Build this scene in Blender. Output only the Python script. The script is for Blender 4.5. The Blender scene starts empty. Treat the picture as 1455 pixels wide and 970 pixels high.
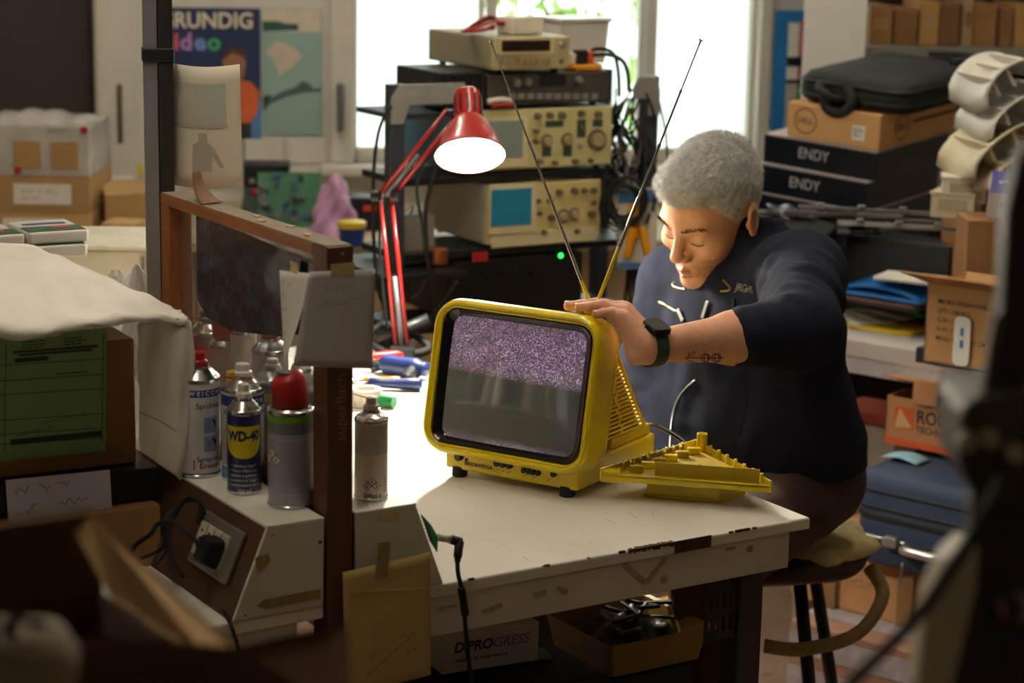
import bpy, bmesh, math, random
import numpy as np
from mathutils import Vector, Matrix, Euler

# ------------------------------------------------------------------ camera, world, light, exposure
SC = bpy.context.scene
COL = SC.collection
FPX = 3000.0; PIT = math.radians(12.05); ROL = math.radians(-1.1); CAMZ = 1.75
_F = Vector((0, math.cos(PIT), -math.sin(PIT))); _R0 = Vector((1, 0, 0)); _U0 = _R0.cross(_F)
_R = _R0 * math.cos(ROL) - _U0 * math.sin(ROL); _U = _U0 * math.cos(ROL) + _R0 * math.sin(ROL)
CAM = Vector((0, 0, CAMZ))
cd = bpy.data.cameras.new('camera'); cam = bpy.data.objects.new('camera', cd); COL.objects.link(cam)
cd.sensor_width = 36; cd.lens = FPX / 1455 * 36
m3 = Matrix((_R, _U, -_F)).transposed()
cam.matrix_world = Matrix.Translation(CAM) @ m3.to_4x4()
cd.dof.use_dof = True; cd.dof.focus_distance = 3.15; cd.dof.aperture_fstop = 4.5
cd.clip_start = 0.05
SC.camera = cam
SC.view_settings.view_transform = 'Standard'; SC.view_settings.look = 'None'
SC.view_settings.gamma = 1.0; SC.view_settings.use_curve_mapping = False
SC.view_settings.exposure = 0.15
wd = bpy.data.worlds.new('overcast_sky'); SC.world = wd; wd.use_nodes = True
bg = wd.node_tree.nodes['Background']; bg.inputs[0].default_value = (0.93, 0.97, 1.0, 1); bg.inputs[1].default_value = 5.0

def ray(x, y): return _F + _R * ((x - 727.5) / FPX) - _U * ((y - 485) / FPX)
def P(x, y, Y):
    d = ray(x, y); return CAM + d * (Y / d.y)
def Pz(x, y, z):
    d = ray(x, y); return CAM + d * ((z - CAMZ) / d.z)
def PPM(Y): return FPX / Y / math.cos(PIT)
ZT = 0.85
A0 = math.radians(32.4)
BR = Vector((math.cos(A0), math.sin(A0), 0)); BD = Vector((-math.sin(A0), math.cos(A0), 0))
B0 = Pz(1152, 735, ZT)
def UV(u, v, z=0.0): 
    p = B0 + BR * u + BD * v; return Vector((p.x, p.y, z))
def uvof(p):
    q = p - B0; return q.dot(BR), q.dot(BD)
rnd = random.Random(7)

def portal(name, loc, sx, sz, rz):
    l = bpy.data.lights.new(name, 'AREA'); l.shape = 'RECTANGLE'; l.size = sx; l.size_y = sz
    l.cycles.is_portal = True
    o = bpy.data.objects.new(name, l); COL.objects.link(o); o.location = loc
    o.rotation_euler = (math.radians(90), 0, rz)   # faces -Y (into the room)
    return o

# ------------------------------------------------------------------ materials
def lin(c):
    out = []
    for v in c[:3]:
        v = v / 255.0
        out.append(v / 12.92 if v <= 0.04045 else ((v + 0.055) / 1.055) ** 2.4)
    return out
MATS = {}
def mat(name, rgb, rough=0.55, metal=0.0, var=0.12, scale=18.0, bump=0.0, bscale=120.0, coat=0.0, trans=0.0, emit=0.0, ecol=None, spots=None, spec=0.5, alpha=1.0, sss=0.0, stretch=None, rvar=0.0):
    if name in MATS: return MATS[name]
    m = bpy.data.materials.new(name); m.use_nodes = True; nt = m.node_tree; N = nt.nodes; L = nt.links
    b = N['Principled BSDF']; c = lin(rgb)
    tc = N.new('ShaderNodeTexCoord'); vec = tc.outputs['Object']
    if stretch:
        mp = N.new('ShaderNodeMapping'); mp.inputs['Scale'].default_value = stretch; L.new(vec, mp.inputs[0]); vec = mp.outputs[0]
    if var > 0:
        n = N.new('ShaderNodeTexNoise'); n.inputs['Scale'].default_value = scale; n.inputs['Detail'].default_value = 6; n.inputs['Roughness'].default_value = 0.65
        L.new(vec, n.inputs['Vector'])
        r = N.new('ShaderNodeValToRGB'); r.color_ramp.elements[0].position = 0.3; r.color_ramp.elements[1].position = 0.7
        r.color_ramp.elements[0].color = (*[max(0, v * (1 - var)) for v in c], 1)
        r.color_ramp.elements[1].color = (*[min(1, v * (1 + var)) for v in c], 1)
        L.new(n.outputs['Fac'], r.inputs[0]); col = r.outputs[0]
        if spots:
            srgb, sscale, thr = spots
            n2 = N.new('ShaderNodeTexNoise'); n2.inputs['Scale'].default_value = sscale; n2.inputs['Detail'].default_value = 8; n2.inputs['Roughness'].default_value = 0.7
            L.new(tc.outputs['Object'], n2.inputs['Vector'])
            r2 = N.new('ShaderNodeValToRGB'); r2.color_ramp.elements[0].position = thr; r2.color_ramp.elements[1].position = thr + 0.06
            r2.color_ramp.elements[0].color = (0, 0, 0, 1); r2.color_ramp.elements[1].color = (1, 1, 1, 1)
            L.new(n2.outputs['Fac'], r2.inputs[0])
            mx = N.new('ShaderNodeMixRGB'); L.new(r2.outputs[0], mx.inputs[0]); L.new(col, mx.inputs[1]); mx.inputs[2].default_value = (*lin(srgb), 1); col = mx.outputs[0]
        L.new(col, b.inputs['Base Color'])
        if rvar > 0:
            mr = N.new('ShaderNodeMapRange'); mr.inputs['From Min'].default_value = 0.3; mr.inputs['From Max'].default_value = 0.7
            mr.inputs['To Min'].default_value = max(0.03, rough - rvar); mr.inputs['To Max'].default_value = min(1, rough + rvar)
            L.new(n.outputs['Fac'], mr.inputs[0]); L.new(mr.outputs[0], b.inputs['Roughness'])
    else:
        b.inputs['Base Color'].default_value = (*c, 1)
    if rvar <= 0 or var <= 0: b.inputs['Roughness'].default_value = rough
    b.inputs['Metallic'].default_value = metal
    b.inputs['Specular IOR Level'].default_value = spec
    if coat: b.inputs['Coat Weight'].default_value = coat; b.inputs['Coat Roughness'].default_value = 0.08
    if trans: b.inputs['Transmission Weight'].default_value = trans
    if alpha < 1: b.inputs['Alpha'].default_value = alpha
    if sss: b.inputs['Subsurface Weight'].default_value = sss; b.inputs['Subsurface Radius'].default_value = (0.012, 0.004, 0.002); b.inputs['Subsurface Scale'].default_value = 0.6
    if emit: b.inputs['Emission Color'].default_value = (*lin(ecol or rgb), 1); b.inputs['Emission Strength'].default_value = emit
    if bump > 0:
        nb = N.new('ShaderNodeTexNoise'); nb.inputs['Scale'].default_value = bscale; nb.inputs['Detail'].default_value = 5
        L.new(vec, nb.inputs['Vector'])
        bp = N.new('ShaderNodeBump'); bp.inputs['Strength'].default_value = bump; bp.inputs['Distance'].default_value = 0.002
        L.new(nb.outputs['Fac'], bp.inputs['Height']); L.new(bp.outputs[0], b.inputs['Normal'])
    MATS[name] = m; return m

# ------------------------------------------------------------------ mesh building
class MB:
    def __init__(s): s.v = []; s.f = []
    def add(s, vs, fs, T=None):
        o = len(s.v)
        if T is not None: vs = [T @ Vector(p) for p in vs]
        s.v += [tuple(p) for p in vs]; s.f += [tuple(i + o for i in q) for q in fs]; return s
    def box(s, c, d, T=None, taper=1.0):
        x, y, z = c; a, b, h = d[0] / 2, d[1] / 2, d[2] / 2; t = taper
        vs = [(x - a, y - b, z - h), (x + a, y - b, z - h), (x + a, y + b, z - h), (x - a, y + b, z - h),
              (x - a * t, y - b * t, z + h), (x + a * t, y - b * t, z + h), (x + a * t, y + b * t, z + h), (x - a * t, y + b * t, z + h)]
        return s.add(vs, [(3, 2, 1, 0), (4, 5, 6, 7), (0, 1, 5, 4), (1, 2, 6, 5), (2, 3, 7, 6), (3, 0, 4, 7)], T)
    def prism(s, poly, z0, z1, T=None):     # polygon in XY extruded along Z
        n = len(poly); vs = [(p[0], p[1], z0) for p in poly] + [(p[0], p[1], z1) for p in poly]
        fs = [tuple(range(n - 1, -1, -1)), tuple(range(n, 2 * n))] + [(i, (i + 1) % n, n + (i + 1) % n, n + i) for i in range(n)]
        return s.add(vs, fs, T)
    def xz(s, poly, y0, y1, T=None):        # polygon in XZ extruded along Y
        n = len(poly); vs = [(p[0], y0, p[1]) for p in poly] + [(p[0], y1, p[1]) for p in poly]
        fs = [tuple(range(n)), tuple(range(2 * n - 1, n - 1, -1))] + [(i, n + i, n + (i + 1) % n, (i + 1) % n) for i in range(n)]
        return s.add(vs, fs, T)
    def lathe(s, prof, n=24, T=None, cap=True):
        vs = []; fs = []
        for r, z in prof:
            for i in range(n):
                a = 2 * math.pi * i / n; vs.append((r * math.cos(a), r * math.sin(a), z))
        for k in range(len(prof) - 1):
            for i in range(n):
                j = (i + 1) % n; fs.append((k * n + i, k * n + j, (k + 1) * n + j, (k + 1) * n + i))
        if cap:
            fs.append(tuple(range(n - 1, -1, -1))); o = (len(prof) - 1) * n; fs.append(tuple(range(o, o + n)))
        return s.add(vs, fs, T)
    def rings(s, rings, T=None, cap0=True, cap1=True):
        n = len(rings[0]); vs = [p for r in rings for p in r]; fs = []
        for k in range(len(rings) - 1):
            for i in range(n):
                j = (i + 1) % n; fs.append((k * n + i, k * n + j, (k + 1) * n + j, (k + 1) * n + i))
        if cap0: fs.append(tuple(range(n - 1, -1, -1)))
        if cap1: o = (len(rings) - 1) * n; fs.append(tuple(range(o, o + n)))
        return s.add(vs, fs, T)
    def tube(s, pts, r, n=8, smooth=0, T=None, rr=None):
        pts = [Vector(p) for p in pts]
        if smooth: pts = catmull(pts, smooth)
        m = len(pts); tang = []
        for i in range(m):
            t = pts[min(i + 1, m - 1)] - pts[max(i - 1, 0)]
            tang.append(t.normalized() if t.length > 1e-9 else Vector((0, 0, 1)))
        up = Vector((0, 0, 1)) if abs(tang[0].z) < 0.9 else Vector((1, 0, 0))
        nx = tang[0].cross(up).normalized(); rg = []
        for i in range(m):
            nx = (nx - tang[i] * nx.dot(tang[i])).normalized(); ny = tang[i].cross(nx)
            q = r if rr is None else rr[min(len(rr) - 1, int(round(i * (len(rr) - 1) / max(1, m - 1))))]
            rg.append([pts[i] + (nx * math.cos(2 * math.pi * k / n) + ny * math.sin(2 * math.pi * k / n)) * q for k in range(n)])
        return s.rings(rg, T)
    def grid(s, fn, nu, nv, T=None):
        vs = [fn(i / nu, j / nv) for j in range(nv + 1) for i in range(nu + 1)]
        fs = [(j * (nu + 1) + i, j * (nu + 1) + i + 1, (j + 1) * (nu + 1) + i + 1, (j + 1) * (nu + 1) + i) for j in range(nv) for i in range(nu)]
        return s.add(vs, fs, T)
    def mesh(s, name):
        me = bpy.data.meshes.new(name); me.from_pydata(s.v, [], s.f); me.update(); return me
    def build(s, name, m, parent=None, bevel=0.0, smooth=False, solid=0.0, seg=2, fix=False):
        me = s.mesh(name)
        if fix:
            b = bmesh.new(); b.from_mesh(me); bmesh.ops.recalc_face_normals(b, faces=b.faces); b.to_mesh(me); b.free()
        return link(name, me, m, parent, bevel, smooth, solid, seg)
def link(name, me, m, parent=None, bevel=0.0, smooth=False, solid=0.0, seg=2):
    if m is not None and not me.materials: me.materials.append(m)
    o = bpy.data.objects.new(name, me); COL.objects.link(o)
    if parent is not None: o.parent = parent
    if smooth:
        me.polygons.foreach_set('use_smooth', [True] * len(me.polygons))
        if smooth is not True: me.set_sharp_from_angle(angle=math.radians(smooth))
    if solid: md = o.modifiers.new('solid', 'SOLIDIFY'); md.thickness = solid; md.offset = 0
    if bevel: md = o.modifiers.new('bevel', 'BEVEL'); md.width = bevel; md.segments = seg; md.limit_method = 'ANGLE'; md.angle_limit = math.radians(40); md.harden_normals = False
    return o
def catmull(pts, k):
    out = []; n = len(pts)
    for i in range(n - 1):
        p0, p1, p2, p3 = pts[max(0, i - 1)], pts[i], pts[i + 1], pts[min(n - 1, i + 2)]
        for j in range(k):
            t = j / k
            out.append(0.5 * ((2 * p1) + (p2 - p0) * t + (2 * p0 - 5 * p1 + 4 * p2 - p3) * t * t + (3 * p1 - p0 - 3 * p2 + p3) * t ** 3))
    out.append(pts[-1]); return out
def tag(o, label, cat, group=None):
    o['label'] = label; o['category'] = cat
    if group: o['group'] = group
    return o
def thing(name, label, cat, loc=(0, 0, 0), rz=0.0, group=None, tilt=(0, 0)):
    o = bpy.data.objects.new(name, None); COL.objects.link(o); o.location = loc
    o.rotation_euler = (tilt[0], tilt[1], rz); o.empty_display_size = 0.05
    return tag(o, label, cat, group)
def struct(o): o['kind'] = 'structure'; return o
def copy_thing(root, loc, rz=None, label=None, tilt=None):
    r = root.copy(); COL.objects.link(r); r.location = loc
    if rz is not None: r.rotation_euler = (0, 0, rz) if tilt is None else (tilt[0], tilt[1], rz)
    if label: r['label'] = label
    for ch in list(root.children):
        c = ch.copy(); COL.objects.link(c); c.parent = r
        for g in list(ch.children):
            d = g.copy(); COL.objects.link(d); d.parent = c
    return r
def rrect(w, h, r, n=6):     # rounded rectangle outline in 2D, counter-clockwise
    pts = []
    for cx, cy, a0 in ((w / 2 - r, h / 2 - r, 0), (-w / 2 + r, h / 2 - r, 90), (-w / 2 + r, -h / 2 + r, 180), (w / 2 - r, -h / 2 + r, 270)):
        for i in range(n + 1):
            a = math.radians(a0 + 90 * i / n); pts.append((cx + r * math.cos(a), cy + r * math.sin(a)))
    return pts
RX90 = Matrix.Rotation(math.radians(90), 4, 'X')
def frame(o, x, y=None, z=None):   # 4x4 from origin and axes
    x = Vector(x).normalized()
    if z is None: y = Vector(y).normalized(); z = x.cross(y).normalized(); y = z.cross(x)
    else: z = Vector(z).normalized(); y = z.cross(x).normalized(); x = y.cross(z)
    M = Matrix((x, y, z)).transposed().to_4x4(); M.translation = Vector(o); return M
_tc = {}
def text_mesh(s, size, bold=0.0, align='CENTER', shear=0.0, space=1.0, extr=0.0):
    c = bpy.data.curves.new('lettering', 'FONT'); c.body = s; c.size = size; c.align_x = align; c.align_y = 'CENTER'
    c.offset = bold; c.shear = shear; c.space_character = space; c.extrude = extr; c.resolution_u = 3
    o = bpy.data.objects.new('t', c); me = bpy.data.meshes.new_from_object(o)
    bpy.data.objects.remove(o); bpy.data.curves.remove(c); me.name = 'lettering'; return me
def text(parent, s, size, T, m, bold=0.0, align='CENTER', shear=0.0, sx=1.0, cyl=None, space=1.0, name='lettering'):
    """lettering in the XY plane of T (x reading direction, z out of the surface); cyl=radius wraps it round local z"""
    me = text_mesh(s, size, bold * size, align, shear, space)
    if cyl:
        r, a0, z0 = cyl
        bm = bmesh.new(); bm.from_mesh(me)
        bmesh.ops.subdivide_edges(bm, edges=[e for e in bm.edges if e.calc_length() > 0.006], cuts=2)
        bmesh.ops.triangulate(bm, faces=bm.faces)
        for v in bm.verts:
            a = a0 + v.co.x * sx / r; v.co = Vector((r * math.cos(a), r * math.sin(a), z0 + v.co.y))
        bm.to_mesh(me); bm.free()
    else:
        me.transform(T @ Matrix.Diagonal((sx, 1, 1, 1)))
    return link(name, me, m, parent)
FRONT = frame((0, 0, 0), (1, 0, 0), (0, 0, 1))       # text on a -Y facing front
def front(x, y, z): return frame((x, y, z), (1, 0, 0), (0, 0, 1))
def scribble(parent, T, w, rows, lh, m, seed=1, th=0.0007, name='handwriting'):
    """handwriting: thin wiggly ribbons in the XY plane of T"""
    r = random.Random(seed); b = MB()
    for k, (x0, x1) in enumerate(rows):
        x = x0; y = -k * lh; pts = []
        while x < x1:
            if r.random() < 0.07: 
                if len(pts) > 2: ribbon(b, pts, th, T)
                pts = []; x += lh * 0.35
            pts.append((x, y + (r.random() - 0.5) * lh * 0.55)); x += lh * (0.07 + 0.09 * r.random())
        if len(pts) > 2: ribbon(b, pts, th, T)
    o = b.build(name, m, parent); o['kind'] = 'stuff'; return o
def ribbon(b, pts, th, T):
    vs = []; fs = []
    for i, p in enumerate(pts):
        q = pts[min(i + 1, len(pts) - 1)]; o = pts[max(i - 1, 0)]
        d = Vector((q[0] - o[0], q[1] - o[1])); d = d.normalized() if d.length > 0 else Vector((1, 0)); n = Vector((-d.y, d.x)) * th / 2
        vs += [(p[0] + n.x, p[1] + n.y, 0), (p[0] - n.x, p[1] - n.y, 0)]
        if i: fs.append((2 * i - 2, 2 * i - 1, 2 * i + 1, 2 * i))
    b.add(vs, fs, T)
def textlines(parent, T, w, h, n, m, seed=2, name='print', fill=0.45):
    """rows of small print as word-length dashes"""
    r = random.Random(seed); b = MB(); lh = h / n
    for k in range(n):
        x = 0; end = w * r.uniform(0.55, 1.0)
        while x < end:
            l = lh * r.uniform(0.6, 2.6); l = min(l, end - x)
            y = -k * lh; b.add([(x, y - lh * fill, 0), (x + l, y - lh * fill, 0), (x + l, y, 0), (x, y, 0)], [(0, 1, 2, 3)], T); x += l + lh * 0.4
    o = b.build(name, m, parent); o['kind'] = 'stuff'; return o
def plane(b, T, w, h, x=0, y=0): return b.add([(x, y, 0), (x + w, y, 0), (x + w, y + h, 0), (x, y + h, 0)], [(0, 1, 2, 3)], T)

# common materials
BLK = mat('black_plastic', (22, 22, 24), 0.45, var=0.2)
BLKM = mat('black_rubber', (16, 16, 17), 0.7, var=0.2)
WHITEP = mat('white_paper', (232, 229, 222), 0.85, var=0.03, scale=8)
INK = mat('ink', (45, 45, 52), 0.8, var=0)
INKL = mat('pencil', (120, 118, 118), 0.8, var=0)
INKW = mat('white_ink', (235, 235, 235), 0.7, var=0)
STEEL = mat('steel', (190, 188, 182), 0.28, 1.0, var=0.1, scale=40)
DSTEEL = mat('grey_steel', (110, 112, 116), 0.5, 0.3, var=0.15, scale=15)
CARD = mat('cardboard', (188, 146, 98), 0.85, var=0.1, scale=9, bump=0.15, bscale=300, stretch=(1, 1, 6))
CARD2 = mat('cardboard_brown', (160, 118, 76), 0.85, var=0.12, scale=8, bump=0.15, bscale=300)
TAPE = mat('masking_tape', (205, 184, 130), 0.7, var=0.1, scale=60)
TAPEOLD = mat('aged_tape', (150, 128, 82), 0.7, var=0.25, scale=60)
# ------------------------------------------------------------------ the room
WA = math.radians(8.0)
W0 = P(700, 210, 6.2); W0 = Vector((W0.x, W0.y, 0))
WT = Matrix.Translation(W0) @ Matrix.Rotation(WA, 4, 'Z')
WTi = WT.inverted()
def onw(x, y, off=0.0):          # pixel -> wall coordinates (s along the wall, z), off metres in front of the wall
    d = WTi.to_3x3() @ ray(x, y); o = WTi @ CAM
    t = (-off - o.y) / d.y; p = o + d * t; return p.x, p.z
WALL = mat('painted_wall', (206, 202, 192), 0.8, var=0.06, scale=3, bump=0.1, bscale=40)
FRM = mat('window_frame_paint', (205, 201, 190), 0.5, var=0.06, scale=6)
def setw(o):
    o.matrix_world = WT.copy(); return o
s1a = onw(-140, 150)[0]; s1b = onw(168, 150)[0]       # dark window on the left
s2a = onw(468, 150)[0]; s2b = onw(1092, 150)[0]       # bright triple window
zs = onw(600, 232)[1]; zs1 = onw(100, 258)[1]; ztop = 2.35; SL, SR = -2.4, 2.35
b = MB()
TH = 0.24
def wb(x0, x1, z0, z1): b.box(((x0 + x1) / 2, TH / 2, (z0 + z1) / 2), (x1 - x0, TH, z1 - z0))
wb(SL, SR, ztop, 2.7); wb(SL, s1a, 0, ztop); wb(s1a, s1b, 0, zs1); wb(s1b, s2a, 0, ztop); wb(s2a, s2b, 0, zs); wb(s2b, SR, 0, ztop)
wall_back = struct(setw(b.build('wall_back', WALL)))
# white wall tiles on the pier between the windows
TILE = mat('white_wall_tile', (214, 211, 203), 0.25, var=0.05, scale=5)
tx0, tz1 = onw(372, 196); tx1, _ = onw(462, 196); tw = 0.118; thh = 0.075
tm = MB().box((0, 0, 0), (tw - 0.005, 0.012, thh - 0.005)).mesh('tile')
for i in range(-3, 1):
    for j in range(5):
        o = link('tile', tm, TILE, wall_back, bevel=0.002)
        o.location = (tx1 - tw * 0.5 + i * tw, -0.006, tz1 - thh * (j + 0.5))
b = MB().box((0, 3.0, -0.05), (5.2, 8.2, 0.1))
FLOOR = mat('worn_floor', (150, 122, 104), 0.6, var=0.2, scale=5, bump=0.1, spots=((110, 90, 78), 9, 0.6))
struct(b.build('floor', FLOOR)).location = (0, 0, 0)
struct(MB().box((0, 3.0, 2.75), (5.2, 8.2, 0.1)).build('ceiling', WALL))
struct(MB().box((-2.35, 3.0, 1.35), (0.1, 8.2, 2.7)).build('wall_left', mat('left_wall_paint', (170, 160, 145), 0.85, var=0.1, scale=2)))
struct(MB().box((2.2, 3.0, 1.35), (0.1, 8.2, 2.7)).build('wall_right', mat('right_wall_paint', (150, 140, 125), 0.85, var=0.1, scale=2)))
struct(MB().box((0, -1.0, 1.35), (5.2, 0.1, 2.7)).build('wall_front', mat('left_wall_paint', (170, 160, 145))))
# window 2: three sashes
GLASS = mat('window_glass', (255, 255, 255), 0.02, var=0, trans=1.0)
def thin_glass(name, tint, rough=0.03, mixf=0.0, dirt=None):
    m = bpy.data.materials.new(name); m.use_nodes = True; nt = m.node_tree; N = nt.nodes; L = nt.links; N.clear()
    out = N.new('ShaderNodeOutputMaterial'); tr = N.new('ShaderNodeBsdfTransparent'); tr.inputs[0].default_value = (*tint, 1)
    gl = N.new('ShaderNodeBsdfGlossy'); gl.inputs['Roughness'].default_value = rough
    fr = N.new('ShaderNodeFresnel'); ge = N.new('ShaderNodeNewGeometry'); mr = N.new('ShaderNodeMapRange'); mr.inputs['To Min'].default_value = 1.5; mr.inputs['To Max'].default_value = 1 / 1.5; L.new(ge.outputs['Backfacing'], mr.inputs[0]); L.new(mr.outputs[0], fr.inputs[0])
    mx = N.new('ShaderNodeMixShader'); L.new(fr.outputs[0], mx.inputs[0]); L.new(tr.outputs[0], mx.inputs[1]); L.new(gl.outputs[0], mx.inputs[2])
    last = mx.outputs[0]
    if dirt:
        tc = N.new('ShaderNodeTexCoord'); n = N.new('ShaderNodeTexNoise'); n.inputs['Scale'].default_value = dirt[1]; n.inputs['Detail'].default_value = 9; n.inputs['Roughness'].default_value = 0.75
        L.new(tc.outputs['Object'], n.inputs[0])
        r = N.new('ShaderNodeValToRGB'); r.color_ramp.elements[0].position = 0.4; r.color_ramp.elements[1].position = 0.78
        r.color_ramp.elements[0].color = (dirt[2],) * 3 + (1,); r.color_ramp.elements[1].color = (dirt[3],) * 3 + (1,)
        L.new(n.outputs[0], r.inputs[0])
        df = N.new('ShaderNodeBsdfDiffuse'); df.inputs[0].default_value = (*lin(dirt[0]), 1)
        m2 = N.new('ShaderNodeMixShader'); L.new(r.outputs[0], m2.inputs[0]); L.new(last, m2.inputs[1]); L.new(df.outputs[0], m2.inputs[2]); last = m2.outputs[0]
    L.new(last, out.inputs[0]); return m
PANE = thin_glass('clear_pane', (0.97, 0.99, 0.98))
w2 = struct(bpy.data.objects.new('window_2', None)); COL.objects.link(w2); setw(w2)
sm1 = onw(690, 150)[0]; sm2 = onw(917, 150)[0]
zg = onw(600, 212)[1]
def bar(parent, name, x0, x1, z0, z1, y0=0.02, y1=0.10, m=FRM): return MB().box(((x0 + x1) / 2, (y0 + y1) / 2, (z0 + z1) / 2), (x1 - x0, y1 - y0, z1 - z0)).build(name, m, parent, bevel=0.006)
bar(w2, 'frame_jamb', s2a, s2a + 0.07, zs, ztop, -0.02, 0.12); bar(w2, 'frame_jamb', s2b - 0.04, s2b, zs, ztop, -0.02, 0.12)
bar(w2, 'frame_head', s2a, s2b, ztop - 0.05, ztop, -0.02, 0.12)
bar(w2, 'window_sill', s2a - 0.03, s2b + 0.03, zs - 0.03, zs, -0.07, 0.1)
for x0, x1 in ((s2a + 0.07, sm1 - 0.004), (sm1 + 0.004, sm2 - 0.004), (sm2 + 0.004, s2b - 0.04)):
    sash = MB()
    fw = 0.03 if x0 != s2a + 0.07 else 0.012
    for q in ((x0, x0 + fw, zs, ztop), (x1 - 0.016, x1, zs, ztop), (x0, x1, zs, zg), (x0, x1, ztop - 0.08, ztop - 0.05)):
        sash.box(((q[0] + q[1]) / 2, 0.05, (q[2] + q[3]) / 2), (q[1] - q[0], 0.05, q[3] - q[2]))
    so = sash.build('sash', FRM, w2)
    MB().box(((x0 + x1) / 2, 0.055, (zg + ztop - 0.08) / 2), (x1 - x0 - 0.02, 0.004, ztop - 0.08 - zg)).build('pane', PANE, so)
hx, hz = onw(483, 150); MB().box((hx, -0.04, hz), (0.02, 0.03, 0.14)).build('window_handle', DSTEEL, w2, bevel=0.006)
for k in range(3):
    x0, x1 = ((s2a, sm1), (sm1, sm2), (sm2, s2b))[k]
    c = WT @ Vector(((x0 + x1) / 2, TH + 0.02, (zs + ztop) / 2)); portal('window_portal', c, x1 - x0, ztop - zs, WA)
# sheer curtains
def sheer():
    m = bpy.data.materials.new('sheer_cloth'); m.use_nodes = True; nt = m.node_tree; N = nt.nodes; L = nt.links; N.clear()
    out = N.new('ShaderNodeOutputMaterial'); a = N.new('ShaderNodeBsdfTranslucent'); a.inputs[0].default_value = (0.9, 0.93, 0.95, 1)
    d = N.new('ShaderNodeBsdfDiffuse'); d.inputs[0].default_value = (0.85, 0.86, 0.86, 1)
    mx = N.new('ShaderNodeMixShader'); mx.inputs[0].default_value = 0.25; L.new(a.outputs[0], mx.inputs[1]); L.new(d.outputs[0], mx.inputs[2]); L.new(mx.outputs[0], out.inputs[0]); return m
SHEER = sheer()
def curtain(label, x0, x1, seed):
    n = int((x1 - x0) / 0.008); r = random.Random(seed); ph = r.random() * 6
    def fn(u, v): x = x0 + (x1 - x0) * u; return (x, 0.155 + 0.012 * math.sin(x * 75 + ph) + 0.006 * math.sin(x * 31), zs + 0.01 + (ztop - zs - 0.02) * v)
    o = MB().grid(fn, n, 2).build('curtain', SHEER, None, smooth=True); setw(o); tag(o, label, 'curtain', 'sheer curtains at the window')
curtain('sheer white curtain filling the window left of the stacked instruments', s2a + 0.02, sm1 + 0.0, 1)
curtain('narrow gathered sheer white curtain in the middle window beside the leafy view', onw(868, 50)[0], sm2 - 0.02, 2)
curtain('sheer white curtain filling the window behind the right antenna tip', sm2 + 0.01, s2b - 0.02, 3)
# window 1: dark blind
w1 = struct(bpy.data.objects.new('window_1', None)); COL.objects.link(w1); setw(w1)
sd = onw(133, 100)[0]
bar(w1, 'frame_jamb', sd, sd + 0.055, zs1 + 0.02, ztop, 0.0, 0.1); bar(w1, 'frame_jamb', s1b - 0.06, s1b + 0.05, zs1, ztop, -0.03, 0.12)
bar(w1, 'sash_stile', sd + 0.06, s1b - 0.062, zs1 + 0.03, ztop, 0.03, 0.09)
bar(w1, 'window_sill', s1a, s1b + 0.04, zs1 - 0.02, zs1 + 0.02, -0.06, 0.1); bar(w1, 'bottom_rail', s1a, sd, zs1 + 0.02, zs1 + 0.07, 0.0, 0.08)
bar(w1, 'dark_blind', s1a, sd, zs1 + 0.07, ztop, 0.05, 0.06, mat('dark_blind', (58, 52, 47), 0.8, var=0.1, scale=200, bump=0.2, bscale=500))
hx, hz = onw(171, 160); MB().box((hx, -0.02, hz), (0.016, 0.03, 0.17)).build('window_handle', mat('aged_brass', (120, 110, 90), 0.4, 0.8), w1, bevel=0.005)
# lawn and shrub outside
struct(MB().box((0.3, 14, -0.35), (30, 15, 0.1)).build('lawn', mat('lawn_grass', (120, 150, 70), 0.9, var=0.3, scale=3)))
LEAF = mat('leaf_green', (150, 186, 96), 0.6, var=0.35, scale=2)
t = thing('garden_shrub', 'leafy green shrub seen blurred through the middle window', 'shrub', (0.6, 11.0, -0.3))
r = random.Random(5); b = MB()
for i in range(5200):
    a = r.random() * 6.283; e = r.random(); rad = 1.55 * (0.35 + 0.65 * r.random() ** 0.5)
    c = Vector((rad * math.cos(a), rad * math.sin(a) * 0.6, 0.35 + 2.5 * e)); s = r.uniform(0.04, 0.075)
    M = Matrix.Translation(c) @ Euler((r.random() * 6, r.random() * 6, r.random() * 6)).to_matrix().to_4x4()
    b.add([(-s, 0, 0), (0, -s * 0.5, 0.01), (s, 0, 0), (0, s * 0.5, 0.01)], [(0, 1, 2, 3)], M)
o = b.build('foliage', LEAF, t); o['kind'] = 'stuff'
b = MB()
for k in range(5):
    a = k * 1.3; b.tube([(0.06 * math.cos(a), 0.06 * math.sin(a), 0), (0.3 * math.cos(a), 0.2 * math.sin(a), 0.9), (0.8 * math.cos(a), 0.5 * math.sin(a), 2.0)], 0.04, 8, 4, rr=[0.05, 0.035, 0.015])
b.build('stem', mat('bark', (90, 70, 50), 0.9), t)

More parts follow.
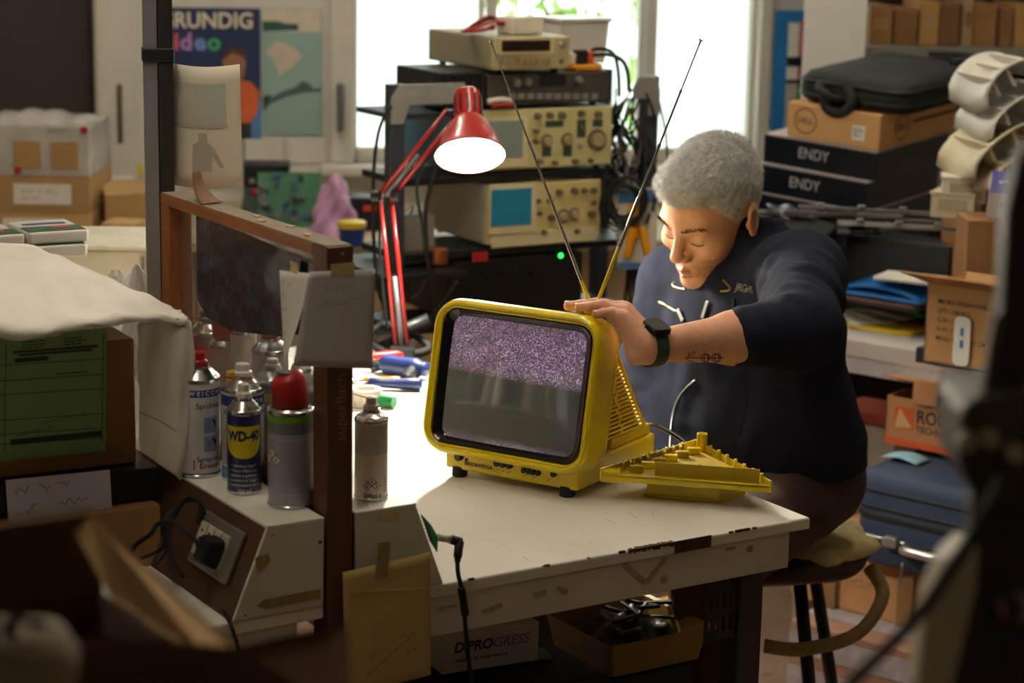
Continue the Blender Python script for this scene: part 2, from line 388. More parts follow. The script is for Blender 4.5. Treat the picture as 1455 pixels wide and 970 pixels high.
# ------------------------------------------------------------------ counter along the window wall
CTOP = mat('counter_top', (176, 160, 134), 0.6, var=0.1); PLK = mat('cream_plank', (205, 180, 138), 0.6, var=0.08, scale=6, stretch=(8, 8, 1))
cn = thing('wall_counter', 'long cream counter with plank front beneath the windows', 'counter', W0, WA)
CL, CR2 = onw(-60, 330)[0] - 0.2, 0.75
MB().box(((CL + CR2) / 2, -0.37, ZT - 0.015), (CR2 - CL, 0.70, 0.03)).build('counter_top', CTOP, cn, bevel=0.004)
pw = 0.098; pm = MB().box((0, 0, (ZT - 0.03) / 2), (pw - 0.006, 0.02, ZT - 0.03)).mesh('plank'); x = CL + pw / 2
while x < CR2 - pw / 2 + 0.01:
    o = link('plank', pm, PLK, cn, bevel=0.003); o.location = (x, -0.66, 0); x += pw
for x in (CL + 0.03, CR2 - 0.03): MB().box((x, -0.34, (ZT - 0.03) / 2), (0.03, 0.6, ZT - 0.03)).build('side_panel', PLK, cn)
# ------------------------------------------------------------------ the two workbenches (bench frame: x along the front edge, y to the back)
def onv(x, y, v):
    d = ray(x, y); o = B0 + BD * v; return CAM + d * ((o - CAM).dot(BD) / d.dot(BD))
def onu(x, y, u):
    d = ray(x, y); o = B0 + BR * u; return CAM + d * ((o - CAM).dot(BR) / d.dot(BR))
def bl(p):      # world -> bench coordinates
    q = p - B0; return Vector((q.dot(BR), q.dot(BD), p.z))
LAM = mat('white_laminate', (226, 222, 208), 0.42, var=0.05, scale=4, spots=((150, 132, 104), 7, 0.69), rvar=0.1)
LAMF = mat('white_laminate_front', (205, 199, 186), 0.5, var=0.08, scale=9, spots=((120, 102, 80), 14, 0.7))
BRN = mat('brown_chip', (70, 46, 30), 0.8, var=0.3, scale=60)
DLEG = mat('dark_leg_paint', (52, 47, 43), 0.6, var=0.2, scale=20)
def rough_strip(poly): return poly
def bench(name, label, x0, x1, depth, legs):
    t = thing(name, label, 'workbench', (B0.x, B0.y, 0), A0)
    MB().box(((x0 + x1) / 2, depth / 2, ZT - 0.009), (x1 - x0, depth, 0.018)).build('bench_top', LAM, t, bevel=0.003)
    xa, xb = x0 + 0.002, x1 - 0.036
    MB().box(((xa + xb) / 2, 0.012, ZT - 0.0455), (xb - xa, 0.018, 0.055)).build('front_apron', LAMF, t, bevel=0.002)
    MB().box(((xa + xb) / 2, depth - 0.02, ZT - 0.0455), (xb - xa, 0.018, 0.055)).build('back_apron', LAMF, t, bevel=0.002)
    for x in (xa + 0.01, xb - 0.01): MB().box((x, depth / 2, ZT - 0.0455), (0.018, depth - 0.06, 0.055)).build('side_apron', LAMF, t)
    for lx, ly in legs:
        MB().box((lx, ly, (ZT - 0.018) / 2), (0.045, 0.045, ZT - 0.018)).build('leg', DLEG, t, bevel=0.003)
    return t
wr_ = bench('workbench', 'white laminate workbench with chipped edges under the yellow television', -0.765, 0.0, 1.42, ((-0.075, 0.06), (-0.06, 1.34), (-0.7, 1.34), (-0.7, 0.06)))
wl_ = bench('workbench', 'white laminate workbench left of the wooden glass partition', -1.75, -0.808, 1.42, ((-0.86, 0.05), (-1.7, 0.05), (-0.86, 1.34), (-1.7, 1.34)))
# chipped edge: splintered brown strips and missing laminate on the front edge of the right bench
r = random.Random(3)
for (xa, xb, ya, yb, seed) in ((893, 958, 0.0, 0.012, 1), (958, 1010, 0, 0.006, 2)):
    a = bl(onv(xa, 790, 0)).x; c = bl(onv(xb, 775, 0)).x; b = MB(); pts = []
    n = 26
    for i in range(n + 1):
        x = a + (c - a) * i / n; pts.append((x, -0.0006, ZT + 0.0012 - (0.0 if seed == 1 else 0.0006)))
    for i in range(n):
        x0 = a + (c - a) * i / n; x1 = a + (c - a) * (i + 1) / n; dd = 0.004 + 0.006 * r.random() if seed == 1 else 0.002; hh = 0.003 + 0.004 * r.random() if seed == 1 else 0.0175
        b.box(((x0 + x1) / 2, dd / 2 - 0.0008, ZT - hh / 2 + 0.0006), (x1 - x0, dd, hh))
    b.build('edge_chip', BRN, wr_)
b = MB()
for k in range(16):
    x = r.uniform(-0.64, -0.05); s = r.uniform(0.001, 0.004); b.box((x, 0.0, ZT - 0.0005), (s * 2.5, 0.003, s * 0.9))
o = b.build('edge_nicks', BRN, wr_); o['kind'] = 'stuff'
# old tape marks on the front apron and fascia
def mark(parent, pts, m, v=0.0022, name='tape_mark', plane_v=True, off=0.0):
    ps = [bl(onv(x, y, v)) for x, y in pts]
    b = MB(); n = len(ps); b.add([(p.x, v - 0.0008, p.z) for p in ps], [tuple(range(n))]); o = b.build(name, m, parent, solid=0.0006); return o
GUM = mat('gum_stain', (160, 146, 118), 0.7, var=0.3, scale=90)
for pts in ([(889, 798), (920, 826), (915, 830), (884, 803)], [(915, 826), (945, 789), (949, 792), (921, 829)], [(793, 832), (808, 838), (803, 845), (790, 838)],
            [(683, 868), (712, 856), (714, 862), (690, 872)], [(757, 842), (775, 838), (776, 845), (760, 848)], [(623, 862), (650, 857), (650, 861), (624, 868)],
            [(940, 819), (947, 817), (947, 827), (939, 828)], [(1030, 779), (1045, 776), (1044, 780), (1031, 782)], [(1062, 776), (1070, 774), (1068, 784), (1062, 783)]):
    mark(wr_, pts, GUM)
# scratches and pencil marks on the right bench top
b = MB(); r = random.Random(11)
for k in range(70):
    x = r.uniform(-0.62, -0.03); y = r.uniform(0.02, 0.6); a = r.uniform(0, 3.14); l = r.uniform(0.002, 0.02); w = r.uniform(0.0002, 0.0005)
    T = frame((x, y, ZT + 0.0004), (math.cos(a), math.sin(a), 0), (-math.sin(a), math.cos(a), 0))
    b.add([(-l, -w, 0), (l, -w, 0), (l, w, 0), (-l, w, 0)], [(0, 1, 2, 3)], T)
o = b.build('scratches', mat('scratch_mark', (165, 150, 126), 0.8, var=0.3), wr_); o['kind'] = 'stuff'

# ------------------------------------------------------------------ power consoles astride the partition
HZ = 0.118; HL = 0.56
BROWNP = mat('brown_panel', (84, 54, 38), 0.55, var=0.25, scale=14, stretch=(1, 1, 4))
def console(label, pts, px0):
    t = thing('power_console', label, 'console', (B0.x, B0.y, 0), A0)
    zt = ZT + HZ
    (a, b_, c, d) = pts          # base left, top left, top right, base right (u)
    MB().xz([(a, ZT), (d, ZT), (c, zt - 0.004), (b_, zt - 0.004)], 0.004, HL).build('body', BROWNP, t)
    MB().xz([(a + 0.002, ZT + 0.001), (d - 0.002, ZT + 0.001), (c - 0.0005, zt - 0.004), (b_ + 0.0005, zt - 0.004)], -0.002, 0.004).build('front_panel', LAMF, t, bevel=0.0008)
    MB().box(((b_ + c) / 2, HL / 2 - 0.001, zt - 0.002), (c - b_, HL + 0.002, 0.004)).build('top_panel', LAM, t, bevel=0.001)
    return t
hl = console('brown and white sloping socket console left of the partition', (-0.938, -0.889, -0.808, -0.808), 0)
hr = console('white sloping console right of the partition, under the small white can', (-0.764, -0.764, -0.674, -0.630), 0)
for pts in ([(362, 792), (381, 786), (384, 796), (369, 812), (364, 808)],): mark(hl, pts, TAPEOLD, -0.0022)
mark(hl, [(364, 861), (375, 851), (455, 836), (455, 850), (378, 865)], TAPEOLD, -0.0022)
mark(hr, [(538, 731), (566, 725), (567, 736), (539, 740)], TAPE, -0.0022)
b = MB(); 
for x, y, s in ((455, 770, 3), (388, 760, 1.5), (349, 874, 2)):
    p = bl(onv(x, y, -0.0024)); b.box((p.x, -0.0022, p.z), (s * 0.0016, 0.0006, s * 0.0012))
o = b.build('scuff', BRN, hl); o['kind'] = 'stuff'
# socket plate on the slanted brown side
PL = mat('plate_nickel', (150, 142, 128), 0.4, 0.6, var=0.12, scale=12)
q1 = bl(onv(0, 0, 0))
sl = Vector((-0.889 + 0.938, 0, HZ)).normalized()            # up the slope
nn = Vector((-HZ, 0, 0.049)).normalized()                     # outwards
def side_pt(x, y):                                            # pixel -> slanted side plane, bench coords
    nw = BR * nn.x + Vector((0, 0, nn.z)); o = UV(-0.938, 0, ZT); d = ray(x, y); return bl(CAM + d * ((o - CAM).dot(nw) / d.dot(nw)))
pc = side_pt(311, 778); ST = frame(pc + nn * 0.003, (0, -1, 0), sl)
sp = thing('socket_plate', 'nickel wall socket plate with black plugs on the brown console side', 'socket plate', UV(pc.x, pc.y, pc.z), A0)
STl = Matrix.Translation(-Vector((pc.x, pc.y, pc.z))) @ ST
pwid = (side_pt(283, 760) - side_pt(340, 795)).length
MB().prism(rrect(0.118, 0.07, 0.004), -0.003, 0.004, STl).build('plate', PL, sp, bevel=0.002)
for k in range(4):
    mo = MB().box((-0.039 + k * 0.0215, 0, 0.005), (0.0185, 0.044, 0.005), STl).build('socket_module', mat('ivory_plastic', (198, 190, 170), 0.5), sp, bevel=0.001)
    bh = MB()
    for dz in (-0.011, 0, 0.011): bh.lathe([(0.0022, 0.0), (0.0022, 0.0083)], 8, STl @ Matrix.Translation((-0.039 + k * 0.0215, dz, 0)))
    bh.build('socket_hole', BLK, mo)
pg = thing('power_plug', 'chunky black power plug in the nickel socket plate', 'plug', UV(pc.x, pc.y, pc.z), A0)
MB().box((0.022, -0.004, 0.022), (0.034, 0.042, 0.026), STl, 0.8).build('plug_body', BLKM, pg, bevel=0.006, seg=3)
pp = [STl @ Vector(q) for q in ((0.02, 0.0, 0.034), (0.005, 0.008, 0.05), (-0.03, 0.012, 0.055), (-0.06, 0.0, 0.06), (-0.09, -0.02, 0.05), (-0.11, -0.042, 0.055), (-0.09, -0.057, 0.07))]
MB().tube(pp, 0.0032, 8, 6).build('cable', BLKM, pg, smooth=True)
for k in range(4):
    r = random.Random(40 + k)
    qs = [STl @ Vector(q) for q in ((-0.045 - 0.004 * k, 0.03 - 0.005 * k, 0.008), (-0.05, 0.044, 0.02), (-0.068 - .006 * k, 0.04 - 0.004 * k, 0.03), (-0.072, 0.0, 0.035 + 0.004 * k), (-0.052 - .01 * k, -0.03, 0.03), (-0.02 - 0.02 * k, -0.052, 0.02 + 0.012 * k))]
    o = thing('mains_cable', 'black mains cable looping behind the nickel socket plate', 'cable', UV(pc.x, pc.y, pc.z), A0, 'mains cables at the socket console')
    MB().tube(qs, 0.0024, 8, 6).build('cable', BLKM, o, smooth=True)
o = thing('mains_cable', 'thin dark cable running down over the left bench front', 'cable', UV(pc.x, pc.y, pc.z), A0)
MB().tube([Vector(bl(Pz(x, y, z))) - Vector((pc.x, pc.y, pc.z)) for x, y, z in ((262, 800, ZT + .004), (300, 842, ZT + .004), (322, 875, ZT + .004))] + [Vector(bl(onv(x, y, v))) - Vector((pc.x, pc.y, pc.z)) for x, y, v in ((331, 895, -.008), (340, 930, -.01), (345, 985, -.012))], 0.0025, 8, 5).build('cable', BLKM, o, smooth=True)

# ------------------------------------------------------------------ partition: wooden frame with glass
WOOD = mat('stained_wood', (150, 88, 42), 0.5, var=0.25, scale=10, stretch=(12, 0.8, 12), bump=0.1)
WOODD = mat('dark_stained_wood', (96, 56, 32), 0.5, var=0.22, scale=10, stretch=(10, 10, 0.8), bump=0.1)
DUST = mat('dusty_wood', (136, 122, 104), 0.9, var=0.2, scale=25)
pt = thing('glass_partition', 'wooden framed glass partition standing between the two workbenches', 'partition', (B0.x, B0.y, 0), A0)
UC = -0.786; FTOP = 1.3145; FV = 0.522; hw = 0.0185
MB().box((UC, 0.018, (0.45 + FTOP) / 2), (0.037, 0.04, FTOP - 0.45)).build('front_stile', WOODD, pt, bevel=0.002)
MB().box((UC, FV - 0.014, (ZT + FTOP - 0.016) / 2), (0.037, 0.028, FTOP - ZT - 0.016)).build('rear_stile', WOOD, pt, bevel=0.002)
MB().box((UC, (0.038 + FV) / 2, FTOP - 0.008), (0.037, FV - 0.038, 0.016)).build('top_rail', WOOD, pt, bevel=0.0015)
MB().box((UC, (0.001 + FV) / 2, FTOP + 0.0006), (0.035, FV - 0.004, 0.0012)).build('dust_layer', DUST, pt)
MB().box((UC, 0.28, ZT + HZ + 0.012), (0.03, 0.49, 0.02)).build('bottom_rail', WOODD, pt, bevel=0.002)
DG = thin_glass('dirty_glass', (0.9, 0.92, 0.93), 0.05, dirt=((150, 150, 155), 30, 0.04, 0.28))
MB().box((UC, 0.28, (ZT + HZ + 0.02 + FTOP - 0.016) / 2), (0.003, 0.475, FTOP - 0.036 - ZT - HZ)).build('glass_pane', DG, pt)
SMK = thin_glass('smoked_plastic', (0.06, 0.07, 0.10), 0.08, dirt=((120, 132, 156), 26, 0.10, 0.5))
sk = [bl(onu(x, y, UC - 0.004)) for x, y in ((279, 306), (345, 330), (432, 368), (462, 382), (462, 470), (400, 478), (330, 470), (296, 452), (281, 425))]
MB().add([(UC - 0.004, p.y, p.z) for p in sk], [tuple(range(len(sk)))]).build('smoked_sheet', SMK, pt, solid=0.0016)
zl = bl(onv(482, 578, 0)).z; LT = frame((UC + 0.001, -0.0026, zl), (0, 0, 1), (-1, 0, 0))
text(pt, 'superflach', 0.0215, LT, mat('embossed_letters', (150, 110, 84), 0.6, var=0.1), bold=0.0, space=1.0)
for x, y in ((462, 455),): pass
p = bl(onv(487, 360, -0.0025)); MB().lathe([(0.0022, 0), (0.0022, 0.001)], 10, frame((p.x, -0.002, p.z), (1, 0, 0), (0, 0, 1))).build('screw', STEEL, pt)
cc = bl(Pz(337, 285, FTOP)); CK = mat('brown_card', (128, 92, 66), 0.8, var=0.1)
t = thing('card_scrap', 'curled scrap of brown card standing on the partition rail', 'card', UV(UC, cc.y, FTOP + 0.001), A0)
def cf(u, v):
    a = v * 1.35; return ((u - 0.5) * (0.012 + 0.02 * (1 - v)) , -0.026 + 0.055 * math.sin(a), 0.038 * (1 - math.cos(a)) / 0.78 + 0.001 + 0.002 * u)
MB().grid(lambda u, v: Vector(cf(u, v)), 4, 14).build('card_sheet', CK, t, solid=0.0014, smooth=True)
for k, (x, y) in enumerate(((388, 308), (402, 314), (432, 323), (455, 335))):
    pq = bl(Pz(x, y, FTOP)); rr = random.Random(k)
    o = MB().prism([(-0.006, -0.003), (0.005, -0.004), (0.007, 0.002), (-0.004, 0.004)], 0, 0.0025).build('wood_chip', mat('pale_wood_chip', (214, 190, 150), 0.8), None); o.location = UV(UC + rr.uniform(-0.008, 0.008), pq.y, FTOP + 0.0012); o.rotation_euler = (0, 0, rr.random() * 3)
    tag(o, 'small pale wood chip lying on the dusty partition rail', 'wood chip', 'wood chips on the partition rail')
# taped papers
def sheet_v(name, label, corners, v, m, cat='paper', bulge=0.004, curl=0.0, n=12):
    """paper hanging in a bench-front plane; corners TL,TR,BR,BL in pixels"""
    c = [bl(onv(x, y, v)) for x, y in corners]
    o_ = thing(name, label, cat, UV(c[3].x, v, min(c[2].z, c[3].z)), A0); base = Vector((c[3].x, v, min(c[2].z, c[3].z)))
    def fn(a, b_):
        t_ = c[3].lerp(c[2], a); u_ = c[0].lerp(c[1], a); p_ = t_.lerp(u_, b_); p_.y -= bulge * math.sin(a * 3.14) * (1 - b_) + curl * (1 - b_) ** 2 * (1 - a) ** 2; return p_ - base
    MB().grid(fn, n, n).build('sheet', m, o_, solid=0.0004, smooth=True); return o_, base, c
PAPG = mat('grey_paper', (196, 192, 190), 0.85, var=0.03, scale=6)
o_, bs, c = sheet_v('taped_note', 'white handwritten note taped to the front post of the partition', ((440, 386), (533, 382), (529, 523), (415, 519)), -0.008, PAPG, 'note', 0.002, 0.004)
T = frame(bl(onv(452, 412, -0.0115)) - bs, (1, 0, 0), (0, 0, 1)); scribble(o_, T, 0.06, [(0.0, 0.05), (0.008, 0.062)], 0.016, INKL, 3)
b = MB(); q = bl(onv(446, 436, -0.0112)) - bs; b.box((q.x + 0.035, q.y, q.z), (0.07, 0.0004, 0.0006)); b.build('ruled_line', INKL, o_)
o = MB().box((0, 0, 0), (0.033, 0.0006, 0.016)).build('tape', TAPE, o_); q = bl(onv(487, 383, -0.0088)) - bs; o.location = q
# paper on the glass
c = [bl(onu(x, y, UC - 0.012)) for x, y in ((397, 384), (440, 388), (425, 505), (404, 523))]
o_ = thing('taped_note', 'curled white note taped to the glass beside the front post', 'note', UV(UC - 0.012, c[3].y, c[3].z), A0); bs = Vector((UC - 0.012, c[3].y, c[3].z))
def fn(a, b_):
    p_ = c[3].lerp(c[2], a).lerp(c[0].lerp(c[1], a), b_); p_.x -= 0.02 * (1 - b_) ** 2 * a; return p_ - bs
MB().grid(fn, 10, 12).build('sheet', WHITEP, o_, solid=0.0004, smooth=True)
T = frame(c[0] - bs + Vector((-0.003, -0.008, -0.012)), (0, -1, 0), (0, 0, 1)); scribble(o_, T, 0.04, [(0, 0.03), (0.004, 0.02), (0.0, 0.028), (0.006, 0.03), (0, 0.024)], 0.017, INKL, 8)
o = MB().box((0, 0, 0), (0.001, 0.02, 0.014)).build('tape', TAPE, o_); o.location = bl(onu(418, 380, UC - 0.012)) - bs
YP = mat('yellow_envelope', (190, 165, 100), 0.8, var=0.06, scale=5)
o_, bs, c = sheet_v('yellow_envelope', 'large yellow envelope taped to the bench front with handwriting', ((487, 813), (611, 784), (612, 958), (491, 985)), -0.014, YP, 'envelope', 0.003)
T = frame(bl(onv(515, 940, -0.018)) - bs, Vector((1, 0, 0.42)), Vector((-0.42, 0, 1))); scribble(o_, T, 0.1, [(0.0, 0.072)], 0.014, INK, 5)
T = frame(bl(onv(528, 905, -0.018)) - bs, Vector((1, 0, 0.1)), Vector((-0.1, 0, 1))); scribble(o_, T, 0.1, [(0.0, 0.025)], 0.010, INKL, 6)
T = frame(bl(onv(572, 932, -0.018)) - bs, Vector((1, 0, 0.42)), Vector((-0.42, 0, 1))); scribble(o_, T, 0.1, [(0.0, 0.028)], 0.012, INK, 7)
b = MB(); p0 = bl(onv(520, 962, -0.018)) - bs; p1 = bl(onv(590, 898, -0.018)) - bs; b.tube([p0, p1], 0.0004, 5); b.build('underline', INK, o_)
b = MB(); p0 = bl(onv(487, 842, -0.016)) - bs; p1 = bl(onv(611, 835, -0.016)) - bs; b.tube([p0, p1], 0.0006, 5); b.build('fold', YP, o_)
q = bl(onv(544, 796, -0.0162)) - bs; o = MB().box((0, 0, 0), (0.018, 0.0008, 0.048)).build('tape', TAPEOLD, o_); o.location = q; o.rotation_euler = (0, math.radians(6), 0)

# ------------------------------------------------------------------ spray cans
ALU = mat('can_aluminium', (196, 196, 192), 0.22, 1.0, var=0.08, scale=60)
REDP = mat('red_plastic', (176, 30, 34), 0.4, var=0.08); WHP = mat('white_plastic', (222, 218, 206), 0.45, var=0.05); YELP = mat('yellow_cap', (214, 186, 44), 0.4)
GRP = mat('grey_plastic', (96, 96, 98), 0.45)
def can(label, x, y, r, h, z0, body, top='white', bands=(), u=None, texts=(), group='spray cans on the console', dome=0.016, nozz=0.022):
    """x,y: pixel of the near base rim; bands: (z0,z1,material); texts: (string,size,zfrac,material,sx,bold,xoff)"""
    p = Pz(x, y, z0); d = Vector((p.x, p.y, 0)).normalized(); p = p + d * r
    t = thing('spray_can', label, 'spray can', (p.x, p.y, z0), 0, group)
    MB().lathe([(r * 0.93, 0), (r, 0.003), (r, h - 0.003), (r * 0.97, h)], 32).build('body', body, t, smooth=40)
    MB().lathe([(r * 0.96, h - 0.002), (r * 1.03, h), (r * 1.03, h + 0.004), (r * 0.97, h + 0.005), (r * 0.92, h + 0.007), (r * 0.80, h + dome * 0.65), (r * 0.58, h + dome), (r * 0.50, h + dome), (r * 0.52, h + dome + 0.004), (r * 0.42, h + dome + 0.005)], 32).build('dome', ALU, t, smooth=35)
    MB().lathe([(r * 0.95, 0.0), (r * 1.025, 0.001), (r * 1.025, 0.004), (r * 0.99, 0.005)], 32).build('base_rim', ALU, t, smooth=35)
    zt = h + dome + 0.003
    a0 = math.atan2(-p.y, -p.x)
    lt = Vector((math.cos(a0 - 1.57), math.sin(a0 - 1.57), 0))   # image left seen from camera
    if top in ('white', 'red', 'black'):
        m = {'white': WHP, 'red': REDP, 'black': BLK}[top]
        MB().lathe([(r * 0.46, zt), (r * 0.46, zt + nozz * 0.35), (r * 0.34, zt + nozz * 0.5), (r * 0.33, zt + nozz), (r * 0.27, zt + nozz + 0.001)], 20).build('nozzle', m, t, smooth=40)
    if top == 'smart':
        M = Matrix.Rotation(a0, 4, 'Z')
        rings = []
        for zz, sx_, sy_, ox in ((0, 0.83, 0.83, 0), (0.012, 0.80, 0.80, 0), (0.02, 0.84, 0.80, 0.05), (0.032, 0.80, 0.74, 0.1), (0.040, 0.60, 0.58, 0.08), (0.042, 0.3, 0.3, 0.06)):
            rings.append([((math.cos(q * 0.3927) * sx_ * r), (math.sin(q * 0.3927) * sy_ * r - ox * r), zt - 0.006 + zz + (0.004 * math.sin(q * 0.3927) * (zz > 0.03))) for q in range(16)])
        MB().rings(rings, M).build('cap', REDP, t, smooth=True)
        MB().lathe([(r * 0.5, 0), (r * 0.5, 0.002)], 16, M @ Matrix.Translation((0.0, -r * 0.1, zt + 0.035)) @ Matrix.Diagonal((0.8, 1.0, 1, 1))).build('button', GRP, t)
        s0 = lt * r * 0.75 + Vector((0, 0, zt + 0.016)); s1 = s0 + lt * 0.016 + Vector((0, 0, 0.004)); s2 = s1 + lt * 0.052 + Vector((0, 0, 0.012))
        MB().tube([s0, s1], 0.0042, 10).build('spout', GRP, t, smooth=40); MB().tube([s1, s2], 0.0012, 6).build('straw', REDP, t)
    for (za, zb, m) in bands:
        MB().lathe([(r * 1.004, za * h), (r * 1.004, zb * h)], 32, cap=False).build('label_band', m, t, smooth=True)
    for (s, size, zf, m, sx, bold, xo) in texts:
        text(t, s, size, None, m, bold=bold, sx=sx, cyl=(r * 1.012, a0 + xo, zf * h))
    t['a0'] = a0; return t
CZ = ZT + HZ
BLUE = mat('can_blue', (26, 30, 92), 0.32, var=0.06, coat=0.3); WBODY = mat('can_white', (214, 214, 214), 0.32, var=0.05, coat=0.3)
BLUEL = mat('label_blue', (38, 64, 140), 0.4); GREY = mat('can_grey', (160, 160, 168), 0.4, 0.2, var=0.12, scale=160); GREYD = mat('can_grey_dark', (120, 120, 130), 0.4, 0.3, var=0.1)
GREEN = mat('can_green', (104, 160, 30), 0.4); CYAN = mat('label_light_blue', (76, 132, 190), 0.4); ORA = mat('label_orange', (206, 84, 40), 0.5)
YEL = mat('label_yellow', (226, 204, 40), 0.4)
INKB = mat('navy_ink', (20, 22, 70), 0.5, var=0)
# blue can with the yellow shield
wd40 = can('small navy blue WD-40 can with white nozzle', 347, 704, 0.0222, 0.108, CZ, BLUE, 'white', (), texts=(('WD-40', 0.0185, 0.735, INKB, 0.80, 0.045, 0),
     ('• elimina i cigolii', 0.0055, 0.37, INKW, 1, 0, 0), ('• libera i bloccaggi', 0.0055, 0.31, INKW, 1, 0, 0), ('• pulisce e protegge', 0.0055, 0.25, INKW, 1, 0, 0), ('• previene la ruggine', 0.0055, 0.19, INKW, 1, 0, 0), ('• multifunzione spray', 0.0055, 0.13, INKW, 1, 0, 0), ('200 ml', 0.007, 0.055, INKW, 1, 0, 0)), nozz=0.018)
b = MB(); r_ = 0.0222 * 1.006; a0 = wd40['a0']; n = 28
def sh(zf, aa): return (r_ * math.cos(a0 + aa), r_ * math.sin(a0 + aa), zf)
vs = []; fs = []
for i in range(n + 1):
    aa = -1.2 + 2.4 * i / n; zb = 0.108 * (0.66 - 0.20 * math.sqrt(max(0, 1 - (aa / 1.2) ** 2))); vs += [sh(zb, aa), sh(0.108 * 0.86, aa)]
    if i: fs.append((2 * i - 2, 2 * i, 2 * i + 1, 2 * i - 1))
b.add(vs, fs); b.build('yellow_shield', YEL, wd40, smooth=True)
g = can('grey spray can with red cap and green collar at the console front', 413, 725, 0.0292, 0.124, CZ, GREY, 'smart', ((0.80, 0.92, GREYD), (0.92, 0.985, GREEN)), dome=0.012)
for (x0_, x1_, zf) in ((-0.6, 0.8, 0.74), (-0.5, 0.8, 0.16)):
    b = MB(); rr_ = 0.0292 * 1.006
    vs = [(rr_ * math.cos(g['a0'] + x0_ + (x1_ - x0_) * i / 12), rr_ * math.sin(g['a0'] + x0_ + (x1_ - x0_) * i / 12), 0.124 * zf + dz) for i in range(13) for dz in (0, 0.0006)]
    b.add(vs, [(2 * i, 2 * i + 2, 2 * i + 3, 2 * i + 1) for i in range(12)]); b.build('label_rule', INKW, g)
def cyl_lines(parent, r, a0, h, zf0, zf1, n, x0, x1, m, seed, name='print'):
    rr = random.Random(seed); b = MB()
    for k in range(n):
        z = h * (zf0 + (zf1 - zf0) * k / max(1, n - 1)); x = x0; xe = x0 + (x1 - x0) * rr.uniform(0.6, 1)
        while x < xe:
            l = rr.uniform(0.03, 0.12)
            b.add([(r * math.cos(a0 + q), r * math.sin(a0 + q), z + dz) for q in (x, x + l) for dz in (0, 0.0012)], [(0, 2, 3, 1)]); x += l + 0.025
    b.build(name, m, parent)
cyl_lines(g, 0.0292 * 1.006, g['a0'], 0.124, 0.25, 0.68, 13, -0.1, 0.8, mat('grey_print', (150, 150, 155), 0.5, var=0), 3)
def ghs(t, r, a0, zc, s, off):
    ms = [mat('hazard_red', (150, 50, 44), 0.5, var=0), INKW]
    for k, (dx, dz) in enumerate(((0, 0.5), (-0.5, 0), (0.5, 0))):
        for q, (sc, m) in enumerate(((0.5, ms[0]), (0.39, ms[1]))):
            b = MB(); c = [(0, -sc), (sc, 0), (0, sc), (-sc, 0)]
            b.add([((r + 0.0002 * q) * math.cos(a0 + off + (dx + x_) * s / r), (r + 0.0002 * q) * math.sin(a0 + off + (dx + x_) * s / r), zc + (dz + z_) * s) for x_, z_ in c], [(0, 1, 2, 3)])
            b.build('hazard_diamond', m, t)
        b = MB().add([((r + 0.0006) * math.cos(a0 + off + (dx + x_) * s / r), (r + 0.0006) * math.sin(a0 + off + (dx + x_) * s / r), zc + (dz + z_) * s) for x_, z_ in ((-0.07, -0.16), (0.07, -0.16), (0.05, 0.18), (-0.05, 0.18))], [(0, 1, 2, 3)]); b.build('hazard_symbol', INK, t)
ghs(g, 0.0292 * 1.006, g['a0'], 0.065, 0.016, -0.95)
w1_ = can('tall white grease spray can with blue lettering band beside the foam sheet', 283, 680, 0.0295, 0.131, CZ, WBODY, 'red', ((0.855, 0.93, BLUEL), (0.0, 0.05, BLUEL)), texts=(('W E I C O N', 0.0085, 0.893, INKW, 1, 0.03, 0.35), ('Sprühfett', 0.0105, 0.76, INK, 1, 0.01, 0.55), ('Spray-on', 0.010, 0.20, INK, 1, 0.01, 0.5), ('Grease', 0.010, 0.13, INK, 1, 0.01, 0.5)), nozz=0.018)
for zf, w in ((0.56, 0.7), (0.36, 0.7)):
    rr_ = 0.0295 * 1.006; b = MB()
    b.add([(rr_ * math.cos(w1_['a0'] + 0.25 + w * i / 8), rr_ * math.sin(w1_['a0'] + 0.25 + w * i / 8), 0.131 * zf + dz) for i in range(9) for dz in (-0.011, 0.011)], [(2 * i, 2 * i + 2, 2 * i + 3, 2 * i + 1) for i in range(8)]); b.build('label_picture', mat('label_pale_blue', (140, 150, 190), 0.5), w1_)
    rr_ = 0.0295 * 1.011; b = MB()
    b.add([(rr_ * math.cos(w1_['a0'] + q), rr_ * math.sin(w1_['a0'] + q), 0.131 * zf + dz) for q, dz in ((0.45, -0.006), (0.85, -0.004), (0.88, 0.004), (0.7, 0.008), (0.5, 0.003))], [(0, 1, 2, 3, 4)]); b.build('label_drawing', INK, w1_)
b = MB(); rr_ = 0.0295 * 1.008; b.add([(rr_ * math.cos(w1_['a0'] + q), rr_ * math.sin(w1_['a0'] + q), 0.131 * zf) for q, zf in ((-0.25, 0.09), (0.12, 0.09), (0.12, 0.2), (-0.25, 0.2))], [(0, 1, 2, 3)]); b.build('orange_mark', ORA, w1_)
for k in range(2): MB().tube([(0.002 * k, 0, 0.131 + 0.035), (-0.002 + 0.006 * k, 0.0, 0.131 + 0.06)], 0.0009, 6).build('straw', REDP, w1_)
w2_ = can('white spray can with blue collar band behind the WD-40 can', 346, 686, 0.0285, 0.122, CZ, WBODY, 'white', ((0.85, 0.97, BLUEL), (0.0, 0.16, CYAN)), texts=(('W E I C O N', 0.0085, 0.91, INKW, 1, 0.03, 0.3), ('Spray', 0.0095, 0.79, INK, 1, 0.01, -0.75), ('Zinc-Spray', 0.0095, 0.79, INK, 1, 0.01, 0.7)), nozz=0.016)
cyl_lines(w2_, 0.0285 * 1.006, w2_['a0'], 0.122, 0.2, 0.7, 14, -1.2, -0.75, INKL, 5)
MB().lathe([(0.0075, 0), (0.0075, 0.012), (0.006, 0.013)], 14, Matrix.Translation((-0.014, -0.004, 0.122 + 0.013))).build('yellow_cap', YELP, w2_, smooth=40)
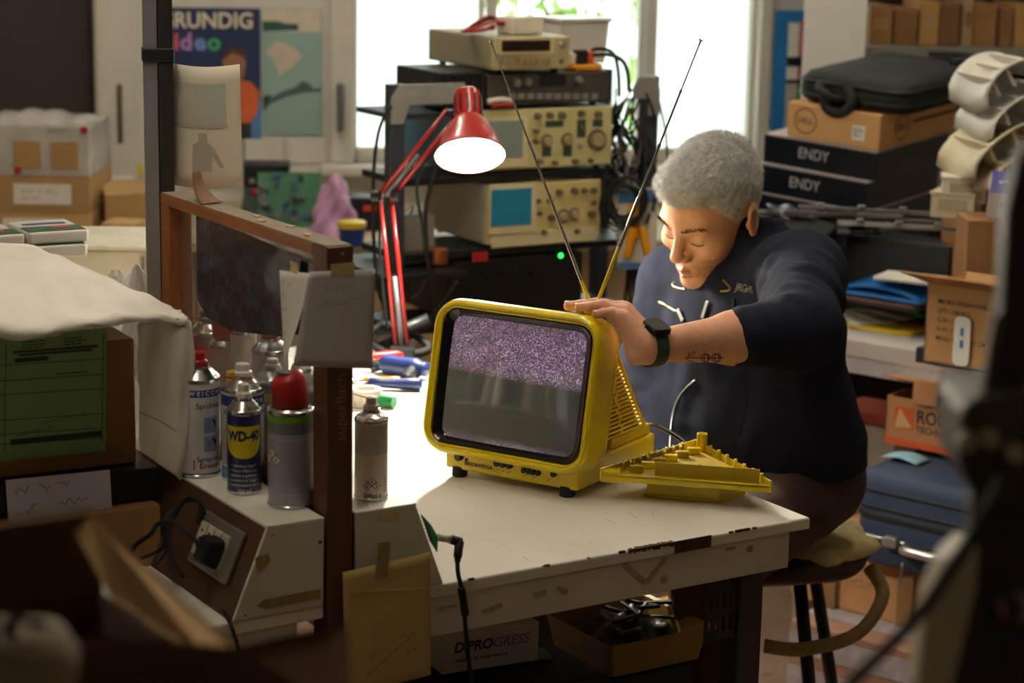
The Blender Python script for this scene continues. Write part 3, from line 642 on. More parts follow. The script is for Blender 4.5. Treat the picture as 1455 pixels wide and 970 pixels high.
w3_ = can('white spray can with blue band tucked behind the grey can', 428, 681, 0.0275, 0.128, CZ, WBODY, 'white', ((0.84, 0.93, CYAN), (0.0, 0.1, BLUEL)), texts=(('W E I C O N', 0.008, 0.885, INKW, 1, 0.03, 0.2), ('Cleaner', 0.0095, 0.76, INK, 1, 0.01, 0.4)), nozz=0.016)
can('pale spray can with yellow cap behind the grey can', 388, 668, 0.0235, 0.120, CZ, mat('can_olive', (150, 150, 128), 0.4, 0.2), 'white', ((0.8, 0.9, YEL),), nozz=0.012)
sc = can('small scuffed white 200 ml can right of the partition', 527, 713, 0.0218, 0.104, CZ, mat('can_dirty_white', (236, 230, 216), 0.45, var=0.1, scale=50, spots=((190, 176, 130), 12, 0.62)), 'white', ((0.60, 0.98, mat('can_silver_label', (206, 204, 196), 0.5, 0.0, var=0.1, scale=200)),), texts=(('200ml e', 0.0075, 0.075, INK, 1, 0.02, 0.1),), nozz=0.016, dome=0.012)
ghs(sc, 0.0218 * 1.008, sc['a0'], 0.021, 0.0125, 0.05)
cyl_lines(sc, 0.0218 * 1.006, sc['a0'], 0.104, 0.12, 0.3, 6, 0.85, 1.2, INK, 8)
MB().tube([(-0.005, 0, 0.104 + 0.03), (-0.034, 0.008, 0.104 + 0.036)], 0.0008, 6).build('straw', REDP, sc)
# cans seen through the glass, right of the partition
def cu(xp, ztop, u):      # bench v of the ray through pixel column at height ztop
    lo, hi = 0.0, 1.3
    for _ in range(40):
        mid = (lo + hi) / 2; q = UV(u, mid, ztop) - CAM
        xx = 727.5 + FPX * q.dot(_R) / q.dot(_F)
        if xx > xp: lo = mid
        else: hi = mid
    return lo
def can_u(label, xp, u, r, h, body, top, bands=(), **k):
    v = cu(xp, CZ + h, u); p = UV(u, v, CZ); d = Vector((p.x, p.y, 0)).normalized(); q = p - d * r
    s = q - CAM; x = 727.5 + FPX * s.dot(_R) / s.dot(_F); y = 485 - FPX * s.dot(_U) / s.dot(_F)
    return can(label, x, y, r, h, CZ, body, top, bands, **k)
can_u('pinkish can with red nozzle seen through the partition glass', 384, -0.728, 0.0255, 0.145, mat('can_pink', (196, 170, 168), 0.4), 'red', (), nozz=0.014)
can_u('white jar with white lid seen through the partition glass', 346, -0.716, 0.019, 0.150, WHP, 'none', (), dome=0.002)
can_u('can with red cap and grey button seen through the partition glass', 322, -0.728, 0.0255, 0.125, mat('can_pink', (196, 170, 168), 0.4), 'smart', ())
can_u('can with black nozzle farthest back behind the partition glass', 293, -0.728, 0.0255, 0.130, GREYD, 'black', ((0.7, 0.9, REDP),), nozz=0.014)
can_u('dark green can just behind the front post of the partition', 455, -0.737, 0.0225, 0.125, mat('can_dark_green', (40, 70, 36), 0.4), 'white', ((0.1, 0.6, mat('label_olive', (96, 104, 60), 0.5)),))

# ------------------------------------------------------------------ green tag with aerial connector and black lead
GT = mat('green_paper', (52, 138, 84), 0.8, var=0.1)
TG = [onu(x, y, -0.648) for x, y in ((598, 730), (612, 745), (622, 762), (621, 784), (612, 770))]
t = thing('aerial_lead', 'black aerial lead with right angle plug hanging over the bench front', 'cable', TG[0] * 1.0); o0 = TG[0].copy()
pA = onv(622, 763, 0.0); pB = onv(640, 766, -0.004); pC = onv(655, 770, -0.008); pD = onv(651, 784, -0.014)
L_ = lambda ps: [p - o0 for p in ps]
MB().tube(L_([pA, pA.lerp(pB, 0.8)]), 0.0052, 12).build('ivory_sleeve', mat('ivory_plastic', (198, 190, 170)), t, smooth=40)
MB().tube(L_([pA.lerp(pB, 0.75), pB]), 0.0058, 12).build('metal_ring', STEEL, t, smooth=40)
MB().tube(L_([pB, pC]), 0.0064, 12).build('plug_body', BLK, t, smooth=40)
MB().tube(L_([pC - (pC - pB) * 0.15, pD, onv(650, 798, -0.016)]), 0.0056, 12, 3, rr=[0.0064, 0.006, 0.0042]).build('strain_relief', BLK, t, smooth=True)
cab = [onv(650, 796, -0.016), onv(651, 815, -0.02), onv(657, 842, -0.022), onv(661, 885, -0.02), onv(665, 930, -0.02), onv(672, 985, -0.02)]
MB().tube(L_(cab), 0.0030, 8, 8).build('cable', BLKM, t, smooth=True)
MB().tube(L_([onv(655, 834, -0.0215), onv(658, 850, -0.022), onv(661, 873, -0.0205)]), 0.0056, 10, 4).build('ferrite_sleeve', BLKM, t, smooth=True)
t = thing('green_tag', 'folded green printed tag hanging at the console edge', 'tag', o0)
b = MB(); vs = [p - o0 for p in TG]; b.add(vs, [tuple(range(len(vs)))]); b.build('tag_sheet', GT, t, solid=0.001)
ms = MB(); 
for k in range(7): 
    a_ = TG[0].lerp(TG[4], 0.1 + k * 0.13) - o0; c_ = TG[1].lerp(TG[3], 0.1 + k * 0.13) - o0; ms.tube([a_ + Vector((-0.001, -0.0016, 0)), a_.lerp(c_, 0.8) + Vector((-0.001, -0.0016, 0))], 0.0005, 4)
ms.build('print', INK, t)
# ------------------------------------------------------------------ yellow television
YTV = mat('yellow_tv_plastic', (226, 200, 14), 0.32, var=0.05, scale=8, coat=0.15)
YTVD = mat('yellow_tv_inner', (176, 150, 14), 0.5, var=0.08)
TVA = math.radians(-31.7)
tvFL = Pz(155 / 2.94 + 580, 805 / 2.94 + 400, ZT); tvFR = Pz(705 / 2.94 + 580, 910 / 2.94 + 400, ZT)
TVO = (tvFL + tvFR) / 2; BW = (tvFR - tvFL).length
tv = thing('television', 'bright yellow portable television with static on its screen', 'television', TVO, TVA)
TVM = Matrix.Translation(TVO) @ Matrix.Rotation(TVA, 4, 'Z'); TVI = TVM.inverted()
def tvl(p): return TVI @ p
def tv_plane(x, y, yl):     # pixel -> TV coordinates on the plane local y = yl
    o = TVI @ CAM; d = TVI.to_3x3() @ ray(x, y); return o + d * ((yl - o.y) / d.y)
BWd = 0.247; FT = 0.012
MB().prism([(-BW / 2, 0), (BW / 2, 0), (BW / 2, BWd), (-BW / 2, BWd)], FT, 0.052).build('base', YTV, tv, bevel=0.004, seg=3)
MB().box((0, 0.178, 0.060), (BW - 0.012, 0.128, 0.018)).build('base_step', YTV, tv, bevel=0.003)
for x in (-BW / 2 + 0.022, BW / 2 - 0.022):
    for y in (0.012, BWd - 0.02):
        MB().lathe([(0.0105, 0), (0.0125, 0.002), (0.0125, 0.010), (0.011, 0.0165)], 18, Matrix.Translation((x, y - 0.004, 0))).build('foot', BLKM, tv, smooth=40)
# hood: lofted rounded rectangles, leaning back
TIL = math.radians(11); HW, HH = 0.300, 0.243
HT = Matrix.Translation((-0.0075, -0.023, 0.041)) @ Matrix.Rotation(-TIL, 4, 'X') @ Matrix.Translation((0, 0, HH / 2))
def ring(w, h, r, y, n=8, up=0): return [(p[0], y, p[1] + up) for p in rrect(w, h, r, n)]
hood = MB()
prof = [(0.266, 0.208, 0.024, 0.024), (0.270, 0.212, 0.026, 0.008), (0.273, 0.215, 0.028, 0.0045), (0.276, 0.218, 0.030, 0.0035), (0.2775, 0.2195, 0.031, 0.0048), (0.2795, 0.2215, 0.032, 0.0048), (0.281, 0.223, 0.033, 0.0020), (0.287, 0.229, 0.037, 0.000), (0.294, 0.2375, 0.041, 0.0025), (0.2985, 0.242, 0.044, 0.009), (0.300, 0.243, 0.045, 0.020),
        (0.2985, 0.242, 0.045, 0.0575), (0.2968, 0.2405, 0.045, 0.0580), (0.2968, 0.2405, 0.045, 0.0590), (0.2985, 0.242, 0.045, 0.0595), (0.291, 0.236, 0.043, 0.072), (0.274, 0.222, 0.04, 0.079), (0.245, 0.20, 0.035, 0.081)]
hood.rings([ring(w, h, r, y) for w, h, r, y in prof], HT, cap0=False).build('hood', YTV, tv, smooth=50, fix=True)
sb = MB(); sb.rings([ring(w, h, r, y) for w, h, r, y in ((0.2715, 0.2135, 0.026, 0.008), (0.266, 0.208, 0.025, 0.0055), (0.246, 0.197, 0.020, 0.011), (0.238, 0.190, 0.016, 0.016))], HT, cap0=False, cap1=False)
sb.build('screen_surround', mat('gloss_black', (10, 10, 11), 0.12, var=0), tv, smooth=40)
# screen with static
def screen_mat():
    m = bpy.data.materials.new('screen_static'); m.use_nodes = True; nt = m.node_tree; N = nt.nodes; L = nt.links; b = N['Principled BSDF']
    tc = N.new('ShaderNodeTexCoord'); sep = N.new('ShaderNodeSeparateXYZ'); L.new(tc.outputs['Generated'], sep.inputs[0])
    mp = N.new('ShaderNodeMapping'); mp.inputs['Scale'].default_value = (190, 1, 150); L.new(tc.outputs['Generated'], mp.inputs[0])
    vf = N.new('ShaderNodeVectorMath'); vf.operation = 'FLOOR'; L.new(mp.outputs[0], vf.inputs[0])
    wn = N.new('ShaderNodeTexWhiteNoise'); wn.noise_dimensions = '3D'; L.new(vf.outputs[0], wn.inputs['Vector'])
    nz = N.new('ShaderNodeTexNoise'); nz.inputs['Scale'].default_value = 7; L.new(tc.outputs['Generated'], nz.inputs[0])
    pw = N.new('ShaderNodeMath'); pw.operation = 'POWER'; L.new(wn.outputs['Value'], pw.inputs[0]); pw.inputs[1].default_value = 5.0
    # band mask over the height
    rp = N.new('ShaderNodeValToRGB'); cr = rp.color_ramp; cr.interpolation = 'LINEAR'
    cr.elements[0].position = 0.0; cr.elements[0].color = (0.5, 0.5, 0.5, 1); cr.elements[1].position = 1.0; cr.elements[1].color = (0.75, 0.75, 0.75, 1)
    for ps, v in ((0.05, 0.35), (0.10, 0.0), (0.545, 0.0), (0.585, 0.7), (0.70, 1.0), (0.9, 0.9)):
        e = cr.elements.new(ps); e.color = (v, v, v, 1)
    wob = N.new('ShaderNodeMath'); wob.operation = 'MULTIPLY_ADD'; L.new(sep.outputs['X'], wob.inputs[0]); wob.inputs[1].default_value = 0.03; L.new(sep.outputs['Z'], wob.inputs[2]); L.new(wob.outputs[0], rp.inputs[0])
    mm = N.new('ShaderNodeMath'); mm.operation = 'MULTIPLY'; L.new(pw.outputs[0], mm.inputs[0]); L.new(rp.outputs[0], mm.inputs[1])
    m2 = N.new('ShaderNodeMath'); m2.operation = 'MULTIPLY'; L.new(mm.outputs[0], m2.inputs[0])
    mr = N.new('ShaderNodeMapRange'); mr.inputs['From Min'].default_value = 0.3; mr.inputs['From Max'].default_value = 0.7; mr.inputs['To Min'].default_value = 0.55; mr.inputs['To Max'].default_value = 1.3; L.new(nz.outputs[0], mr.inputs[0]); L.new(mr.outputs[0], m2.inputs[1])
    mx = N.new('ShaderNodeMixRGB'); L.new(wn.outputs['Color'], mx.inputs[0]); mx.inputs[1].default_value = (0.62, 0.13, 0.72, 1); mx.inputs[2].default_value = (0.75, 0.62, 0.62, 1)
    L.new(mx.outputs[0], b.inputs['Emission Color'])
    sm = N.new('ShaderNodeMath'); sm.operation = 'MULTIPLY_ADD'; L.new(m2.outputs[0], sm.inputs[0]); sm.inputs[1].default_value = 0.85
    ad = N.new('ShaderNodeMath'); ad.operation = 'MULTIPLY_ADD'; L.new(rp.outputs[0], ad.inputs[0]); ad.inputs[1].default_value = 0.05; ad.inputs[2].default_value = 0.0; L.new(ad.outputs[0], sm.inputs[2])
    L.new(sm.outputs[0], b.inputs['Emission Strength'])
    b.inputs['Base Color'].default_value = (*lin((92, 98, 95)), 1); b.inputs['Roughness'].default_value = 0.09; b.inputs['Coat Weight'].default_value = 0.6; b.inputs['Coat Roughness'].default_value = 0.02
    return m
def scr(u, v):
    x = (u - 0.5); z = (v - 0.5); return (x * 0.250, 0.0165 - 0.011 * (1 - (x * 1.9) ** 2) * (1 - (z * 1.9) ** 2), z * 0.200)
MB().grid(lambda u, v: Vector(scr(u, v)), 28, 22).build('screen', screen_mat(), tv, smooth=True).matrix_local = HT
# rear wedge: inner shell and louvre slats
zt0, zt1 = 0.068, 0.236
def yb(z): return 0.222 - (z - zt0) * (0.118 / (zt1 - zt0))
def yf(z): return 0.030 + (z - 0.05) * 0.19
hx_ = BW / 2 - 0.006
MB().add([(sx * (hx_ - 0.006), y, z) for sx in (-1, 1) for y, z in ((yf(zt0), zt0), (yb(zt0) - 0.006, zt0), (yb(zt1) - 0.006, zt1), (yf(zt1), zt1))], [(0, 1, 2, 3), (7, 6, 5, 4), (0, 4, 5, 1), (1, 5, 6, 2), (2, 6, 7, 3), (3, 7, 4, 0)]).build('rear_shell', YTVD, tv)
ns = 24; pitch = (zt1 - zt0) / ns
for k in range(ns):
    z = zt0 + pitch * (k + 0.5); hx2 = hx_ - 0.004 * k / ns
    MB().prism([(-hx2, yf(z) - 0.004), (hx2, yf(z) - 0.004), (hx2, yb(z)), (-hx2, yb(z))], z - 0.0019, z + 0.0019).build('louvre_slat', YTV, tv, bevel=0.0006, seg=1)
for sx in (-1, 1):
    MB().tube([(sx * (hx_ - 0.001), yb(zt0) + 0.001, zt0), (sx * (hx_ - 0.005), yb(zt1) + 0.001, zt1)], 0.0034, 8).build('edge_rib', YTV, tv, smooth=True)
    b = MB()
    for k in range(ns - 1):
        z = zt0 + pitch * (k + 1)
        for fr in (0.35, 0.62): b.box((sx * (hx_ - 0.003), yf(z) + (yb(z) - yf(z)) * fr + 0.004 * math.sin(k * 2.3), z), (0.004, 0.010, pitch))
    b.build('louvre_webs', YTV, tv)
# controls on the base front
def kx(px_): return (px_ - 155) / 550 * BW - BW / 2
CY = frame((0, 0, 0), (1, 0, 0), (0, 0, 1))
def knob(px_, zf, r, nm='knob', d=0.006):
    z = FT + (0.052 - FT) * zf
    MB().lathe([(r, -0.002), (r, d * 0.8), (r * 0.8, d)], 18, frame((kx(px_), 0, z), (1, 0, 0), (0, 0, 1))).build(nm, BLK, tv, smooth=40)
knob(218, 0.56, 0.0068, 'volume_knob', 0.009); knob(246, 0.46, 0.0028, 'jack_socket', 0.001)
for x in (378, 403, 430): knob(x, 0.57, 0.0054, 'push_button', 0.007)
for x in (488, 508, 527, 547): knob(x, 0.46, 0.0042, 'preset_button', 0.005)
knob(611, 0.55, 0.0048, 'power_button', 0.006)
text(tv, 'BRIONVEGA', 0.0082, front(kx(298), -0.0006, FT + 0.0125), INK, bold=0.03, sx=1.15)
b = MB()
for x, n in ((372, 3), (492, 1), (530, 1), (590, 1)):
    for k in range(n): q = kx(x + k * 26) ; b.add([(q - 0.004, -0.0005, 0.0205), (q - 0.0035, -0.0005, 0.0199), (q + 0.004, -0.0005, 0.0245), (q + 0.0035, -0.0005, 0.0251)], [(0, 1, 2, 3)])
b.build('control_marks', INK, tv)
# telescopic aerials
ya = 0.085
a0_ = tv_plane(843, 432, ya)
MB().lathe([(0.012, 0), (0.011, 0.006), (0.006, 0.012)], 16, Matrix.Translation((a0_.x, ya, a0_.z - 0.016))).build('aerial_socket', YTV, tv, smooth=40)
CHR = mat('chrome', (210, 210, 212), 0.12, 1.0, var=0); 
for nm, tip, dy, dx in (('aerial', (697, 58), 0.03, -0.003), ('aerial', (996, 57), 0.06, 0.003)):
    p0 = a0_ + Vector((dx, 0, -0.006)); p1 = tv_plane(tip[0], tip[1], ya + dy)
    sf = 0.10 if dx < 0 else 0.235
    MB().tube([p0, p0.lerp(p1, sf)], 0.0030, 10).build('aerial_sleeve', YTV, tv, smooth=40)
    last = sf - 0.005
    ro = None
    for k, (f, r) in enumerate(((0.42, 0.0026), (0.62, 0.0021), (0.82, 0.0016), (0.995, 0.0011))):
        o = MB().tube([p0.lerp(p1, last), p0.lerp(p1, f)], r, 10).build('aerial_rod', CHR, tv, smooth=40); 
        MB().tube([p0.lerp(p1, f - 0.012), p0.lerp(p1, f)], r + 0.0004, 10).build('rod_collar', CHR, tv, smooth=40); last = f
    T = frame(p1, (1, 0, 0), z=(p1 - p0)); MB().lathe([(0.001, -0.002), (0.0032, -0.001), (0.0032, 0.001), (0.001, 0.0018)], 12, T).build('aerial_tip', CHR, tv, smooth=40)

# ------------------------------------------------------------------ removed yellow back cover lying on the bench
cvz = ZT + 0.040
cA = Pz(852, 674, cvz); cB = Pz(1097, 692, cvz); cC = Pz(988, 632, cvz)
cv = thing('back_cover', 'yellow triangular back cover of the television lying on the bench', 'television cover', Vector((cA.x, cA.y, ZT)), 0)
oC = Vector((cA.x, cA.y, ZT)); cl_ = lambda p: p - oC
A_, B_, C_ = cl_(cA), cl_(cB), cl_(cC); ctr = (A_ + B_ + C_) / 3
def inset(p, d): 
    q = ctr - p; return p + q.normalized() * d
tri = [A_, B_, C_]
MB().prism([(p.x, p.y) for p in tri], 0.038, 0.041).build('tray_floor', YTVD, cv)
def wallseg(nm, p, q, z0, z1, th=0.003, m=YTV):
    d = (q - p); d.z = 0; L = d.length; T = frame((p.x, p.y, 0), d, (-d.y, d.x, 0)); return MB().box((L / 2, th / 2, (z0 + z1) / 2), (L, th, z1 - z0), T).build(nm, m, cv, bevel=0.0008)
wallseg('front_rail', A_, B_, 0.031, 0.042); wallseg('right_rim', B_, C_, 0.036, 0.050); wallseg('left_rim', C_, A_, 0.036, 0.050)
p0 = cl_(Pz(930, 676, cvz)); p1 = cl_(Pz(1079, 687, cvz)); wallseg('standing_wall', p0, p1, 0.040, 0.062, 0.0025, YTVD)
MB().prism([(x, y) for x, y in [(A_.x, A_.y), (A_.x + 0.03, A_.y - 0.006), (A_.x + 0.034, A_.y + 0.02), (A_.x + 0.01, A_.y + 0.03)]], 0.028, 0.046).build('corner_lug', YTV, cv, bevel=0.002)
# box below the tray
bx = [cl_(Pz(x, y, ZT)) for x, y in ((915, 705), (1024, 715), (1060, 702), (1040, 685), (935, 690))]
MB().rings([[(p.x, p.y, 0.0) for p in bx], [(p.x, p.y, 0.004) for p in bx], [((p.x - ctr.x) * 0.95 + ctr.x, (p.y - ctr.y) * 0.95 + ctr.y, 0.005) for p in bx], [((p.x - ctr.x) * 0.93 + ctr.x, (p.y - ctr.y) * 0.93 + ctr.y, 0.038) for p in bx]]).build('cover_foot', YTV, cv, bevel=0.003)
pg_ = cl_(Pz(997, 640, cvz)); MB().lathe([(0.0085, 0.036), (0.0085, 0.068), (0.0062, 0.068), (0.0062, 0.05)], 20, Matrix.Translation((pg_.x, pg_.y, 0))).build('peg', YTV, cv, smooth=40)
d = (C_ - A_); dn = Vector((-d.y, d.x, 0)).normalized() * -1
for k in range(13):
    p = A_.lerp(C_, 0.13 + k * 0.058); q = p + dn * (0.012 + 0.006 * (k % 3)); MB().box(((p.x + q.x) / 2, (p.y + q.y) / 2, 0.047), (0.0035, 0.012 + 0.006 * (k % 3), 0.012), None).build('rib', YTVD, cv, bevel=0.0006)
for k in range(6):
    p = A_.lerp(C_, 0.2 + 0.12 * k) + dn * 0.032; MB().box((p.x, p.y, 0.046), (0.020, 0.010, 0.010), None).build('boss', YTV if k % 2 else YTVD, cv, bevel=0.001)
for k in range(7):
    p = B_.lerp(C_, 0.1 + 0.11 * k) + (ctr - B_.lerp(C_, 0.5)).normalized() * 0.004; MB().box((p.x, p.y, 0.047), (0.005, 0.006, 0.016), None).build('rim_tooth', YTV, cv, bevel=0.0006)
# slotted wing at the right end that throws the barred light patch
w0_ = cl_(Pz(1050, 700, ZT)); 
o = thing('power_lead', 'glossy black lead arching from the television into its back cover', 'cable', cl_(P(918, 605, 3.33)) + oC)
o1 = cl_(P(918, 605, 3.33)) + oC
MB().tube([p - o1 for p in (P(905, 612, 3.34), P(925, 604, 3.32), P(950, 613, 3.30), P(972, 628, 3.28), P(985, 643, 3.26), P(993, 656, 3.25), Pz(995, 664, cvz))], 0.0042, 10, 6).build('lead', mat('gloss_black_rubber', (14, 14, 15), 0.2, var=0), o, smooth=True)

# ------------------------------------------------------------------ red lamp on the rear edge of the bench
LRED = mat('lamp_red', (168, 30, 28), 0.3, var=0.08, coat=0.3)
LY = 3.95
lb = UV(0, 0, 0)
hc = P(668, 222, LY)                      # mouth centre
ax = Vector((0.10, 0.62, 0.80)).normalized()    # from the mouth back to the neck
# aim so that the neck shows above the mouth, slightly to the left
nk = P(664, 130, LY + 0.085)
ax = (nk - hc).normalized()
fb = P(566, 530, 4.05); base = Vector((fb.x, fb.y, ZT))
lamp = thing('desk_lamp', 'red jointed desk lamp with glowing bulb clamped to the bench', 'lamp', base)
LL = lambda p: p - base
HTm = frame(LL(hc), (1, 0, 0), z=ax); R_ = 0.0665; H_ = (nk - hc).length
MB().lathe([(R_ - 0.0012, 0.0), (R_, 0.0005), (R_ + 0.0015, 0.001), (R_ + 0.0015, 0.003), (R_ * 0.97, 0.006), (R_ * 0.80, H_ * 0.26), (R_ * 0.58, H_ * 0.47), (R_ * 0.46, H_ * 0.54), (R_ * 0.40, H_ * 0.57), (R_ * 0.40, H_ * 0.9), (R_ * 0.37, H_ * 0.97), (R_ * 0.30, H_), (R_ * 0.02, H_)], 40, HTm, cap=False).build('lamp_shade', LRED, lamp, smooth=35)
MB().lathe([(R_ - 0.0015, 0.002), (R_ * 0.95, 0.007), (R_ * 0.78, H_ * 0.26), (R_ * 0.56, H_ * 0.45), (R_ * 0.3, H_ * 0.5)], 40, HTm, cap=False).build('shade_lining', mat('lamp_white', (235, 235, 230), 0.6, var=0), lamp, smooth=True)
b = MB()
for k in range(12):
    a = k * math.pi / 6; b.box((0, 0, 0), (0.0016, 0.004, H_ * 0.27), HTm @ Matrix.Rotation(a, 4, 'Z') @ Matrix.Translation((R_ * 0.405, 0, H_ * 0.74)))
b.build('vent_slot', BLK, lamp)
BULB = mat('bulb_glow', (255, 250, 240), 0.5, var=0, emit=420.0, ecol=(255, 246, 228))
MB().lathe([(R_ * 0.90, 0.012), (R_ * 0.88, 0.010), (R_ * 0.5, 0.004), (R_ * 0.01, 0.002)], 32, HTm, cap=False).build('bulb', BULB, lamp, smooth=True)
j1 = P(641, 162, LY + 0.1); j2 = P(548, 278, 4.05); j3 = Vector((base.x, base.y, ZT + 0.06)); j3 = P(572, 505, 4.05)
MB().lathe([(0.010, -0.012), (0.010, 0.012)], 16, frame(LL(j1), (1, 0, 0), z=(0.7, -0.7, 0))).build('head_knob', BLK, lamp, smooth=40)
MB().tube([LL(j1), LL(hc + ax * H_ * 0.62)], 0.005, 8).build('head_bracket', LRED, lamp, smooth=True)
sd_ = Vector((0.35, -0.2, 0.9)).normalized()
for a, c, nm in ((j1, j2, 'upper_arm'), (j2, j3, 'lower_arm')):
    dv = (c - a).normalized(); per = Vector((dv.z, 0, -dv.x)).normalized()
    for s in (-1, 1):
        MB().tube([LL(a + per * 0.011 * s), LL(c + per * 0.011 * s)], 0.0042, 8).build(nm, LRED, lamp, smooth=True)
    q0 = a.lerp(c, 0.5); MB().tube([LL(q0), LL(c)], 0.0055, 8).build('spring', DSTEEL, lamp, smooth=True)
for off in (-0.018, 0.02): MB().lathe([(0.011, -0.008), (0.011, 0.008)], 16, frame(LL(j2) + Vector((off, -0.006, 0)), (0, 0, 1), z=(1, -0.3, 0))).build('elbow_knob', BLK, lamp, smooth=40)
MB().tube([LL(j3), (LL(j3).x, LL(j3).y, 0.0)], 0.009, 12).build('post', DSTEEL, lamp, smooth=True)
MB().box((LL(j3).x, LL(j3).y, 0.012), (0.05, 0.06, 0.024)).build('clamp', BLK, lamp, bevel=0.004)
MB().tube([LL(p) for p in (hc + ax * H_ * 0.98, P(668, 150, LY + .17), P(640, 175, LY + .15), P(600, 235, 4.08), P(560, 275, 4.09), P(540, 330, 4.1), P(545, 420, 4.1), P(556, 500, 4.1))], 0.0028, 8, 6).build('flex', BLKM, lamp, smooth=True)

# ------------------------------------------------------------------ ceiling strip lights added out of view to fill the room with light
def fill_strip_light(label, x, y, L, power):
    t = thing('added_ceiling_light', label, 'added ceiling light', (x, y, 2.7), math.radians(8), 'added ceiling strip lights')
    MB().xz([(-0.10, 0), (0.10, 0), (0.06, -0.05), (-0.06, -0.05)], -L / 2, L / 2).build('housing', mat('fixture_white', (220, 220, 215), 0.5), t)
    for s in (-0.035, 0.035):
        MB().tube([(s, -L / 2 + 0.03, -0.07), (s, L / 2 - 0.03, -0.07)], 0.014, 12).build('tube', mat('tube_glow_%d' % power, (255, 255, 255), 0.5, var=0, emit=power, ecol=(255, 242, 224)), t, smooth=True)
        for e in (-1, 1): MB().box((s, e * (L / 2 - 0.02), -0.065), (0.03, 0.02, 0.04)).build('holder', WHP, t)
    return t
# ------------------------------------------------------------------ instrument rack in front of the counter
RA = math.radians(30)
r0p = P(560, 300, 4.55); RKO = Vector((r0p.x, r0p.y, 0))
RKM = Matrix.Translation(RKO) @ Matrix.Rotation(RA, 4, 'Z'); RKI = RKM.inverted()
def onr(x, y, yl=0.0):
    o = RKI @ CAM; d = RKI.to_3x3() @ ray(x, y); p = o + d * ((yl - o.y) / d.y); return p.x, p.z
def rthing(name, label, cat, x, y, z, group=None, rz=0.0):
    p = RKM @ Vector((x, y, z)); return thing(name, label, cat, p, RA + rz, group)
RKG = mat('rack_grey', (112, 118, 124), 0.5, 0.2, var=0.12, scale=10); RKD = mat('rack_dark', (60, 66, 78), 0.5, 0.2, var=0.15, scale=10)
zS1 = onr(760, 244)[1]; zS2 = onr(760, 348)[1]; zS3 = 0.80; zTop = onr(600, 118)[1]; RWd = 0.655; RDp = 0.20
rack = thing('instrument_rack', 'dark metal rack holding the stacked test instruments', 'rack', RKO, RA)
for x in (0.0, RWd):
    for y in ((0.0,) if x == 0 else (0.0, RDp)):
        MB().box((x, y, zTop / 2), (0.036, 0.03, zTop)).build('post', RKD, rack, bevel=0.002)
for z, nm in ((zS1, 'shelf'), (zS2, 'shelf'), (zS3, 'shelf'), (0.3, 'shelf')):
    MB().box((RWd / 2, RDp / 2, z - 0.009), (RWd - 0.036, RDp, 0.016)).build(nm, BLK, rack, bevel=0.002)
for x0, x1, zz in ((-0.018, 0.17, zTop), (RWd - 0.055, RWd + 0.018, zTop)):
    MB().xz([(x0, zz - 0.03), (x0 + 0.02, zz), (x1 - 0.01, zz), (x1, zz - 0.03), (x1, zz - 0.045), (x0 + 0.045, zz - 0.045), (x0 + 0.03, zz - 0.085), (x0, zz - 0.085)] if x0 < 0 else [(x0, zz - 0.03), (x0 + 0.012, zz), (x1 - 0.012, zz), (x1, zz - 0.03), (x1, zz - 0.09), (x1 - 0.03, zz - 0.09), (x1 - 0.03, zz - 0.05), (x0, zz - 0.05)], -0.02, -0.012).build('corner_bracket', mat('rack_light', (150, 152, 148), 0.5, 0.2), rack, bevel=0.002)
def instrument(name, label, cat, x0, x1, z0, z1, dep, case, face, y0=0.0, ft=True):
    t = rthing(name, label, cat, (x0 + x1) / 2, y0, z0); w = x1 - x0; h = z1 - z0
    MB().box((0, dep / 2 + 0.006, h / 2 + 0.004), (w, dep, h - 0.008)).build('case', case, t, bevel=0.004)
    MB().box((0, 0, h / 2 + 0.004), (w * 0.99, 0.014, h - 0.010)).build('front_panel', face, t, bevel=0.003)
    if ft:
        for x in (-w / 2 + 0.02, w / 2 - 0.02):
            for y in (0.03, dep - 0.03): MB().lathe([(0.008, 0), (0.008, 0.006)], 10, Matrix.Translation((x, y, 0))).build('foot', BLKM, t)
    t['c'] = (x0 + x1) / 2; t['z0'] = z0; t['y0'] = y0
    return t, w, h
def ik(t, px_, py_, r, m, nm='knob', d=0.010, sk=None):
    x, z = onr(px_, py_, t['y0'] - 0.008); x -= t['c']; z -= t['z0']; T = frame((x, -0.007, z), (1, 0, 0), (0, 0, 1))
    o = MB().lathe([(r, 0), (r * 0.95, d * 0.85), (r * 0.8, d)], 14, T).build(nm, m, t, smooth=40)
    if sk: MB().lathe([(r * 1.5, 0), (r * 1.5, 0.002)], 16, T).build('knob_skirt', sk, o)
def ip(t, xa, xb, ya, yb_, m, nm, d=0.002, bev=0.001, off=0.0072):
    x0, z1 = onr(xa, ya, t['y0'] - off); x1, z0 = onr(xb, yb_, t['y0'] - off)
    return MB().box(((x0 + x1) / 2 - t['c'], -off - d / 2, (z0 + z1) / 2 - t['z0']), (abs(x1 - x0), d, abs(z1 - z0))).build(nm, m, t, bevel=bev)
CRM = mat('instrument_cream', (206, 198, 142), 0.5, var=0.06); CRM2 = mat('instrument_cream2', (214, 196, 134), 0.5, var=0.06); KNB = mat('knob_brown', (110, 98, 74), 0.45); KNL = mat('knob_tan', (176, 156, 120), 0.45)
SCB = mat('scope_blue_case', (78, 128, 158), 0.5, var=0.1); GRN = mat('legend_green', (60, 84, 66), 0.6)
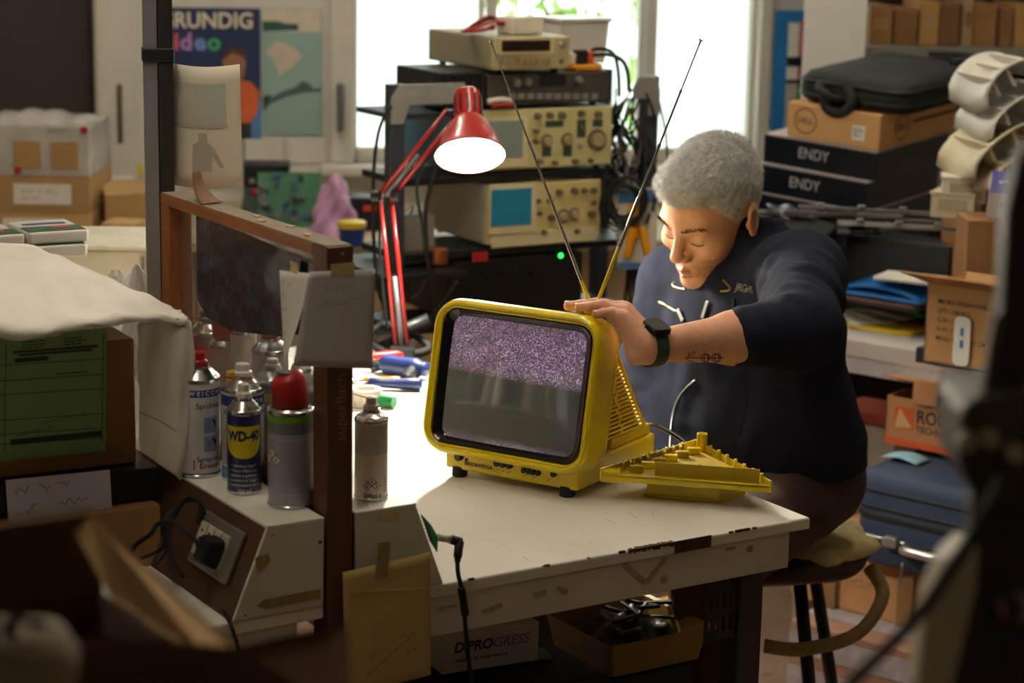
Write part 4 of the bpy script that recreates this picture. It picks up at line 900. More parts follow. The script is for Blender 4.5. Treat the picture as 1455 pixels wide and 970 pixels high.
# oscilloscope A
xa, _ = onr(648, 200); xb, _ = onr(868, 200); za = zS1; zb = onr(850, 150)[1]
t, w, h = instrument('oscilloscope', 'cream oscilloscope with many knobs on the upper rack shelf', 'oscilloscope', xa, xb, za, zb, 0.30, SCB, CRM)
ip(t, 656, 748, 168, 236, mat('instrument_cream_light', (216, 208, 168), 0.5), 'screen_bezel', 0.006)
ip(t, 662, 742, 174, 222, mat('crt_grey', (128, 142, 140), 0.15, var=0.1), 'screen', 0.003, off=0.0135)
for x, y, r in ((763, 165, .008), (780, 164, .008), (797, 164, .009), (825, 161, .008), (849, 162, .008), (777, 201, .011), (806, 199, .011), (848, 199, .017), (760, 186, .006), (760, 201, .006), (766, 229, .006), (787, 231, .006), (816, 229, .007), (838, 228, .005), (826, 182, .006)): ik(t, x, y, r, KNL if r > .01 else KNB, 'knob', 0.014, KNB if r > .01 else None)
ik(t, 823, 207, 0.004, STEEL, 'probe_socket', 0.01); ik(t, 843, 212, 0.004, STEEL, 'probe_socket', 0.01)
for x, y, x2, y2 in ((775, 172, 800, 180), (770, 208, 783, 222), (800, 208, 812, 222), (820, 170, 832, 195), (842, 170, 856, 180)):
    ip(t, x, x2, y, y2, GRN, 'legend_strip', 0.0004, 0)
# oscilloscope B, leaning up
xa, _ = onr(690, 300); xb, _ = onr(852, 300); za = zS2; zb = onr(840, 254)[1]
t, w, h = instrument('oscilloscope', 'cream oscilloscope with blue screen on the lower rack shelf', 'oscilloscope', xa, xb, za, zb, 0.28, mat('scope_grey_case', (170, 164, 150), 0.5, var=0.08), CRM2)
ip(t, 694, 760, 262, 328, mat('instrument_cream_light', (216, 208, 168)), 'screen_bezel', 0.006)
ip(t, 698, 754, 270, 318, mat('crt_blue', (30, 120, 150), 0.2, var=0.06, emit=0.08), 'screen', 0.003, off=0.0135)
ip(t, 698, 848, 332, 341, mat('instrument_cream_light', (216, 208, 168)), 'lower_strip', 0.002)
for x, y, r in ((794, 273, .008), (816, 271, .008), (830, 271, .007), (843, 270, .007), (800, 307, .011), (783, 309, .009), (816, 304, .010), (840, 304, .009), (766, 303, .005), (772, 329, .006), (819, 328, .006), (842, 287, .006), (780, 285, .006), (764, 285, .005)): ik(t, x, y, r, KNB if r < .0095 else KNL, 'knob', 0.012, KNB if r > .0095 else None)
# receiver on scope A
zr = onr(850, 150)[1] + 0.001
xa, _ = onr(690, 130); xb, _ = onr(862, 130); zb2 = zr + 0.078
t, w, h = instrument('stereo_receiver', 'dark silver stereo receiver on top of the upper oscilloscope', 'receiver', xa, xb, zr, zb2, 0.26, mat('receiver_black', (40, 40, 42), 0.5), mat('receiver_face', (86, 84, 80), 0.4, 0.5, var=0.1))
for x, y, r in ((733, 117, .010), (748, 116, .010), (822, 114, .009)): ik(t, x, y, r, STEEL, 'knob', 0.012)
ip(t, 767, 803, 106, 121, BLK, 'display', 0.003)
for k in range(10): ip(t, 722 + k * 13, 731 + k * 13, 133, 141, mat('button_grey', (130, 128, 122), 0.5), 'push_button', 0.005)
# black power supply on the left
zd = zTop + 0.001; xa, _ = onr(618, 110, 0.05); xb, _ = onr(692, 110, 0.05)
xa = 0.12; t, w, h = instrument('power_supply', 'black finned power supply beside the stereo receiver', 'power supply', 0.105, onr(690, 130)[0] - 0.004, zr, zr + 0.085, 0.2, BLK, BLK)
for k in range(5): MB().box((-w / 2 + 0.012 + k * (w - 0.024) / 4, -0.010, h / 2), (0.006, 0.010, h * 0.85)).build('cooling_fin', BLK, t, bevel=0.001)
MB().box((0.13, RDp / 2, zr - 0.010), (0.26, RDp - 0.02, 0.012)).build('top_plate', RKD, rack, bevel=0.001)
# frequency counter on the receiver
zc = zb2 + 0.001; xa, _ = onr(700, 75, -0.02); xb, _ = onr(808, 75, -0.02); zt_ = onr(755, 52, -0.02)[1]
t, w, h = instrument('frequency_counter', 'beige frequency counter with dark red display topping the instrument stack', 'frequency counter', xa, xb, zc, zt_, 0.30, mat('counter_beige', (150, 142, 118), 0.5, var=0.06), mat('counter_face', (172, 162, 118), 0.5), -0.02)
ip(t, 708, 786, 54, 76, mat('counter_frame', (196, 186, 140), 0.5), 'display_frame', 0.004); ip(t, 713, 781, 58, 72, mat('display_dark', (38, 14, 12), 0.2, var=0), 'display', 0.002, off=0.0112)
for k in range(9): ip(t, 710 + k * 8.3, 715 + k * 8.3, 83, 92, mat('button_tan', (150, 132, 96), 0.5), 'push_button', 0.006)
ik(t, 797, 64, 0.006, STEEL, 'input_socket', 0.012); ik(t, 797, 86, 0.006, STEEL, 'input_socket', 0.012)
# white adapter with test leads, plastic tub, orange lid on top of the counter
T0 = zt_ + 0.001
ax_, _ = onr(748, 40, 0.02); t = rthing('mains_adapter', 'ivory mains adapter on top of the frequency counter', 'adapter', ax_, 0.05, T0, rz=0.3)
MB().box((0, 0, 0.020), (0.095, 0.06, 0.040)).build('adapter_body', mat('ivory_case', (222, 216, 196), 0.45), t, bevel=0.005)
for k, (m, s) in enumerate(((REDP, 0.0), (BLKM, 0.012), (REDP, 0.02))):
    o = rthing('test_lead', ('red test lead looped beside the ivory adapter', 'black test lead looped beside the ivory adapter', 'second red test lead trailing off the frequency counter')[k], 'test lead', ax_ - 0.08, 0.03, T0)
    MB().tube([(0.03, 0.01 + s, 0.025), (0.0, s, 0.03 + s * 0.5), (-0.05, 0.01 + s, 0.012), (-0.055 + s, 0.04, 0.006), (0.0, 0.06 - s, 0.008), (0.02, 0.03, 0.012 + s * 0.4)], 0.0035, 8, 6).build('lead', m, o, smooth=True)
    MB().tube([(0.028, 0.01 + s, 0.025), (0.05, 0.01 + s, 0.026)], 0.006, 8).build('plug', m, o, smooth=True)
t = rthing('plastic_tub', 'white plastic tub behind the counter, beside the window', 'tub', onr(822, 66, 0.2)[0], 0.22, zb2 + 0.001)
MB().rings([[(p[0], p[1], 0) for p in rrect(0.12, 0.10, 0.012)], [(p[0], p[1], 0.10) for p in rrect(0.135, 0.115, 0.014)]]).build('tub_body', WHP, t, smooth=40)
MB().prism(rrect(0.145, 0.125, 0.016), 0.098, 0.106).build('tub_lid', mat('clear_lid', (226, 230, 230), 0.3), t, bevel=0.002)
t = rthing('orange_dish', 'flat orange plastic dish resting on the stereo receiver', 'dish', onr(829, 98, 0.03)[0], 0.035, zb2 + 0.001)
MB().prism(rrect(0.075, 0.07, 0.012), 0, 0.012).build('lid_plate', mat('orange_plastic', (210, 140, 30), 0.4), t, bevel=0.002); MB().box((0.0, -0.036, 0.006), (0.05, 0.006, 0.008)).build('lid_tab', mat('orange_plastic', (210, 140, 30)), t)
t = rthing('connector_bundle', 'small bundle of yellow and black connectors on the orange dish', 'connectors', onr(825, 80, 0.03)[0], 0.03, zb2 + 0.014)
MB().box((0, 0, 0.016), (0.03, 0.02, 0.032)).build('black_connector', BLK, t, bevel=0.003); MB().box((-0.02, 0.005, 0.012), (0.018, 0.02, 0.024)).build('ivory_connector', mat('ivory_case', (222, 216, 196)), t, bevel=0.003); MB().box((0.026, 0, 0.014), (0.012, 0.018, 0.028)).build('orange_connector', ORA, t, bevel=0.003)
MB().tube([(0.03, 0.0, 0.03), (0.06, 0.01, 0.032), (0.10, 0.02, 0.02), (0.115, 0.02, -0.02), (0.12, 0.02, -0.08)], 0.0045, 8, 6).build('lead', BLKM, t, smooth=True)
# pliers with red and white handles lying on the scope
o = rthing('test_clip', 'red and white crocodile clip hanging before the receiver', 'clip', onr(712, 132, -0.03)[0], -0.02, zr)
MB().tube([(-0.03, -0.004, 0.02), (0.0, -0.006, 0.024), (0.03, -0.004, 0.02)], 0.006, 8, 4).build('white_jaw', WHP, o, smooth=True); MB().tube([(-0.02, -0.004, 0.010), (0.02, -0.006, 0.012), (0.035, -0.004, 0.008)], 0.005, 8, 4).build('red_jaw', REDP, o, smooth=True)
# papers between the shelves
o = rthing('paper_stack', 'loose grey papers lying on the lower oscilloscope', 'papers', onr(775, 258)[0], 0.03, onr(840, 254)[1] + 0.001)
for k in range(5): MB().box((0.006 * k - 0.01, 0.08 + 0.004 * k, 0.0015 + k * 0.003), (0.13, 0.18, 0.002), Matrix.Rotation(0.06 * (k - 2), 4, 'Z')).build('sheet', (WHITEP, PAPG)[k % 2], o)
# black device on the bottom shelf
xa, _ = onr(640, 390); xb, _ = onr(826, 390)
t, w, h = instrument('black_amplifier', 'black amplifier with a green pilot light on the bottom rack shelf', 'amplifier', xa, xb, zS3, zS2 - 0.022, 0.33, BLK, mat('amp_face', (20, 20, 22), 0.3, var=0.1))
x, z = onr(797, 363, -0.008); MB().lathe([(0.006, 0), (0.005, 0.003), (0.001, 0.004)], 12, frame((x - t['c'], -0.007, z - zS3), (1, 0, 0), (0, 0, 1))).build('pilot_light', mat('green_led', (40, 220, 80), 0.3, var=0, emit=3.0), t, smooth=True)
ip(t, 670, 692, 359, 370, REDP, 'red_tab', 0.006)
for k in range(4): ik(t, 690 + k * 22, 388, 0.006, BLK, 'knob', 0.008)
# side shelf with transformer
t = rthing('side_shelf', 'black side shelf sticking out left of the rack', 'shelf', -0.02, -0.03, onr(590, 378)[1] - 0.01)
MB().box((0.06, 0.10, 0.0), (0.20, 0.30, 0.012)).build('shelf_board', BLK, t, bevel=0.002); MB().box((0.02, 0.06, -0.03), (0.012, 0.2, 0.05)).build('shelf_bracket', BLK, t)
tz_ = onr(590, 378)[1] - 0.003
t = rthing('transformer', 'grey laminated transformer with copper coil on the side shelf', 'transformer', onr(606, 360, 0.0)[0] + 0.0, 0.04, tz_)
MB().box((0, 0.03, 0.055), (0.075, 0.07, 0.11)).build('core', mat('core_grey', (150, 148, 142), 0.5, 0.3, var=0.1), t, bevel=0.003)
MB().lathe([(0.020, 0.002), (0.022, 0.004), (0.022, 0.036), (0.020, 0.038)], 18, Matrix.Translation((0.035, -0.03, 0))).build('copper_coil', mat('copper', (176, 104, 62), 0.35, 0.8, var=0.2, scale=200), t, smooth=40)
for k in range(2): MB().tube([(-0.02 + k * 0.03, 0.0, 0.11), (-0.02 + k * 0.03, -0.01, 0.13), (-0.05 + k * 0.05, -0.02, 0.12)], 0.002, 6, 4).build('lead_wire', STEEL, t, smooth=True)
# cables on the left of the rack
CBLK = mat('cable_black', (26, 28, 30), 0.5, var=0.1); CGRN = mat('cable_green', (30, 62, 52), 0.5); CGRY = mat('cable_grey', (120, 120, 118), 0.5); CBRN = mat('cable_brown', (84, 58, 46), 0.5)
def cable(label, pts, m, r=0.004, grp=None, Y=4.5):
    ps = [P(x, y, Y + (q[0] if q else 0)) for x, y, *q in pts]; o = thing('cable', label, 'cable', ps[-1], 0, grp)
    MB().tube([p - ps[-1] for p in ps], r, 7, 6).build('cable_run', m, o, smooth=True); return o
cable('dark cable looping down the left side of the rack past its bracket', [(556, 150), (540, 180), (532, 230), (530, 300), (533, 370), (540, 420), (555, 440)], CBLK, 0.004)
cable('dark green cable hanging left of the grey transformer', [(612, 215), (600, 240), (592, 270), (600, 320), (604, 360)], CGRN, 0.0035)
cable('black cable drooping from the lamp to behind the yellow television', [(622, 230), (606, 290), (606, 350), (612, 400), (618, 450), (600, 470), (560, 490)], CBLK, 0.005)
cable('black cable running diagonally down to the bench tools', [(650, 400), (620, 440), (590, 470), (560, 492), (540, 500)], CBLK, 0.006)
cable('thin grey cable curving behind the rack post', [(560, 360), (545, 400), (560, 430), (590, 420), (605, 395)], CGRY, 0.003, None, 4.6)
# looms of cables at the right of the rack
rr = random.Random(21); LG = 'tangled cables hanging on the right of the instrument rack'
for k in range(26):
    x = 866 + rr.random() * 52; y = 120 + rr.random() * 60; m = (CBLK, CBLK, CBLK, CGRY, CBRN, CBLK)[k % 6]
    pts = [(x, y, rr.uniform(-.05, .1))]
    for q in range(5): x = min(930, max(862, x + rr.uniform(-26, 26))); y += rr.uniform(12, 46); pts.append((x, y, rr.uniform(-.06, .08)))
    cable('one of the many black and grey cables tangled on the rack right side', pts, m, rr.uniform(0.0022, 0.0042), LG, 4.85)
for k in range(7):
    a = rr.random() * 6; cx = 888 + rr.uniform(-8, 8); cy = 292 + rr.uniform(-10, 10); rx = 24 + rr.uniform(-6, 8)
    cable('coiled black cable hanging in loops beside the yellow multimeter pack', [(cx + rx * math.cos(a + i * 0.7), cy + rx * 1.15 * math.sin(a + i * 0.7), 0.004 * k) for i in range(10)], CBLK, 0.003, 'coiled cables beside the multimeter pack', 4.78)
for k in range(9):
    x = 893 + k * 4
    cable('black test lead hanging straight down below the multimeter pack', [(x, 372, .02 * (k % 3)), (x + rr.uniform(-4, 4), 400, .02 * (k % 3)), (x + rr.uniform(-6, 6), 430, 0.02 * (k % 3)), (x + rr.uniform(-8, 8), 470, .02 * (k % 3))], CBLK, 0.0038, 'hanging test leads', 4.84)
cable('thin green wire hanging in front of the right window', [(925, 108), (932, 125), (940, 160), (946, 190), (949, 235)], CGRN, 0.003, None, 4.9)
cable('black lead arching up from the orange dish to the rack bracket', [(842, 78), (866, 78), (884, 86), (892, 104), (894, 130)], CBLK, 0.005, None, 4.75)
# multimeter pack
c = P(905, 322, 4.80); t = thing('multimeter_pack', 'yellow multimeter in a blue and white blister pack hanging on the rack', 'multimeter', P(905, 382, 4.80), math.radians(10), None, (math.radians(-4), 0))
ph_ = 120 / PPM(4.8); pw_ = 58 / PPM(4.8)
MB().box((0, 0.004, ph_ / 2), (pw_, 0.004, ph_)).build('card', mat('pack_card', (212, 206, 190), 0.6), t); MB().box((0, 0.001, 0.008), (pw_, 0.003, 0.014)).build('blue_band', CYAN, t); MB().box((0, 0.001, ph_ - 0.02), (pw_, 0.003, 0.03)).build('blue_band', CYAN, t)
YM = mat('meter_yellow', (232, 160, 24), 0.4)
MB().prism(rrect(0.030, 0.085, 0.008), -0.016, 0.0, Matrix.Translation((-0.012, -0.002, ph_ * 0.55)) @ RX90 @ Matrix.Diagonal((1, 1, -1, 1)) if False else frame((-0.010, -0.002, ph_ * 0.58), (1, 0, 0), (0, 0, 1))).build('meter_body', YM, t, bevel=0.004)
for dx, a in ((0.016, 0.25), (-0.02, -0.2)): MB().prism(rrect(0.018, 0.07, 0.008), 0.0, 0.014, frame((dx, -0.004, ph_ * 0.34), (math.cos(a), 0, math.sin(a)), (-math.sin(a), 0, math.cos(a)))).build('meter_jaw', YM, t, bevel=0.003)
MB().lathe([(0.008, 0), (0.008, 0.004)], 14, frame((-0.010, -0.018, ph_ * 0.62), (1, 0, 0), (0, 0, 1))).build('dial', BLK, t)

# ------------------------------------------------------------------ things on the wall counter and the left part of the room
def sbox(name, label, cat, x0, x1, yt, Y, z, dep, m, yaw=0.0, group=None, bev=0.003, part='carton', h=None):
    xc = (x0 + x1) / 2; p = P(xc, yt, Y); w = (x1 - x0) / PPM(Y) / max(0.4, math.cos(yaw)); hh = h or (p.z - z)
    t = thing(name, label, cat, (p.x, Y, z), yaw, group)
    MB().box((0, dep / 2, hh / 2), (w, dep, hh)).build(part, m, t, bevel=bev); return t, w, hh
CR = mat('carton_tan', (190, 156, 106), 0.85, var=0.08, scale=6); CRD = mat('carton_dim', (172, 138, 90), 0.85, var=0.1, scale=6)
t, w, h1 = sbox('carton', 'tan carton with white label at the bottom of the left stack', 'box', -60, 132, 303, 5.45, ZT, 0.30, CR)
MB().box((0.02, -0.001, h1 * 0.45), (0.16, 0.002, h1 * 0.6)).build('white_label', WHITEP, t)
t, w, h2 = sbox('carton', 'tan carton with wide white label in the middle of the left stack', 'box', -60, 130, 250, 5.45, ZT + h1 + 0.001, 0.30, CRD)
T = front(0.01, -0.0015, h2 * 0.5); MB().box((0.045, -0.001, h2 * 0.52), (0.15, 0.002, h2 * 0.55)).build('white_label', WHITEP, t); scribble(t, front(-0.01, -0.0025, h2 * 0.6), 0.1, [(0, 0.10), (0, 0.06)], 0.02, INKL, 4, 0.002)
zb3 = ZT + h1 + h2 + 0.002
WRAP = mat('clear_tape_wrap', (196, 192, 186), 0.2, var=0.2, scale=14, coat=0.4, bump=0.4, bscale=30)
t, w, h3 = sbox('wrapped_parcel', 'parcel bound in shiny clear tape on top of the left carton stack', 'parcel', -60, 129, 178, 5.45, zb3, 0.28, WRAP)
for x in (-0.115, 0.005, 0.103): MB().box((x, -0.002, h3 * 0.42), (0.072, 0.004, h3 * 0.55)).build('cardboard_panel', CRD, t, bevel=0.001)
for x, z in ((0.155, h3 * 0.93), (-0.02, 0.014)): MB().box((x, -0.003, z), (0.018, 0.004, 0.016)).build('red_mark', REDP, t)
textlines(t, front(0.06, -0.002, h3 * 0.93), 0.07, 0.012, 2, INKL, 3)
def hump(u, v): return Vector(((u - 0.5) * w, v * 0.28, h3 + 0.028 * math.sin(u * 3.14) * math.sin(v * 3.14) + 0.004 * math.sin(u * 31)))
MB().grid(hump, 16, 8).build('loose_film', WRAP, t, smooth=True)
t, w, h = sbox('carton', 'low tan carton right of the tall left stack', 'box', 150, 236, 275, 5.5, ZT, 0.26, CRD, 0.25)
t, w, h = sbox('carton', 'small tan carton with taped top right of the left stack', 'box', 140, 190, 318, 5.32, ZT, 0.10, CR, -0.2); MB().box((0, -0.0005, h * 0.5), (0.02, 0.002, h)).build('tape_strip', TAPE, t)
# yellow tape roll and clutter on the sill
p = P(192, 262, 6.05); o = thing('tape_roll', 'small yellow tape roll on the sill of the dark window', 'tape', (p.x, p.y, zs1 + 0.022))
MB().lathe([(0.012, 0), (0.022, 0), (0.022, 0.028), (0.012, 0.028), (0.012, 0)], 18, cap=False).build('roll', YELP, o, smooth=40)
# posters on the pier
def poster(name, label, xa, xb, ya, yb_, m, extra=None):
    x0, z1 = onw(xa, ya, 0.004); x1, z0 = onw(xb, yb_, 0.004)
    t = thing(name, label, 'poster', WT @ Vector(((x0 + x1) / 2, -0.006, z0)), WA)
    MB().box((0, 0, (z1 - z0) / 2), (x1 - x0, 0.002, z1 - z0)).build('sheet', m, t); return t, x1 - x0, z1 - z0
NAVY = mat('poster_navy', (26, 44, 86), 0.5, var=0.08)
t, w, h = poster('poster', 'navy GRUNDIG video poster on the pier wall', 210, 371, 10, 228, NAVY)
def fr(x, z, y=-0.0022): return front(x, y, z)
xg = onw(303, 29, 0.006)[0] - onw(290.5, 29, 0.006)[0]
ppw = w / 161
def pxl(x, y): return (x - 290.5) * ppw, h - (y - 10) * ppw
x, z = pxl(293, 29); text(t, 'GRUNDIG', 0.062, fr(x, z), mat('poster_cream', (226, 214, 190), 0.6, var=0), bold=0.02, sx=0.95)
for s, xx, m in (('v', 236, REDP), ('i', 250, mat('poster_red', (214, 92, 84), 0.6)), ('d', 264, mat('poster_pink', (170, 130, 190), 0.6)), ('e', 284, mat('poster_blue', (110, 140, 200), 0.6)), ('o', 304, mat('poster_green', (70, 170, 110), 0.6))):
    x, z = pxl(xx, 60); text(t, s, 0.068, fr(x, z), m, bold=0.03)
SK = mat('poster_skin', (150, 104, 80), 0.6); OR = mat('poster_orange', (206, 98, 52), 0.6); HRM = mat('poster_hair', (74, 52, 40), 0.6)
def blob(t, pts, m, nm, y): 
    b = MB(); vs = [(*pxl(x, yy),) for x, yy in pts]; b.add([(v[0], y, v[1]) for v in vs], [tuple(range(len(vs)))]); b.build(nm, m, t)
blob(t, [(316, 84), (322, 70), (334, 66), (346, 72), (350, 90), (346, 112), (330, 118), (318, 106)], SK, 'printed_face', -0.0016); blob(t, [(314, 88), (320, 70), (334, 63), (348, 70), (351, 92), (346, 80), (330, 74), (320, 82)], HRM, 'printed_hair', -0.0019)
blob(t, [(300, 175), (306, 128), (330, 112), (356, 116), (370, 132), (366, 160), (356, 176)], OR, 'printed_sweater', -0.0016); blob(t, [(357, 228), (357, 176), (366, 150), (371, 140), (371, 228)], CYAN, 'printed_blue_band', -0.0014)
blob(t, [(300, 228), (300, 176), (357, 176), (357, 200), (350, 228)], mat('poster_dark', (40, 44, 40), 0.6), 'printed_table', -0.0017)
t, w2_p, h = poster('poster', 'pale green poster of a swimmer in water on the pier wall', 372, 458, 12, 191, mat('poster_sea', (142, 172, 166), 0.5, var=0.12, scale=4))
def pxl(x, y): return (x - 415) * ppw, h - (y - 12) * ppw
blob(t, [(372, 13), (457, 13), (457, 45), (372, 45)], mat('poster_sky', (206, 196, 178), 0.6), 'printed_sky', -0.0012)
blob(t, [(372, 30), (395, 30), (405, 33), (424, 34), (424, 43), (372, 45)], mat('poster_island', (40, 80, 72), 0.6), 'printed_island', -0.0015)
blob(t, [(376, 75), (392, 58), (415, 66), (430, 80), (415, 95), (396, 110), (388, 85)], mat('poster_sand', (196, 182, 166), 0.6), 'printed_glare', -0.0013)
blob(t, [(372, 148), (400, 132), (418, 126), (430, 116), (440, 120), (446, 128), (457, 126), (457, 132), (430, 134), (405, 140), (384, 150), (372, 162)], mat('poster_swimmer', (70, 96, 100), 0.6), 'printed_swimmer', -0.0016)
blob(t, [(372, 140), (385, 136), (380, 146), (372, 152)], mat('poster_dark', (40, 44, 40)), 'printed_shadow', -0.0018)
# counter clutter between pier and rack
def cthing(name, label, cat, xp, Y, rz=0.0): p = P(xp, 300, Y); return thing(name, label, cat, (p.x, p.y, ZT + 0.001), rz)
t, w, h = sbox('keypad_recorder', 'black recorder with a row of buttons on the counter under the posters', 'recorder', 345, 412, 234, 5.85, ZT, 0.1, BLK, 0.1, part='case')
for k in range(4): MB().box((-0.04 + k * 0.026, -0.004, h - 0.045), (0.014, 0.008, 0.012)).build('button', mat('button_grey', (130, 128, 122)), t)
PCB = mat('pcb_green', (58, 112, 84), 0.5, var=0.35, scale=60)
p = P(412, 300, 5.62); t = thing('circuit_board', 'green circuit board leaning upright on the counter', 'circuit board', (p.x, p.y, ZT + 0.001), 0.15, None, (math.radians(-14), 0))
MB().box((0, 0, 0.075), (0.17, 0.003, 0.15)).build('board', PCB, t)
rr = random.Random(9)
for k in range(26): MB().box((rr.uniform(-.075, .075), -0.006, rr.uniform(.02, .14)), (rr.uniform(.006, .024), 0.01, rr.uniform(.005, .016))).build('component', (BLK, DSTEEL, mat('capacitor_blue', (60, 80, 130), 0.4))[k % 3], t)
p = P(372, 300, 5.7); t = thing('circuit_board', 'dark circuit board with red parts lying before the recorder', 'circuit board', (p.x, p.y, ZT + 0.001), -0.2, None, (math.radians(-30), 0)); MB().box((0, 0, 0.05), (0.13, 0.003, 0.10)).build('board', mat('pcb_dark', (40, 60, 48), 0.5, var=0.3, scale=40), t)
for k in range(10): MB().box((rr.uniform(-.05, .05), -0.006, rr.uniform(.02, .09)), (0.012, 0.01, 0.012)).build('component', (REDP, BLK)[k % 2], t)
BAG = mat('pink_film', (196, 150, 190), 0.25, var=0.2, scale=10, coat=0.4, bump=0.5, bscale=25)
t = cthing('plastic_bag', 'crumpled pink antistatic bag on the counter left of the lamp', 'bag', 472, 5.5)
def bagf(u, v):
    a = u * 6.283; z = v * 0.165; r = 0.062 * (1 - v) ** 0.55 * (1 + 0.2 * math.sin(a * 3 + v * 7) + 0.14 * math.sin(a * 7 - v * 11) + 0.08 * math.sin(a * 13 + v * 23)); return Vector((r * math.cos(a) + 0.012 * v, r * 0.7 * math.sin(a), z))
MB().grid(bagf, 36, 14).build('film', BAG, t, smooth=True)
t = cthing('yellow_tub', 'yellow and blue tub beneath the pink bag', 'tub', 500, 5.35)
MB().lathe([(0.030, 0), (0.034, 0.045), (0.034, 0.05)], 24).build('tub_body', BLUEL, t, smooth=40); MB().lathe([(0.037, 0.048), (0.037, 0.062), (0.034, 0.064)], 24).build('tub_lid', YELP, t, smooth=40)
t = cthing('red_tool_case', 'black and red tool case on the counter behind the lamp arm', 'case', 520, 5.6); MB().box((0, 0.03, 0.045), (0.09, 0.08, 0.09)).build('case_body', BLK, t, bevel=0.004); MB().box((0.01, -0.012, 0.062), (0.032, 0.006, 0.014)).build('red_latch', mat('orange_red', (220, 70, 40), 0.4), t)
# grey post with black strip and curled photo print at the far end of the partition
PG = mat('post_grey', (140, 141, 142), 0.5, 0.2, var=0.06, scale=6)
pb = UV(-0.806 - 0.012, 0.60, 0); pt_ = P(226, 200, pb.y)
t = thing('metal_post', 'tall grey metal post with black strip behind the partition', 'post', (pt_.x, pb.y, 0), math.radians(12))
MB().box((-0.011, 0, 1.35), (0.020, 0.034, 2.70)).build('grey_profile', PG, t, bevel=0.0015); MB().box((0.0105, -0.002, 1.35), (0.021, 0.034, 2.70)).build('black_strip', mat('black_strip', (42, 38, 34), 0.6, var=0.1), t, bevel=0.0015)
zz = P(226, 77, pb.y).z; MB().box((0.0, -0.002, zz), (0.046, 0.040, 0.020)).build('tape_wrap', mat('black_tape', (36, 36, 40), 0.45), t, bevel=0.002)
MB().box((0, 0, 1.2), (0.004, 0.03, 0.0)).v
PRN = mat('photo_paper', (238, 230, 208), 0.6, var=0.03, scale=4)
pY = pb.y + 0.02; k_ = 1 / PPM(pY); t = thing('photo_print', 'curled cream sheet with faded black and white photo prints taped to the post', 'photo print', P(245, 262, pY))
def prf(u, v, off=0.0): return Vector(((1 - 0.03 * v) * u * 103 * k_, -0.012 * math.sin(u * 3.14) - off, v * 177 * k_ - 0.004 * math.sin(u * 3.14)))
MB().grid(lambda u, v: prf(u, v), 14, 8).build('sheet', PRN, t, smooth=True, solid=0.0006)
FAD = mat('faded_print', (206, 200, 183), 0.7, var=0.08, scale=25); FAD2 = mat('faded_print_dark', (192, 186, 170), 0.7, var=0.1, scale=30); FADG = mat('faded_print_teal', (196, 200, 188), 0.7, var=0.06)
def pr(ps, m, nm, off): MB().grid(lambda a, b_: prf(ps[0] + (ps[1] - ps[0]) * a, ps[2] + (ps[3] - ps[2]) * b_, off), 8, 4).build(nm, m, t, smooth=True)
pr((0.03, 0.80, 0.50, 0.86), FAD, 'faded_photo', 0.0012); pr((0.40, 0.80, 0.55, 0.86), FADG, 'faded_photo_patch', 0.0016); pr((0.03, 0.82, 0.50, 0.53), FAD2, 'faded_photo_edge', 0.0018)
def prp(pts, m, nm, off): b = MB(); b.add([prf(u, v, off) for u, v in pts], [tuple(range(len(pts)))]); b.build(nm, m, t)
prp([(0.16, 0.62), (0.12, 0.72), (0.18, 0.82), (0.30, 0.84), (0.38, 0.76), (0.36, 0.64), (0.28, 0.56)], mat('faded_print_pale', (210, 202, 182), 0.7), 'faded_face', 0.0022)
prp([(0.30, 0.14), (0.32, 0.36), (0.40, 0.39), (0.40, 0.46), (0.52, 0.46), (0.54, 0.38), (0.62, 0.34), (0.76, 0.17), (0.70, 0.17), (0.60, 0.27), (0.58, 0.14)], FAD2, 'faded_figure', 0.0022)
# ------------------------------------------------------------------ left bench: boxes, foam sheet, packs
def lbox(label, xr, yb_, z, w, dep, h, m, yaw, bev=0.002, name='carton', part='carton', cat='box'):
    """box whose right front bottom corner is at a pixel on height z"""
    p = Pz(xr, yb_, z); t = thing(name, label, cat, p, yaw); MB().box((-w / 2, dep / 2, h / 2), (w, dep, h)).build(part, m, t, bevel=bev); return t
LYW = math.radians(29)
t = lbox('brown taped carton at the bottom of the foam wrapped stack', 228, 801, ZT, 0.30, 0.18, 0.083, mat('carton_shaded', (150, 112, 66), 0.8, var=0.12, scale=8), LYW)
MB().box((-0.012, -0.0006, 0.0415), (0.024, 0.0012, 0.083)).build('tape_strip', mat('clear_brown_tape', (170, 130, 80), 0.25, var=0.1), t); MB().box((0.0004, 0.03, 0.0415), (0.001, 0.05, 0.083)).build('tape_strip', mat('clear_brown_tape', (170, 130, 80)), t)
z1_ = ZT + 0.0845
t = lbox('flat black box with a white note between two cartons', 228, 708, z1_, 0.34, 0.19, 0.045, BLK, LYW, 0.002, 'flat_box', 'box_body')
nb = thing('handwritten_note', 'white handwritten note hanging over the flat black box', 'note', P(90, 752, 2.6), LYW)
NZ = P(85, 668, 2.58).z; 
pn = Pz(228, 708, z1_); rdir = Vector((math.cos(LYW), math.sin(LYW), 0)); ndir = Vector((math.sin(LYW), -math.cos(LYW), 0))
def onp(x, y, org, n):
    d = ray(x, y); return CAM + d * ((org - CAM).dot(n) / d.dot(n))
cs = [onp(x, y, pn + ndir * 0.006, ndir) for x, y in ((8, 682), (156, 667), (160, 750), (12, 752))]
nb.location = cs[3]; nb.rotation_euler = (0, 0, 0)
MB().grid(lambda u, v: cs[3].lerp(cs[2], u).lerp(cs[0].lerp(cs[1], u), v) - cs[3] + ndir * 0.004 * (1 - v) ** 2, 8, 6).build('sheet', mat('note_lilac', (204, 198, 206), 0.85, var=0.04), nb, solid=0.0005)
